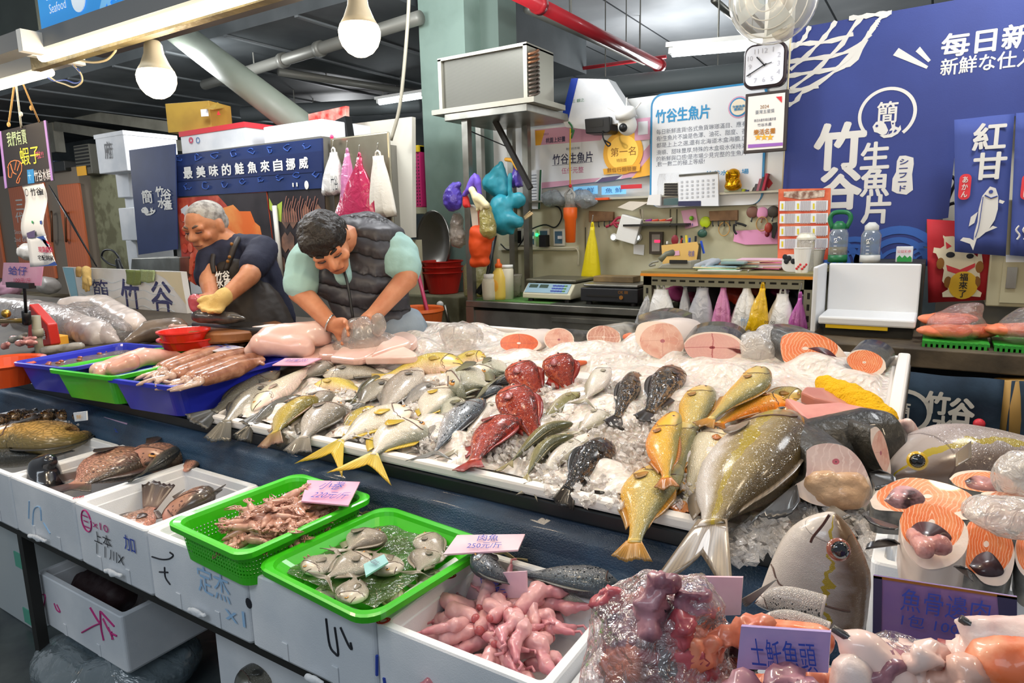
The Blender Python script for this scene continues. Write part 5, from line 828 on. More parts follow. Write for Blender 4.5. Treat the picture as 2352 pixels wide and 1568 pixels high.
# orange cabinets at the far left
OY = 4.5; k = NT('cabinet_orange'); sp_ = k.n('SeparateXYZ', {0: k.n('TexCoord').outputs['Object']}); gx = k.m_('FRACT', k.m_('MULTIPLY', sp_.outputs[0], 16)); k.set(Base_Color=k.ramp(gx, [(0, '#a8502c'), (.12, '#df7a4c'), (1, '#d8744a')]), Roughness=.45); oc = k.m
o = empty('orange_cabinet', W(110, 650, OY), 'big orange double door cabinet with white script, left background', 'cabinet')
for i, (x0, x1) in enumerate(((-60, 14), (16, 128), (129, 208))):
    r = RW(x0, 425, x1, 640, OY); d = MB().box(r[0]+.01, r[1]-.01, OY, OY+.04, r[2], r[3]).build('door', oc, o, bevel=.01)
    if i: x = 150 if i == 2 else 118; MB().tube(smooth_pts([W(x, 490, OY-.01), W(x, 490, OY-.07), W(x+2, 550, OY-.07), W(x+2, 550, OY-.01)], 12), .014, 8).build('handle', pm('bronze', '#6a4a34', .4, .6), d, True)
r = RW(-60, 412, 212, 700, OY); MB().box(r[0], r[1], OY+.04, OY+.6, .2, r[3]).build('carcass', pm('cab_frame', '#8f8272', .5), o)
for ch, y in (('三', 470), ('代', 499)): T_(ch, 45, y, 18, 24, WHITE, o, OY, .02)
for t_, y in (('Since 1980', 532), ('2nd Gen', 550), ('2010', 567)): T_(t_, 50, y, 34 if y < 560 else 16, 10, WHITE, o, OY)
MB().tube([W(112, 425, 3.2), W(160, 505, 3.2), W(222, 612, 3.2)], [.005, .012, .006], 6).build('black_rod', BLACK, smooth=True, label='thin black rod slanting in front of the orange cabinet', cat='rod')
r = RW(168, 335, 212, 398, 4.4); o = MB().box(r[0], r[1], 4.4, 4.6, r[2], r[3]).build('shutter_box', pm('shutter', '#5c5a50', .5), label='grey louvred box on the orange cabinet with a yellow switch', cat='box', bevel=.006)
for i in range(7): MB().box(r[0]+.02, r[1]-.02, 4.39, 4.4, r[2]+.08+i*.04, r[2]+.1+i*.04).build('louvre', DARK, o)
panel('yellow_switch', RW(175, 383, 198, 402, 4.38), 4.38, orangep, o)
for x, c, l in ((122, '#27344a', 'dark blue machine box left of the louvred box'), (145, '#22221f', 'black machine box touching the louvred box')): r = RW(x-16, 372, x+14, 410, 4.5); MB().box(r[0], r[1], 4.46, 4.7, RW(0, 412, 1, 413, OY)[3], r[3]).build('machine_box', pm('mach'+c, c, .4), label=l, cat='box', bevel=.008)
MB().tube(smooth_pts([W(x, y, 2.9) for x, y in [(272, 612), (250, 605), (234, 590), (240, 575), (258, 575), (272, 590), (278, 610)]], 24), .008, 6).build('black_cable', BLACK, smooth=True, label='black cable loop above the white sign board', cat='cable'); blob('black_clamp', [('c', W(270, 598, 2.88), W(276, 618, 2.88), .02, .028)], BLACK, vox=.008, label='black lamp clamp at the end of the cable loop', cat='clamp')
# white sign board of the stall, gloves and rags on it
SY = 2.35; o = MB().poly([W(x, y, SY) for x, y in [(143, 613), (415, 624), (437, 760), (200, 760), (166, 700)]], (.03, .02, 0)).build('white_sign_board', pm('board_foam', '#dcdad6', .5, col2='#cfcac0', vs=4), label='white sign board with navy 簡 竹谷 lettering leaning behind the bagged fish', cat='sign')
wpoly([(144, 614), (168, 615), (181, 690), (166, 690)], SY-.002).build('blue_band', pm('band_blue', '#8dbccb', .5), o); wpoly([(352, 624), (414, 625), (428, 700), (380, 640)], SY-.001).build('stain', pm('stain_tan', '#d8cba8', .6), o)
nvy = pm('sign_navy', '#2c2f62', .5); T_('簡', 232, 672, 36, 60, nvy, o, SY, .0); T_('竹', 300, 680, 42, 78, nvy, o, SY, .02); T_('谷', 372, 686, 48, 80, nvy, o, SY, .02)
c = W(229, 682, SY-.003); ring(c, .082, .09, 30, SY, -.4, math.pi+.3, .72).build('logo_ring', nvy, o)
m = MB()
for i in range(5): m.tube(smooth_pts([W(185+j*24, 640+i*18+(4 if j % 2 else -4)+j*2, SY-.001) for j in range(10)], 40), .002, 4)
m.build('wave_lines', pm('wave_grey', '#b9c3c8', .5), o)
tang = pm('glove_tan', '#c9a865', .8, bump=.3, bs=150); oliv = pm('rag_olive', '#6f7a45', .9, bump=.4, bs=120); oliv2 = pm('rag_sage', '#8f9a6c', .9, bump=.4, bs=120)
def glove(name, pts, fingers, mat, label, r=.03):
    pr = [('c', W(*pts[0], pts[2]), W(*pts[1], pts[2]), r, r*.95)]
    for a, b in fingers: pr.append(('c', W(*a, pts[2]), W(*b, pts[2]), r*.42, r*.34))
    return blob(name, pr, mat, vox=.005, noise=.006, ns=.03, label=label, cat='glove')
glove('work_glove', ((198, 620), (200, 645), SY-.05), [((193, 645), (192, 662)), ((198, 648), (198, 668)), ((204, 648), (203, 666)), ((206, 640), (208, 654))], tang, 'tan work glove hanging over the white sign board')
glove('work_glove', ((182, 618), (181, 630), SY-.03), [((178, 628), (177, 634)), ((183, 630), (184, 635))], pm('glove_brown', '#a8854c', .8), 'brown glove folded over the sign board left of the tan glove', .022)
for px, mt, l in ([(289, 619, 322, 650), oliv, 'dark olive rag hanging over the white sign board'], [(322, 619, 352, 644), oliv2, 'pale sage rag hanging beside the dark olive rag']): MB().grid(lambda u, v: W(px[0]+(px[2]-px[0])*u+v*2, px[1]+2*u+v*(px[3]-px[1]+4*math.sin(u*3)), SY-.02)+V((0, .006*math.sin(u*14+v*3), 0)), 12, 6).build('rag', mt, smooth=True, solid=.01, label=l, cat='rag')
# chalk board, price clips, flags at the left
CBY = 1.22; o = MB().poly([W(x, y, CBY) for x, y in [(-2, 302), (102, 277), (119, 414), (12, 432)]], (0, .01, 0)).build('chalk_board', pm('chalk_black', '#26252b', .6), label='black chalk board with green and yellow shrimp notice, hung by strings', cat='sign')
for px in ([(-3, 302), (2, 301), (16, 431), (11, 433)], [(100, 277), (104, 276), (121, 414), (117, 415)]): wpoly(px, CBY-.001, .002).build('purple_edge', pm('edge_purple', '#a884cc', .4), o)
for b, x, y, w, h, c in (('我們有賣', 39, 317, 46, 34, '#b9d6a8'), ('蝦子', 69, 357, 46, 42, '#d8d44a'), ('啦!!', 92, 355, 18, 18, '#c2607c'), ('竹谷水鮮', 98, 402, 38, 26, '#dedbe0'), ('十', 69, 404, 8, 20, '#9fd0f0')): T_(b, x, y, w, h, pm('chalk'+c, c, .7), o, CBY, .005)
wpoly([(62, 390), (77, 388), (79, 420), (64, 422)], CBY-.001).build('blue_square', pm('chalk_blue', '#2f7fc0', .6), o)
m = MB()
for a in ([(18, 385), (24, 372), (38, 368), (49, 375), (50, 392), (44, 404), (38, 418), (43, 420), (46, 408)], [(24, 376), (30, 395), (38, 400)], [(38, 369), (34, 390)], [(46, 374), (40, 392)], [(19, 384), (20, 404), (24, 408)], [(28, 396), (26, 408)]): m.tube(smooth_pts([W(x, y, CBY-.001) for x, y in a], 14), .0018, 4)
m.build('shrimp_drawing', pm('chalk_orange', '#e0885a', .7), o)
for i, (pts, mt, lb_) in enumerate([([(34, 186), (22, 270), (19, 290)], pm('twine', '#b9925a', .8), 'left tan string of the chalk board'), ([(36, 186), (45, 262), (49, 293)], pm('white_string', '#d8d2c4', .7), 'white string in the middle of the chalk board'), ([(49, 183), (75, 245), (90, 280)], pm('twine', '#b9925a'), 'right tan string with a knot on the chalk board')]):
    q = MB().tube([W(x, y, sy+.12+(CBY-sy-.12)*j/2) for j, (x, y) in enumerate(pts)], .003, 6).build('hanging_string', mt, smooth=True, label=lb_, cat='string'); MB().ball(W(*[(20, 286), (48, 262), (72, 248)][i], CBY-.05), (.007, .006, .009), 8).build('knot', mt, q, True)
FLY = CBY+.01; o = MB().grid(lambda u, v: W(51+48*u+5*v+4*v*u, 427-6*u+v*122, FLY)+V((0, .01*math.sin(v*6), 0)), 6, 10).build('notice_strip', white_card, smooth=True, solid=.002, label='white notice strip with shop lettering hanging under the chalk board', cat='notice')
FLY -= .014; T_('竹谷', 84, 440, 26, 18, INKK, o, FLY, .02); T_('水產', 96, 441, 10, 14, INKK, o, FLY, .02); ring(W(61, 442, FLY), .011, .014, 16, FLY).build('logo_ring', INKK, o); wpoly([(91, 507), (96, 506), (96, 514), (92, 515)], FLY).build('blue_icon', pm('icon_blue', '#33509c', .5), o); MB().ball(W(74, 510, FLY), (.006, .001, .006), 10).build('green_icon', pm('icon_green', '#2f9a5a', .5), o); wpoly([(61, 535), (80, 528), (80, 545), (63, 548)], FLY).build('purple_print', purp, o)
o = MB().grid(lambda u, v: W(62+46*u+8*v*1+v*u*18, 545-3*u+v*68, FLY+.0)+V((0, .006*math.sin(u*5), 0)), 8, 6).build('notice_flag', white_card, smooth=True, solid=.002, label='white and blue notice flag below the notice strip', cat='notice'); FLY -= .012
wpoly([(82, 545), (100, 541), (118, 580), (112, 565), (95, 550)], FLY).build('blue_edge', pm('icon_blue', '#33509c'), o); wpoly([(86, 612), (132, 609), (126, 600), (110, 608)], FLY).build('blue_edge', pm('icon_blue', '#33509c'), o); T_('現貨提供', 106, 573, 34, 14, INKR, o, FLY, .02); T_('宅配到家', 106, 592, 36, 12, INKK, o, FLY, .02); wpoly([(96, 548), (108, 553), (118, 562), (102, 558)], FLY).build('red_ribbon_print', redink, o)
# ================================================================ the two men
skin = pm('skin', '#c08460', .5, col2='#b0704c', vs=14, sss=.12, bump=.05, bs=200); skin2 = pm('skin_tan', '#c98a66', .5, col2='#ba7653', vs=12, sss=.12, bump=.05, bs=200)
def frame(D, cx, cy):   # local axes for figures: right, up, toward the aisle, metres per pixel
    return lambda x, y, f=0: Dp(x, y, D-f)
def head(name, par, G, c, r, look, up, sk):   # skull, jaw, nose, brows, ears, lips as one skin
    look = V(look).normalized(); up = (V(up)-look*V(up).dot(look)).normalized(); sd = look.cross(up); L = lambda a, b, d: c+sd*(a*r)+up*(b*r)+look*(d*r); M3 = Matrix((sd, look, up)).transposed()
    pr = [('e', L(0, .28, -.12), (.76*r, .95*r, .8*r), M3), ('e', L(0, -.15, .12), (.66*r, .74*r, .82*r), M3), ('e', L(0, -.72, .38), (.4*r, .42*r, .3*r), M3), ('c', L(0, .1, .82), L(0, -.2, 1.02), .1*r, .15*r), ('e', L(0, -.24, .93), (.2*r, .14*r, .11*r), M3),
          ('c', L(-.42, .2, .74), L(.42, .2, .74), .13*r, .13*r), ('e', L(-.44, -.22, .6), (.22*r, .2*r, .2*r), M3), ('e', L(.44, -.22, .6), (.22*r, .2*r, .2*r), M3), ('c', L(-.2, -.52, .76), L(.2, -.52, .76), .085*r, .085*r), ('c', L(-.17, -.62, .75), L(.17, -.62, .75), .08*r, .08*r)]
    for s in (-1, 1): pr += [('e', L(s*.76, 0, -.12), (.1*r, .2*r, .3*r), M3)]
    return pr, L, M3
def face(o, L, r, M3, browm):
    for s in (-1, 1):
        MB().ball(L(s*.3, .04, .72), (.15*r, .1*r, .05*r), 10, R=M3).build('eyelid', pm('lid_skin', '#9a6248', .5), o, True); MB().tube([L(s*.16, .02, .83), L(s*.3, .0, .83), L(s*.45, .03, .76)], .022*r, 6).build('eye', INKK, o, True); MB().tube([L(s*.12, .24, .86), L(s*.3, .32, .84), L(s*.5, .24, .7)], [.035*r, .05*r, .02*r], 6).build('eyebrow', browm, o, True)
    MB().tube([L(-.24, -.57, .8), L(0, -.565, .86), L(.24, -.57, .8)], .022*r, 6).build('mouth_line', pm('lip_dark', '#7a4034', .5), o, True)
def hand(pr, w, e, spread, n, G=None, r=.011):   # palm + five bent fingers from wrist w to fingertips direction e
    w, e = V(w), V(e); d = (e-w); L = d.length; d /= L; s = V(spread).normalized(); nn = d.cross(s).normalized()
    pr += [('c', w, w+d*L*.5-s*.018, .03, .026), ('c', w, w+d*L*.5+s*.018, .03, .026)]
    for i, k in enumerate((-.034, -.012, .011, .032)):
        a = w+d*L*.5+s*k; b = w+d*(L*(.8, .86, .84, .74)[i])+s*k*1.15+nn*n*.012; c = w+d*(L*(.95, 1.03, 1.0, .88)[i])+s*k*1.1+nn*n*.036; pr += [('c', a, b, r, r*.92), ('c', b, c, r*.92, r*.75)]
    a = w+d*L*.2-s*.036; b = w+d*L*.45-s*.062+nn*n*.012; pr += [('c', a, b, r*1.25, r), ('c', b, w+d*L*.68-s*.06+nn*n*.03, r, r*.8)]
# --- the elder man with apron
G = frame(3.3, 520, 600); o = empty('person', V((G(560, 740).x, G(560, 740).y, .2)), 'grey haired man in navy t-shirt and dark apron cleaning fish', 'person')
hc = G(472, 522); r1 = .112; look = -_r2*.3-_fw*.9-_u2*.5; upv = _u2-_r2*.12-_fw*.35; pr, L, M3 = head('h', o, G, hc, r1, look, upv, skin)
pr += [('c', L(0, -.3, -.35), G(535, 566, -.05), .058, .06), ('e', G(545, 605, -.06), (.09, .08, .08)), ('c', G(597, 580, .02), G(572, 634, .15), .056, .05), ('c', G(572, 634, .15), G(514, 686, .24), .048, .034), ('c', G(484, 590, .0), G(480, 650, .08), .052, .046), ('c', G(480, 650, .08), G(486, 688, .17), .042, .032), ('c', G(486, 688, .17), G(470, 698, .19), .03, .028), ('c', G(545, 610, -.08), G(610, 760, -.08), .08, .09), ('c', G(600, 760, -.1), G(600, 1050, -.1), .1, .07)]
pr2 = []; hand(pr2, G(484, 690, .16), G(448, 700, .22), V((0, 0, 1)), -1); pr += pr2
body = blob('body', pr, skin, o, .007, 3)
face(body, L, r1, M3, pm('brow_grey', '#6a5a50', .7))
hairg = pm('hair_grey', '#a5a29c', .8, col2='#6f6a66', vs=30, bump=.3, bs=250)
blob('hair', [('e', L(0, .44, -.2), (.79*r1, .92*r1, .7*r1), M3), ('e', L(0, .1, -.5), (.78*r1, .6*r1, .6*r1), M3)], hairg, o, .006, 2)
nv = pm('tee_navy', '#191d33', .8, bump=.15, bs=60); br = pm('apron_brown', '#2e2620', .6, col2='#241d19', vs=4, bump=.15, bs=40)
blob('t_shirt', [('c', G(540, 575, -.06), G(600, 575, -.06), .085, .085), ('c', G(500, 590, -.03), G(560, 580, -.08), .085, .1), ('c', G(604, 574, .0), G(582, 612, .1), .076, .07), ('c', G(484, 592, 0), G(477, 636, .04), .068, .066), ('c', G(535, 600, -.07), G(570, 680, -.1), .13, .13), ('c', G(570, 680, -.1), G(600, 770, -.12), .14, .15), ('c', G(606, 610, -.12), G(655, 735, -.16), .07, .06)], nv, o, .009, 4, noise=.012, ns=.07)
ap = blob('apron', [('c', G(515, 625, .0), G(545, 625, .0), .07, .08), ('c', G(530, 650, -.02), G(555, 665, -.03), .1, .11), ('c', G(555, 680, -.04), G(585, 770, -.04), .135, .14), ('c', G(600, 690, -.08), G(640, 770, -.08), .1, .1)], br, o, .009, 4, noise=.01, ns=.08)
MB().tube(smooth_pts([G(518, 622, .08), G(530, 590, .07), G(540, 562, .05), G(548, 548, .0)], 12), .014, 6).build('strap', br, ap, True); MB().tube(smooth_pts([G(492, 628, .09), G(488, 605, .08), G(490, 585, .06)], 10), .012, 6).build('strap', br, ap, True)
for x, y in ((523, 600), (527, 590), (532, 560)): MB().ball(G(x, y, .12), .008, 8).build('rivet', golddark, ap)
for b, x, y in (('竹谷', 511, 633), ('水產', 514, 650)): text(b, G(x, y, .105), .07, .045, WHITE, ap, X=_r2+_u2*.1, U=_u2, bold=.03)
pr = []; hand(pr, G(512, 682, .25), G(478, 722, .3), _r2*.8-_u2*.3, 1, r=.014); pr += [('c', G(516, 680, .24), G(506, 690, .26), .042, .04)]
blob('glove', pr, tang, o, .006, 2, noise=.003, ns=.02)
# --- the younger man bending over the table
G = frame(2.95, 800, 600); o = empty('person', V((G(890, 760).x, G(890, 760).y+.1, .2)), 'dark haired man in grey quilted vest bending over a fish', 'person')
hc = G(752, 560, .16); r1 = .118; look = -_fw*.62-_u2*.78+_r2*.3; upv = -_fw*.75+_u2*.62-_r2*.28; pr, L, M3 = head('h', o, G, hc, r1, look, upv, skin2)
pr += [('c', L(0, -.35, -.3), G(805, 545, -.05), .06, .07), ('e', G(840, 600, -.12), (.11, .08, .08)), ('c', G(925, 575, -.1), G(933, 640, -.02), .066, .054), ('c', G(933, 640, -.02), G(862, 720, .1), .05, .036), ('c', G(862, 720, .1), G(842, 735, .12), .034, .032), ('c', G(705, 600, .0), G(690, 670, .03), .062, .056), ('c', G(690, 670, .03), G(762, 745, .15), .05, .034)]
hand(pr, G(764, 746, .15), G(812, 757, .2), _u2-_fw*.3, 1); hand(pr, G(850, 728, .11), G(828, 752, .16), _r2*.6+_u2*.3, 1)
body = blob('body', pr, skin2, o, .007, 3); face(body, L, r1, M3, pm('brow_black', '#1d1815', .7))
hk = pm('hair_black', '#221b17', .5, col2='#120e0d', vs=20, bump=.8, bs=90)
blob('hair', [('e', L(0, .42, -.1), (.88*r1, .98*r1, .76*r1), M3), ('e', L(0, .1, -.5), (.86*r1, .66*r1, .7*r1), M3), ('e', L(-.2, .72, .4), (.5*r1, .5*r1, .36*r1), M3), ('e', L(.25, .7, .45), (.5*r1, .45*r1, .36*r1), M3), ('e', L(0, .95, .0), (.5*r1, .6*r1, .28*r1), M3)], hk, o, .005, 1, noise=.013, ns=.022)
mint = pm('shirt_mint', '#9fc4bf', .75, col2='#93b8b4', vs=4, bump=.12, bs=60); k = NT('vest_grey'); s_ = k.n('SeparateXYZ', {0: k.n('TexCoord').outputs['Object']}); nq = k.n('TexNoise', {'Scale': 9.0}).outputs[0]; q_ = k.m_('ABSOLUTE', k.m_('SINE', k.m_('ADD', k.m_('MULTIPLY', k.m_('ADD', s_.outputs[2], k.m_('MULTIPLY', s_.outputs[0], .25)), 42), k.m_('MULTIPLY', nq, 1.2)))); k.set(Base_Color=k.mix(k.m_('LESS_THAN', q_, .12), lin('#3a393f'), lin('#26252a')), Roughness=.5); k.bump(k.m_('ADD', k.m_('POWER', q_, .5), k.m_('MULTIPLY', nq, .4)), .9, .02); vg = k.m
blob('shirt', [('c', G(892, 560, -.1), G(908, 602, -.06), .088, .088), ('c', G(875, 550, -.12), G(895, 562, -.12), .08, .09), ('c', G(920, 578, -.1), G(929, 618, -.05), .082, .08), ('c', G(900, 572, -.08), G(908, 612, -.05), .085, .08), ('c', G(712, 590, -.02), G(700, 625, .0), .085, .085), ('c', G(705, 600, .0), G(693, 652, .03), .085, .082), ('c', G(775, 585, .0), G(790, 635, .05), .05, .04)], mint, o, .009, 4, noise=.01, ns=.06)
vp = [('c', G(795, 540, -.08), G(860, 550, -.14), .085, .12), ('c', G(730, 610, -.03), G(850, 590, -.14), .07, .14), ('c', G(860, 575, -.12), G(860, 650, -.14), .165, .17), ('c', G(770, 640, -.04), G(840, 660, -.1), .11, .17), ('c', G(815, 690, -.06), G(870, 690, -.12), .12, .15), ('c', G(820, 730, -.05), G(895, 735, -.12), .11, .12), ('c', G(800, 535, -.06), G(850, 525, -.16), .085, .085), ('c', G(845, 540, -.12), G(872, 560, -.14), .1, .1)]
vest = blob('quilted_vest', vp, vg, o, .009, 4, noise=.012, ns=.08)
MB().tube(smooth_pts([G(778, 575, .0), G(784, 545, -.01), G(800, 520, -.02), G(822, 512, -.06), G(840, 520, -.1)], 16), [.02]*17, 8).build('collar', pm('vest_collar', '#3a3a40', .6), vest, True); MB().tube(smooth_pts([G(790, 620, .09), G(800, 660, .1), G(812, 740, .1)], 10), .006, 6).build('zipper', BLACK, vest, True)
MB().tube(smooth_pts([G(778, 515, -.0), G(795, 522, .03), G(802, 540, .035), G(800, 560, .04)], 10), .008, 6).build('necklace', pm('gold_chain', '#e8a51c', .25, .8), o, True)
MB().tube([G(757, 742, .15)+(_r2*.4+_u2*.9).normalized()*.037*math.cos(t)-_fw*.037*math.sin(t) for t in np.linspace(0, 6.28, 14)], .004, 6).build('bracelet', pm('silver', '#d8d8d4', .2, .9), o, True)
blob('jeans', [('c', G(890, 760, -.1), G(930, 755, -.14), .12, .11), ('c', G(905, 800, -.1), G(930, 900, -.12), .12, .09), ('c', G(860, 790, -.06), G(870, 900, -.06), .11, .09), ('c', G(930, 800, -.12), G(945, 1000, -.2), .1, .08)], pm('denim', '#8d9aa5', .8, col2='#7c8a97', vs=6, bump=.15), o, .012, 4)
# ================================================================ fish table
tarp = pm('tarp_navy', '#284662', .42, col2='#1c3148', vs=5, bump=.5, bs=240, coat=.1)
prof = [(1.42, .94), (1.372, .932), (1.357, .928), (1.354, .892), (1.348, .884), (1.305, .878), (1.296, .868), (1.292, .832), (1.288, .826), (1.28, .82), (1.276, .6)]
tx0, tx1 = -6.5, -.09
o = empty('display_table', V((-2.5, 1.9, 0)), 'long display table covered in navy tarp, under the fish and ice', 'table')
MB().loft([[V((tx0+(tx1-tx0)*i/60, y+.004*math.sin(i*.9+j), z+.003*math.sin(i*1.7+j*2))) for j, (y, z) in enumerate(prof)] for i in range(61)], cap=False, closed=False).build('tarp_front', tarp, o, True, solid=.004)
m = MB(); m.box(tx0, tx1, 1.345, 1.365, .893, .93); m.build('edge_rail', pm('rail_black', '#15191d', .4), o, bevel=.004)
for xa_, xb_, ya_ in ((tx0, T(2075, 838).x+.02, 2.44),): MB().add([V((x, y, TZ+TS*(y-TY)-d)) for d in (.012, .06) for x, y in ((xa_, 1.372), (xb_, 1.372), (xb_, ya_), (xa_, ya_))], [(0, 1, 2, 3), (4, 5, 6, 7), (0, 1, 5, 4), (1, 2, 6, 5), (2, 3, 7, 6), (3, 0, 4, 7)]).build('table_top', pm('table_wood', '#4f4538', .6, col2='#3a3229', vs=6), o)
for x in (-5.5, -3.6, -1.8, -.25):
    for y in (1.5, 2.3): MB().box(x-.025, x+.025, y-.025, y+.025, 0 if y < 1.75 else .2, TZ+TS*(y-TY)-.06).build('leg', DARK, o)
for i_, (xa_, xb_, zc_) in enumerate(((-1.62, -1.25, .80), (-1.2, -.78, .797))): MB().loft([[V((xa_+(xb_-xa_)*j/24, 1.276-.003*k_, zc_+.004*math.sin(j*1.9+i_)+(.008+.004*math.sin(j*1.3))*k_)) for k_ in (0, 1)] for j in range(25)], cap=False, closed=False).build('tape_strip', pm('old_tape', '#a59a74', .6, col2='#7c7658', vs=20), solid=.002, label='peeling tan tape on the navy tarp, %s piece' % ('left', 'right')[i_], cat='tape')
# white tray, ice bed
tl, tr_ = T(505, 955, 0).x, T(2075, 838, 0).x; Yb = 2.42
def tp(x, y, h=0): return V((x, y, TZ+TS*(y-TY)+h))
tray = pm('tray_foam', '#e6e0da', .5, bump=.05, bs=300)
m = MB(); xr = tr_; M_ = [tp(tl, 1.365), tp(xr, 1.365), tp(xr, Yb), tp(tl, Yb)]
for a, b, w in ((M_[0], M_[1], .03), (M_[1], M_[2], .03), (M_[2], M_[3], .03), (M_[3], M_[0], .03)): d = (b-a).normalized(); m.obox((a+b)/2+V((0, 0, .006)), ((b-a).length+.03, .035, .05 if b is M_[2] else .03), d)
m.add([p+V((0, 0, -.004)) for p in M_], [(0, 1, 2, 3)]); m.build('ice_tray', tray, bevel=.008, label='white foam tray edge around the ice bed', cat='tray')
k = NT('ice_film'); tc = k.n('TexCoord').outputs['Object']; nz = k.n('TexNoise', {'Vector': tc, 'Scale': 9.0, 'Detail': 6.0, 'Distortion': 2.5}).outputs[0]; vo = k.n('TexVoronoi', {'Vector': tc, 'Scale': 55.0}).outputs['Distance']
k.set(Base_Color=k.ramp(nz, [(.3, '#c9beb4'), (.55, '#e2d8cf'), (.75, '#eee8e2')]), Roughness=k.ramp(nz, [(.4, '#151515'), (.7, '#707070')]), Coat_Weight=.5, Coat_Roughness=.08, Subsurface_Weight=.2, Subsurface_Scale=.02)
k.bump(k.m_('ADD', nz, k.m_('MULTIPLY', vo, .35)), .8, .02); icefilm = k.m
def icez(u, v): return .012+.02*math.sin(u*23+v*7)*math.sin(v*17+u*5)+.012*math.sin(u*51)*math.sin(v*43)+.03*max(0, v-.55)
MB().grid(lambda u, v: tp(tl+.03+(xr-tl-.06)*u, 1.39+(Yb-1.42)*v, icez(u, v) if .01 < u < .99 else 0), 130, 60).build('ice_bed', icefilm, smooth=True, label='bed of crushed ice under clear film on the fish table', cat='ice', kind='stuff')
ICE = film('ice', '#f7f3ef', .42, .07, .4, 90, .5, .12); ICEW = pm('ice_white', '#ddd9d6', .12, trans=.35, bump=.5, bs=50, coat=.6)
def ice(name, regs, label, n=60, r=.011, plane=T, seed=1, h0=.01, mat=None):
    rd = random.Random(seed); m = MB()
    for (cx, cy, rx, ry) in regs:
        for i in range(n):
            a, q = rd.uniform(0, 6.28), math.sqrt(rd.random()); p = plane(cx+rx*q*math.cos(a), cy+ry*q*math.sin(a), h0+rd.uniform(0, .022)*(1-q*.6)); s = r*rd.uniform(.4, 1.1)
            X = V((rd.gauss(0, 1), rd.gauss(0, 1), rd.gauss(0, 1))).normalized(); Z = X.orthogonal(); b = len(m.v); m.obox(p, (s*2.2, s*1.7, s*rd.uniform(.6, 1.3)), X, Z)
            for j in range(b, len(m.v)): m.v[j] = tuple(V(m.v[j])+V((rd.uniform(-1, 1), rd.uniform(-1, 1), rd.uniform(-1, 1)))*s*.35)
    return m.build(name, mat or ICE, label=label, cat='ice', kind='stuff')
ICER = [(1300, 905, 70, 45), (1210, 905, 50, 40), (1390, 1000, 60, 50), (1440, 985, 60, 60), (1430, 1080, 55, 70), (1240, 1050, 60, 50), (1150, 1030, 40, 40), (1360, 1120, 60, 40), (1480, 1060, 40, 70), (1290, 1110, 50, 30), (1580, 1000, 60, 40), (1400, 930, 30, 60), (1500, 960, 40, 40), (1600, 1130, 60, 40), (830, 985, 55, 35), (765, 905, 60, 25), (795, 930, 30, 40), (1000, 900, 40, 30), (920, 930, 40, 30), (980, 1010, 40, 30), (1100, 1005, 40, 30), (690, 985, 60, 20), (1440, 1150, 50, 30), (1260, 965, 40, 30)]
ice('ice_cubes', ICER, 'loose crushed ice chips between the fish', 70, .009)
ice('ice_cubes', [(1700, 1250, 55, 40), (1760, 1230, 60, 45), (1900, 1180, 60, 40), (1980, 1230, 60, 60)], 'crushed ice heap at the right end of the tray', 90, .012, seed=4, h0=.02)
# ---------------------------------------------------------------- fish
FU = np.array([0, .03, .08, .15, .25, .38, .5, .62, .75, .86, .94, 1.])
PF = dict(bass=([.06, .16, .27, .37, .46, .5, .48, .41, .29, .19, .14, .14], [.05, .14, .24, .34, .44, .5, .48, .4, .28, .17, .12, .13]),
          deep=([.04, .18, .31, .42, .49, .5, .46, .37, .23, .11, .07, .07], [.05, .15, .28, .40, .48, .5, .47, .38, .24, .11, .07, .07]),
          snap=([.08, .24, .36, .46, .5, .5, .46, .39, .29, .2, .16, .17], [.1, .2, .29, .36, .42, .45, .44, .38, .26, .17, .14, .15]),
          mack=([.03, .14, .25, .36, .45, .5, .48, .40, .27, .14, .06, .05], [.03, .14, .25, .37, .46, .5, .47, .38, .25, .13, .06, .05]),
          croak=([.12, .26, .37, .45, .5, .5, .45, .36, .25, .17, .13, .13], [.08, .2, .3, .4, .47, .5, .45, .34, .22, .14, .11, .12]),
          hd=([.02, .07, .13, .21, .3, .39, .45, .48, .49, .5, .5, .49], [.02, .07, .12, .18, .25, .32, .37, .41, .45, .48, .5, .5], [.1, .25, .45, .62, .78, .9, .96, 1, 1, 1, .97, .9]),
          scor=([.14, .27, .36, .42, .47, .5, .45, .37, .28, .21, .17, .17], [.14, .26, .36, .43, .48, .48, .42, .33, .25, .19, .16, .16]))
WF = np.array([.1, .32, .55, .76, .94, 1, .93, .75, .5, .28, .15, .09])
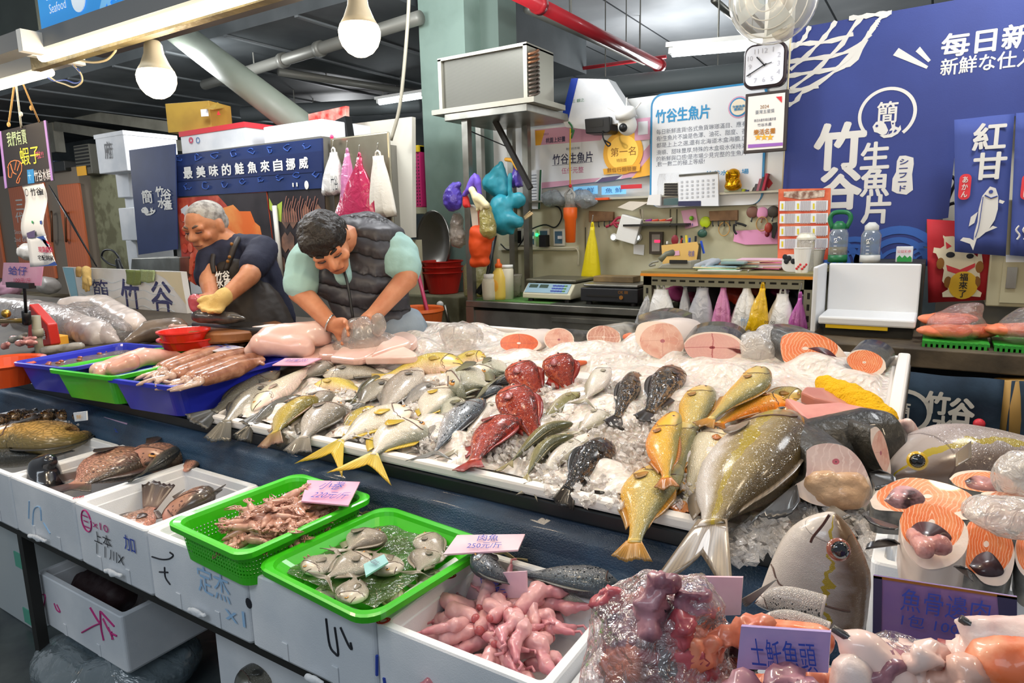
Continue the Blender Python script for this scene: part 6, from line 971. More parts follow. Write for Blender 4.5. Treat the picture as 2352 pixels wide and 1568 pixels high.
def fmat(n, belly, side, back, mot=None, spot=None, stripe=None, sc=46, rough=.27, scale=.6, fl=.5, metal=0):
    n = 'fish_skin_'+n
    if n in MC: return MC[n]
    k = NT(n); uv = k.n('TexCoord').outputs['UV']; s = k.n('SeparateXYZ', {0: uv}); u, a = s.outputs[0], s.outputs[1]
    nz = k.n('TexNoise', {'Vector': k.n('Mapping', {0: uv, 3: (9, 4, 1)}).outputs[0], 'Scale': 1.0, 'Detail': 5.0}).outputs[0]
    aa = k.m_('ADD', a, k.m_('MULTIPLY', k.m_('SUBTRACT', nz, .5), .22))
    c = k.ramp(aa, [(.34 if 'amber' in n else .12, belly), (.48, side), (.62, side), (.82, back)])
    if stripe: c = k.mix(k.m_('LESS_THAN', k.m_('ABSOLUTE', k.m_('SUBTRACT', aa, stripe[1])), stripe[2]), c, lin(stripe[0]))
    if mot:
        z = k.n('TexNoise', {'Vector': k.n('Mapping', {0: uv, 3: (14, 7, 1)}).outputs[0], 'Scale': 1.2, 'Detail': 6.0, 'Distortion': 1.0}).outputs[0]; c = k.mix(k.ramp(z, [(.42, '#000000'), (.58, '#ffffff')]), c, lin(mot))
    vo = k.n('TexVoronoi', {'Vector': k.n('Mapping', {0: uv, 3: (sc, sc*.5, 1)}).outputs[0], 'Scale': 1.0}, feature='DISTANCE_TO_EDGE').outputs['Distance']
    body = k.m_('MULTIPLY', k.m_('GREATER_THAN', u, .23), k.m_('LESS_THAN', u, .97))
    c = k.mix(k.m_('MULTIPLY', k.m_('MULTIPLY', k.m_('LESS_THAN', vo, .09), body), scale*.6), c, lin(back))
    if spot:
        v2 = k.n('TexVoronoi', {'Vector': k.n('Mapping', {0: uv, 3: (26, 13, 1)}).outputs[0], 'Scale': 1.0}).outputs['Distance']
        c = k.mix(k.m_('MULTIPLY', k.m_('LESS_THAN', v2, .27), k.m_('MULTIPLY', k.m_('GREATER_THAN', a, .45), k.m_('LESS_THAN', a, .86))), c, lin(spot))
    g = k.m_('LESS_THAN', k.m_('ABSOLUTE', k.m_('SUBTRACT', k.m_('ADD', u, k.m_('MULTIPLY', k.m_('POWER', k.m_('SUBTRACT', a, .5), 2), .5)), .245)), .005)
    c = k.mix(k.m_('MULTIPLY', g, fl), c, lin('#3a2622'))
    k.set(Base_Color=c, Roughness=rough, Coat_Weight=.3, Coat_Roughness=.15, Metallic=metal); k.bump(k.m_('ADD', k.m_('MULTIPLY', k.m_('MULTIPLY', k.m_('MINIMUM', vo, .3), body), scale*2.5), k.m_('MULTIPLY', nz, .5)), .75, .004)
    MC[n] = k.m; return k.m
def finmat(n, c, c2):
    n = 'fin_'+n
    if n in MC: return MC[n]
    k = NT(n); s = k.n('SeparateXYZ', {0: k.n('TexCoord').outputs['UV']}); w = k.m_('FRACT', k.m_('MULTIPLY', s.outputs[1], 16)); col = k.mix(s.outputs[0], lin(c), lin(c2)); k.set(Base_Color=k.mix(k.m_('MULTIPLY', k.m_('GREATER_THAN', w, .6), .35), col, lin('#2a2420')), Roughness=.3, Coat_Weight=.3); k.bump(w, .4, .003); MC[n] = k.m; return k.m
KD = {  # body profile, width ratio, skin, fin colours, tail kind, tail length, dorsal height
 'bass': ('bass', .5, ('bass', '#cfc6b8', '#97907f', '#45443d'), ('#6f6a5e', '#3e3c36'), 'fan', .27, .12), 'darkbass': ('bass', .55, ('darkbass', '#8d8676', '#5a574c', '#34342f'), ('#4a4840', '#2c2b28'), 'fan', .27, .12),
 'palebass': ('bass', .55, ('palebass', '#ecd3c8', '#e3dcbf', '#a3a084', None), ('#cfae9e', '#8a7c6a'), 'fan', .14, .08), 'ybass': ('bass', .5, ('ybass', '#e6cf8e', '#bfa63a', '#6e6420'), ('#a98a5a', '#7c5a48'), 'fan', .22, .13),
 'olive': ('bass', .6, ('olive', '#8a8250', '#5a5526', '#2f2f14'), ('#55502c', '#34321c'), 'fan', .16, .08), 'silver': ('bass', .5, ('silver', '#d6ccc0', '#a89e92', '#6c665a'), ('#8f8778', '#55504a'), 'fan', .26, .1),
 'yellow': ('bass', .55, ('yellow', '#ecc9b0', '#d9bf57', '#8f8428'), ('#d8b848', '#a88a30'), 'fan', .16, .08), 'pomp': ('deep', .36, ('pomp', '#eadfd0', '#e0d4c2', '#8f9080', None), ('#c9b43c', '#d8b021'), 'fork', .44, .05),
 'pompg': ('deep', .36, ('pompg', '#e8e2d2', '#c9c6b2', '#767a68'), ('#8f8a60', '#5f5c48'), 'fork', .26, .05), 'mack': ('mack', .55, ('mack', '#cbc4c0', '#92959a', '#48525a', None, '#23272d', None, 60, .22, .4, .5, .35), ('#8a8880', '#5c5c5a'), 'fork', .16, .06),
 'grey': ('mack', .5, ('grey', '#c8beb2', '#938c84', '#4a4f54'), ('#8a857c', '#55524c'), 'fork', .18, .06), 'white': ('mack', .6, ('white', '#efe3dc', '#e3dcd2', '#b9b29c'), ('#c9bfa4', '#8f8874'), 'fork', .2, .06), 'mullet': ('mack', .62, ('mullet', '#cfc3a4', '#8a8452', '#4a4a2a'), ('#b3a678', '#857a52'), 'fork', .2, .07),
 'red': ('snap', .5, ('red', '#d9683c', '#b8442a', '#4a1612', '#9c3020', None, None, 50, .2, .7), ('#b03426', '#7c1c1a'), 'fan', .16, .14), 'scor': ('scor', .7, ('scor', '#6e5030', '#33281c', '#141210', '#0b0a09', None, None, 30, .16, .5), ('#2c2722', '#151312'), 'fan', .22, .14), 'brown': ('scor', .7, ('brown', '#9c7a52', '#5c4628', '#241e16', '#17130f', None, None, 30, .18, .5), ('#3a3028', '#1d1916'), 'fan', .2, .14),
 'croak': ('croak', .5, ('croak', '#f0b01e', '#c9b061', '#7d7a52'), ('#c98a22', '#8a6420'), 'fan', .13, .1), 'croako': ('croak', .5, ('croako', '#f08a1c', '#eab02c', '#8f8440'), ('#d07a1e', '#8a5a1c'), 'fan', .13, .1), 'croakw': ('croak', .42, ('croakw', '#f2c24a', '#e0d4b8', '#b0a684'), ('#d88a2a', '#c06a1e'), 'fan', .13, .09),
 'amber2': ('bass', .62, ('amber2', '#c2b8b6', '#a0948f', '#6a5a52', None, None, ('#a08c1c', .64, .035), 110, .24, .25), ('#8a7a66', '#6a5c4c'), 'fork', .34, .05), 'amhead': ('hd', .6, ('amhead', '#d8cfc6', '#bdb2aa', '#6e5238', None, None, ('#a8902a', .64, .02), 120, .24, .12), ('#8a7a66', '#6a5c4c'), 'fork', .3, .0), 'salhead': ('hd', .6, ('salhead', '#e2d8d0', '#b8b0a8', '#5f6266', None, '#2a2c30'), ('#8a7a66', '#6a5c4c'), 'fork', .3, .0),
 'amber': ('bass', .62, ('amber', '#dcd4ce', '#94804f', '#4e3f24', None, None, ('#a08a20', .55, .04), 110, .22, .35), ('#8a7a66', '#6a5c4c'), 'fork', .34, .05), 'tila': ('snap', .45, ('tila', '#dd9a86', '#b5846c', '#4a3f36', None, '#5a3c34', None, 26, .22, .85), ('#6a5048', '#3a302c'), 'fan', .2, .16), 'carp': ('bass', .5, ('carp', '#ecc298', '#e0b468', '#6a5c34', None, None, None, 30, .24, .95), ('#4a463c', '#2a2a2a'), 'fork', .2, .1),
 'butter': ('deep', .4, ('butter', '#d8cdbf', '#b9ad9c', '#857a6c'), ('#a89c8a', '#857a6a'), 'fork', .22, .05)}
HS = 1.14
def RP(x, y, P0, N): d = ray(x, y); N = V(N); return CAMP+d*((V(P0)-CAMP).dot(N)/d.dot(N))
def fish(name, label, kd, pts, hpx, back=1, roll=0., plane=T, up=TN, cat='fish', group=None, lift=None, tail=True, eye=True, tl=None, mouth=True, tdir=None, pect=True, N=30):
    pf, wr, sk, fc, tk, tlr, dh = KD[kd]; up = V(up).normalized()
    hpx *= HS; P0 = [plane(p[0], p[1], p[2] if len(p) > 2 else 0) for p in pts]; mid = P0[len(P0)//2] if len(P0) > 2 else (P0[0]+P0[1])/2
    t0 = (P0[-1]-P0[0]).normalized(); d0 = (up.cross(t0)*back*math.cos(roll)+up*math.sin(roll)).normalized(); w0 = t0.cross(d0)
    ax = (pix(mid+t0*.01)-pix(mid)); ax = V((-ax.y, ax.x)).normalized(); pb = (pix(mid+d0*.01)-pix(mid)).dot(ax)/.01; pw = (pix(mid+w0*.01)-pix(mid)).dot(ax)/.01
    hm = hpx/math.sqrt(pb*pb+(wr*pw)**2); th = hm*math.sqrt((wr*math.cos(roll))**2+math.sin(roll)**2)
    P0 = [plane(p[0], p[1], (p[2] if len(p) > 2 else 0)+(th*.42 if lift is None else lift)) for p in pts]
    C = smooth_pts(P0, N) if len(P0) > 2 else [P0[0].lerp(P0[1], i/N) for i in range(N+1)]
    Ls = sum((C[i+1]-C[i]).length for i in range(N)); rings = []; uvs = []; fr = []; M = 18
    for i in range(N+1):
        u = (i/N)**1.15 if False else i/N; t = (C[min(i+1, N)]-C[max(i-1, 0)]).normalized(); d = (up.cross(t)*back*math.cos(roll)+up*math.sin(roll)); d = (d-t*d.dot(t)).normalized(); w = t.cross(d)
        ht = np.interp(u, FU, PF[pf][0])*hm; hb = np.interp(u, FU, PF[pf][1])*hm; ww = np.interp(u, FU, PF[pf][2] if len(PF[pf]) > 2 else WF)*wr*hm*.5; fr.append((C[i], t, d, w, ht, hb, ww)); r = []
        for j in range(M):
            f = 2*math.pi*j/M; s_, c_ = math.sin(f), math.cos(f); r.append(C[i]+d*((ht if s_ > 0 else hb)*s_)+w*(ww*math.copysign(abs(c_)**.85, c_))); uvs.append((u, .5+math.asin(max(-1, min(1, s_)))/math.pi))
        rings.append(r)
    o = MB().loft(rings, True, 0, True, uvs).build(name, fmat(*sk), smooth=True, label=label, cat=cat, group=group)
    fm_ = finmat(sk[0], *fc); vis = 1 if fr[5][3].dot(CAMP-mid) > 0 else -1; A = lambda i, a, b, q=0: fr[i][0]+fr[i][2]*a+fr[i][3]*b*vis+fr[i][1]*q
    if tail:
        c, t, d, w, ht, hb, ww = fr[N]; TL = (tl or tlr)*Ls; t = (t+(V(tdir)*.7 if tdir else V((0, 0, 0)))).normalized(); d = (d-t*d.dot(t)).normalized(); m = MB(); sp = hm*(.42 if tk == 'fan' else .62)*(.66 if sk[0].startswith('amber') else 1)
        fx = max(sp, TL*(.4 if sk[0] == 'amber' else .55)) if tk == 'fork' else max(sp*.8, TL*.5)
        def tf(a, b): q = (b*2-1); n_ = (.45+.55*abs(q)) if tk == 'fork' else (1-.12*q*q+.04*math.sin(b*40)); return c-t*TL*.08+t*(TL*a*n_)+d*(q*(ht*(1-a)+fx*a))+w*(.004*math.sin(q*5)*a)
        m.grid(tf, 6, 16).build('tail_fin', fm_, o, True, solid=.0018)
    i0, i1 = int(N*.3), int(N*.84); m = MB(); m.grid(lambda a, b: A(i0+int(round((i1-i0)*b)), fr[i0+int(round((i1-i0)*b))][4]*.96+hm*dh*a*(math.sin(math.pi*min(1, b*1.15+.08))**.5)*(1+.1*math.sin(b*50)), 0, hm*.12*a), 2, i1-i0).build('dorsal_fin', fm_, o, True, solid=.0015)
    i2, i3 = int(N*.62), int(N*.84); m = MB(); m.grid(lambda a, b: A(i2+int(round((i3-i2)*b)), -fr[i2+int(round((i3-i2)*b))][5]*.96-hm*dh*1.1*a*(1-.6*b), 0, hm*.15*a), 2, i3-i2).build('anal_fin', fm_, o, True, solid=.0015)
    if pect:
        i = int(N*.28); m = MB(); m.grid(lambda a, b: A(i, -hm*.08+hm*(b-.5)*(.06+.2*a)-hm*.06*a, fr[i][6]*1.02+hm*.03*a, hm*(.02+.32*a*(1-.4*(b*2-1)**2))), 4, 6).build('pectoral_fin', fm_, o, True, solid=.0012)
    if eye:
        i = max(2, int(N*.105)); er = hm*.055; c = A(i, fr[i][4]*.38, fr[i][6]*.86); nrm = (fr[i][3]*vis+fr[i][2]*.25).normalized(); e = MB(); e.lathe([(er*1.15, 0), (er, er*.3), (er*.62, er*.42)], c, 14, nrm, cap=False); e.lathe([(er*.62, er*.42), (er*.4, er*.5), (0, er*.52)], c, 12, nrm, 1); e.build('eye', [pm('iris_'+('r' if sk[0] == 'red' else 'y'), '#c98a3a' if sk[0] != 'red' else '#e8a08a', .2, coat=1), pm('pupil', '#0c0d12', .06, coat=1)], o, True)
    if mouth or kd == 'amhead':
        gu = .8 if kd == 'amhead' else .26; gp = []
        for f in np.linspace(-1.15, .95, 12): i = max(2, int(N*(gu-.05*math.sin(f)**2*(1+(f < 0))))); gp.append(A(i, (fr[i][4] if f > 0 else fr[i][5])*math.sin(f)*1.005, fr[i][6]*math.cos(f)**.85*1.005))
        MB().tube(gp, hm*.009, 5).build('gill_edge', pm('gill_dark', '#5f453c', .4), o, True)
    if mouth:
        i = max(2, int(N*.11)); MB().tube([A(0, -fr[0][5]*.1, fr[0][6]*.6, -.001), A(i//2, -fr[i//2][5]*.3, fr[i//2][6]*1.0), A(i, -fr[i][5]*.42, fr[i][6]*.9)], hm*.012, 5).build('mouth', pm('mouth_dark', '#4a2c26', .4), o)
    return o
FS = [
 ('sea_bass', 'dark sea bass lying leftmost on the ice, against the right blue basin', 'darkbass', [(642, 852), (560, 905), (492, 945)], 44, -1, .5),
 ('sea_bass', 'silver grey sea bass with broad dark tail, second from the left', 'bass', [(638, 876), (572, 921), (519, 968)], 46, -1, .15),
 ('sea_bass', 'pale fish with blood red gill whose head points down at the front', 'palebass', [(582, 943), (650, 888), (722, 835)], 42, 1, -.1),
 ('mullet', 'slim dark fish with tail over the rail, left of the yellow green fish', 'darkbass', [(690, 908), (630, 938), (575, 978)], 28, -1, .5),
 ('yellow_bass', 'yellow green fish with reddish tail hanging at the front edge', 'ybass', [(729, 916), (672, 947), (631, 994)], 46, 1, .3),
 ('sea_bream', 'pale grey fish with broad dark tail hanging over the front edge', 'silver', [(782, 930), (738, 960), (696, 1006)], 60, 1, 0),
 ('yellow_croaker', 'yellow fish lying crosswise with its eye to the left, half under ice', 'yellow', [(716, 893), (770, 886), (826, 897)], 36, 1, .1),
 ('mullet', 'dark olive fish pointing up to the big yellow green one', 'olive', [(888, 860), (850, 888), (812, 920)], 30, -1, .6),
 ('sea_bream', 'silver fish with pointed head up, right of the dark olive fish', 'silver', [(964, 846), (918, 892), (878, 945)], 56, -1, 0),
 ('sea_bass', 'silver grey fish lying crosswise below the fillets, head left', 'bass', [(742, 862), (810, 853), (886, 860)], 34, 1, .1),
 ('yellow_bass', 'long yellow green fish lying crosswise above the pointed silver fish', 'yellow', [(1064, 840), (980, 838), (886, 864)], 46, -1, .15),
 ('yellow_bass', 'pink and yellow fish behind the long yellow green fish', 'yellow', [(1117, 824), (1075, 828), (1020, 846)], 38, -1, .1),
 ('striped_fish', 'small fish with yellow stripe left of the pink pompano', 'ybass', [(862, 934), (820, 958), (786, 986)], 30, -1, .3),
 ('pompano', 'pinkish white pompano with yellow forked tail over the rail', 'pomp', [(945, 944), (862, 966), (780, 1014)], 54, -1, 0),
 ('pompano', 'front pompano with grey back and the longest yellow forked tail', 'pomp', [(972, 974), (912, 1002), (857, 1044)], 72, 1, 0),
 ('pompano', 'pale pompano with yellow tail in front of the white round one', 'pomp', [(1026, 886), (1000, 925), (968, 962)], 62, 1, 0),
 ('grey_fish', 'grey fish half covered with ice behind the pink pompano', 'grey', [(1008, 876), (965, 905), (922, 932)], 36, -1, .2),
 ('pompano', 'round white pompano with dark gill spot near the red groupers', 'pompg', [(1030, 888), (1070, 880), (1118, 884)], 72, -1, 0),
 ('pompano', 'grey green oval fish behind the round white pompano', 'pompg', [(1098, 860), (1130, 848), (1168, 854)], 42, -1, 0),
 ('ribbon_fish', 'thin silver fish with black tail left of the upper red grouper', 'grey', [(1195, 862), (1155, 872), (1113, 888)], 20, 1, .2),
 ('mackerel', 'blue grey mackerel half hidden under the thin silver fish', 'mack', [(1160, 892), (1125, 902), (1085, 922)], 24, 1, .3),
 ('mackerel', 'big spotted mackerel with blue back in the middle of the front', 'mack', [(1112, 918), (1052, 965), (1000, 1036)], 54, 1, .1),
 ('grey_fish', 'dark silver fish squeezed left of the big spotted mackerel', 'grey', [(1030, 944), (1003, 985), (975, 1026)], 34, 1, .1),
 ('white_fish', 'slim white fish between spotted mackerel and front red grouper', 'white', [(1155, 906), (1105, 965), (1052, 1030)], 30, -1, 0),
 ('red_grouper', 'front red grouper with dark back, tail over the tray lip', 'red', [(1176, 956), (1130, 998), (1086, 1060)], 66, 1, .25),
 ('white_fish', 'white fish with forked tail hanging upright above the others', 'white', [(1392, 836, .04), (1372, 880, .03), (1346, 916, .02)], 42, -1, 0),
 ('white_fish', 'cream fish slanting right of the middle red grouper', 'mullet', [(1334, 902), (1290, 930), (1238, 980)], 34, 1, -.4),
 ('white_fish', 'pink white fish under the cream slanting fish', 'white', [(1308, 953), (1250, 972), (1180, 1000)], 28, -1, 0),
 ('white_fish', 'pale fish half buried in ice above the olive mullets', 'white', [(1388, 945), (1365, 965), (1328, 992)], 40, 1, 0),
 ('mullet', 'left olive mullet of the pair at the front edge', 'mullet', [(1316, 972), (1245, 995), (1174, 1060)], 30, 1, .5),
 ('mullet', 'right olive mullet of the pair at the front edge', 'mullet', [(1318, 1000), (1250, 1030), (1210, 1092)], 32, 1, .5),
 ('mullet', 'white bellied mullet right of the two olive mullets', 'white', [(1362, 994), (1285, 1047), (1246, 1098)], 34, 1, -.2),
 ('scorpion_fish', 'black mottled fish with big eye hanging over the front edge', 'scor', [(1400, 1014), (1350, 1062), (1306, 1122)], 66, -1, .45),
 ('scorpion_fish', 'brown mottled fish, smaller of the two dark ones on the ice behind', 'brown', [(1463, 856), (1440, 905), (1418, 958)], 46, -1, .4),
 ('scorpion_fish', 'large dark spotted fish left of the yellow croakers', 'brown', [(1556, 846), (1525, 890), (1492, 946)], 66, -1, .3),
 ('yellow_croaker', 'grey olive croaker mostly hidden right behind the orange croaker', 'croak', [(1836, 918), (1800, 912), (1740, 925)], 44, -1, .3),
 ('yellow_croaker', 'grey croaker with yellow edge, left of the bent one', 'croak', [(1614, 886), (1596, 945), (1576, 1022)], 70, 1, .1),
 ('yellow_croaker', 'orange yellow croaker lying crosswise beside the big amberjack', 'croako', [(1812, 928), (1735, 932), (1652, 972)], 52, -1, -.2),
 ('yellow_croaker', 'bent croaker on top, its head furthest up the ice', 'croak', [(1742, 842, .05), (1728, 884, .05), (1680, 920, .04), (1632, 962, .03)], 58, 1, .1),
 ('yellow_croaker', 'white bellied croaker left of the big amberjack', 'croakw', [(1662, 985), (1622, 1040), (1580, 1152)], 78, -1, 0),
 ('yellow_croaker', 'large yellow croaker hanging lowest over the front edge', 'croak', [(1545, 1062), (1492, 1120), (1476, 1170), (1456, 1246)], 104, 1, .1),
 ('yellow_croaker', 'bright yellow croaker lying on the lowest hanging croaker', 'croako', [(1546, 946, .05), (1522, 1010, .05), (1526, 1060, .05), (1530, 1098, .05)], 70, 1, .15),
 ('sea_bass', 'grey fish tucked under the pale fish with blood red gill', 'bass', [(690, 862), (650, 890), (600, 950)], 40, -1, .2),
 ('sea_bass', 'grey flat fish below the pink price tag on the ice', 'silver', [(770, 838), (735, 850), (690, 870)], 34, 1, 0),
 ('sea_bream', 'silver fish tucked under the front yellow green fish', 'silver', [(760, 900), (720, 930), (668, 985)], 44, 1, .1),
 ('grey_fish', 'grey fish between the white round pompano and the spotted mackerel', 'pompg', [(1075, 925), (1045, 935), (1010, 960)], 44, -1, 0),
 ('sea_bass', 'olive silver fish behind the pointed silver fish', 'bass', [(905, 872), (860, 900), (830, 925)], 40, -1, .1),
 ('white_fish', 'pale fish under the white bellied mullet', 'white', [(1330, 1010), (1290, 1040), (1225, 1110)], 30, 1, 0),
 ('yellow_croaker', 'olive croaker tucked beneath the two left croakers', 'croak', [(1580, 960), (1555, 1040), (1560, 1110)], 60, 1, .2),
 ('amberjack', 'big olive and silver amberjack with tail over the front edge', 'amber', [(1800, 952), (1748, 1040), (1680, 1130), (1632, 1206)], 178, 1, .38),
]
for f in FS: fish(*f[:5], *f[5:], group='whole fish on the ice table', tdir=(.05, -.1, -.75) if f[3][-1][1] > 960 and T(*f[3][-1][:2]).y < 1.42 else None)
# red groupers standing head up in the ice
for pts, h, l in (([(1180, 836, .06), (1205, 868, .03), (1250, 915, -.03)], 66, 'red grouper rising head up from the ice, upper left of three'), ([(1268, 818, .06), (1285, 848, .03), (1305, 895, -.03)], 68, 'red grouper rising head up from the ice, farthest right of three'), ([(1163, 890, .07), (1190, 935, .04), (1232, 1005, -.02)], 82, 'red grouper rising head up from the ice, in front of the other two')):
    fish('red_grouper', l, 'red', pts, h, 1, .15, tail=False, group='red groupers stuck in the ice')
blob('red_fish_piece', [('c', T(1318, 835, .02), T(1345, 832, .02), .014, .008)], fmat(*KD['red'][2]), vox=.004, label='small red fish tail on the ice behind the groupers', cat='fish piece')
# ---------------------------------------------------------------- cut pieces with a face
def steakmat(n, base, line, freq=6., lw=.3, cross=None, hub='#efe0d8', blot=None):
    n = 'cut_face_'+n
    if n in MC: return MC[n]
    k = NT(n); uv = k.n('TexCoord').outputs['UV']; s = k.n('SeparateXYZ', {0: uv}); x, y = [k.m_('SUBTRACT', k.m_('MULTIPLY', s.outputs[i], 2), 1) for i in (0, 1)]
    r = k.m_('SQRT', k.m_('ADD', k.m_('MULTIPLY', x, x), k.m_('MULTIPLY', y, y))); nz = k.n('TexNoise', {'Vector': uv, 'Scale': 5.0, 'Detail': 3.0}).outputs[0]; n2 = k.n('TexNoise', {'Vector': uv, 'Scale': 3.0, 'Detail': 2.0}).outputs[0]
    c = k.mix(k.ramp(n2, [(.42, '#000000'), (.6, '#ffffff')]), lin(base), lin(blot or base))
    w = k.m_('FRACT', k.m_('ADD', k.m_('MULTIPLY', k.m_('ADD', k.m_('ABSOLUTE', x), k.m_('MULTIPLY', r, .7)), freq), k.m_('MULTIPLY', nz, 2.2))); c = k.mix(k.m_('MULTIPLY', k.m_('LESS_THAN', w, lw), .75), c, lin(line))
    if cross: c = k.mix(k.m_('MULTIPLY', k.m_('LESS_THAN', k.m_('MINIMUM', k.m_('ABSOLUTE', k.m_('ADD', x, k.m_('MULTIPLY', k.m_('SUBTRACT', nz, .5), .15))), k.m_('ABSOLUTE', k.m_('ADD', y, k.m_('MULTIPLY', k.m_('SUBTRACT', n2, .5), .15)))), .02), .7), c, lin(cross))
    c = k.mix(k.m_('LESS_THAN', k.m_('ADD', r, k.m_('MULTIPLY', k.m_('SUBTRACT', nz, .5), .12)), .085), c, lin(hub))
    c = k.mix(k.m_('GREATER_THAN', r, .93), c, lin('#e9d5c8')); k.set(Base_Color=c, Roughness=.3, Coat_Weight=.35, Subsurface_Weight=.12, Subsurface_Scale=.01); k.bump(nz, .2, .005); MC[n] = k.m; return k.m
SALM = ('salmon', '#e8743c', '#f7c4a4', 6., .22, None, '#f2e0d4', '#ec8850'); PALE = ('pale', '#e0b3a2', '#e5bdac', 2., .1, '#cf9a8c', '#b0606a', '#d59a88'); TUNA = ('tuna', '#d8a49c', '#ddafa5', 5., .14, '#a8424a', '#8a2c38', '#dba89e'); ORNG = ('deep_orange', '#d4581f', '#dc6a30', 3., .15, '#9c3a16', '#f2e6e0', '#c94c18'); PALG = ('rosy', '#c99684', '#d8ac9c', 3., .2, '#e8cfc4', '#e8cfc4', '#bd7f70')
darkskin = pm('dark_skin', '#4b4a48', .3, col2='#2e2e2e', vs=30, coat=.4, bump=.2, bs=150); silskin = pm('silver_skin', '#9c978e', .3, col2='#6a6862', vs=20, coat=.4)
def cut(name, label, out, c0, N, ext, face, skin_, plane=T, h=.05, cav=None, cat='fish steak', group='fish cuts', taper=1., cavcol='#8a4a48', cavd=.02):
    N = V(N).normalized(); P0 = plane(c0[0], c0[1], h); O = [RP(x, y, P0, N) for x, y in out]; n0 = len(O); O = smooth_pts(O+[O[0]], n0*4)[:-1]; C = RP(c0[0], c0[1], P0, N); ext = V(ext)
    cpx = [pix(p) for p in O]; xs = [p.x for p in cpx]; ys = [p.y for p in cpx]; f = lambda p: ((pix(p).x-c0[0])/(max(xs)-min(xs))+.5, .5-(pix(p).y-c0[1])/(max(ys)-min(ys)))
    m = MB(); n = len(O); rings = []; 
    if cav: K = [RP(x, y, P0, N) for x, y in cav]; K = smooth_pts(K+[K[0]], n)[:-1]; a0 = max(range(n), key=lambda j: -(K[j]-O[0]).length); K = K[a0:]+K[:a0]; inner = [K]+[[K[j].lerp(O[j], t) for j in range(n)] for t in (.35, .7, 1)]
    else: inner = [[C.lerp(p, t) for p in O] for t in (.02, .3, .6, .85, 1)]
    m.loft(inner, False, 0, True, [f(p) for r in inner for p in r]); Ce = C+ext
    o = MB().loft([[p+ext*t for p in [(Ce-ext).lerp(q, 1+(taper-1)*t) for q in O]] for t in (0, .04, .5, .96)]+[[(Ce-ext).lerp(q, taper*.9)+ext for q in O]], True).build(name, skin_, smooth=True, label=label, cat=cat, group=group)
    for i, v in enumerate(m.v): m.v[i] = tuple(V(v)+N*.0015)
    m.build('cut_face', steakmat(*face), o, True)
    if cav: kc = sum(K, V((0, 0, 0)))/n; MB().loft([[p+N*.002 for p in K], [kc.lerp(p, .8)-N*cavd for p in K], [kc.lerp(p, .3)-N*cavd*1.6 for p in K]], True).build('cavity', pm('cavity'+cavcol, cavcol, .3, coat=.5, col2='#3a1d1e', vs=30), o, True)
    return o
def ell(cx, cy, a, b, rot=0, n=10): return [(cx+a*math.cos(t)*math.cos(rot)-b*math.sin(t)*math.sin(rot), cy+a*math.cos(t)*math.sin(rot)+b*math.sin(t)*math.cos(rot)) for t in [i*2*math.pi/n for i in range(n)]]
NF = (.35, -.82, .42); EX = V((.05, .14, .0))
cut('salmon_cut', 'deep orange fish cut standing leftmost on the back of the ice', [(1149, 785), (1160, 768), (1190, 764), (1222, 772), (1243, 790), (1236, 802), (1205, 810), (1168, 806), (1152, 798)], (1192, 788), NF, EX, ORNG, pm('pale_skin', '#dccdc4', .35), h=.04)
cut('fish_cut', 'small pale fish cut second from the left on the back of the ice', ell(1284, 780, 35, 27, .1), (1284, 780), NF, (.14, .1, -.02), PALE, darkskin, h=.045)
cut('fish_cut', 'round rosy fish cut third from the left on the back of the ice', ell(1387, 776, 40, 28, .15), (1387, 774), NF, EX, PALG, silskin, h=.045)
cut('fish_cut', 'largest pale fish cut with a dark skin slab lying on it', [(1458, 765), (1468, 745), (1500, 738), (1545, 746), (1568, 775), (1568, 812), (1545, 824), (1510, 823), (1478, 805), (1462, 785)], (1522, 783), NF, EX, PALE, pm('pale_skin', '#dccdc4'), h=.06)
o = MB().loft([[T(1464+i*10.5, 738-16*math.sin(i/9.5*2.6)+i*.9+dy, .07)+V((0, dd, 0)) for dy, dd in ((-13, .0), (-13, .12), (6, .12), (6, 0))] for i in range(11)]).build('skin_slab', darkskin, smooth=False, label='curved dark skin slab on top of the largest pale cut', cat='fish piece', bevel=.004)
cut('tuna_cut', 'wide pink fish cut with a dark skin and a red gap, by the largest cut', [(1571, 788), (1590, 770), (1630, 762), (1680, 768), (1708, 790), (1708, 812), (1690, 826), (1640, 832), (1590, 822), (1574, 804)], (1636, 798), NF, (-.02, .13, .02), TUNA, darkskin, h=.06, )
wpoly_ = lambda px, c0, h: MB().poly([RP(x, y, T(*c0, h)+V(NF)*.006, NF) for x, y in px])
wpoly_([(1668, 799), (1690, 800), (1703, 803), (1702, 812), (1692, 810), (1682, 803)], (1636, 798), .06).build('red_gap', pm('blood', '#5a1014', .2, coat=.6), o)
blob('pale_piece', [('c', T(1432, 776, .03), T(1448, 772, .03), .014, .016)], pm('salmon_flat', '#e4825c'), vox=.005, label='small orange fish piece between the rosy and the largest cut', cat='fish piece')
cut('salmon_half', 'big salmon half with grey skin and open belly on the back of the ice', [(1792, 790), (1800, 770), (1835, 762), (1880, 768), (1915, 785), (1942, 815), (1950, 842), (1920, 845), (1880, 835), (1840, 837), (1806, 836), (1795, 815)], (1850, 800), NF, (-.08, .1, .01), SALM, darkskin, h=.06, cav=[(1855, 800), (1880, 797), (1905, 805), (1925, 825), (1922, 830), (1895, 815), (1870, 805)], cavcol='#5a2830')
cut('salmon_cut', 'smaller salmon cut right of the big salmon half', ell(1990, 833, 47, 28, .3), (1985, 832), NF, (.02, .1, .02), SALM, darkskin, h=.04)
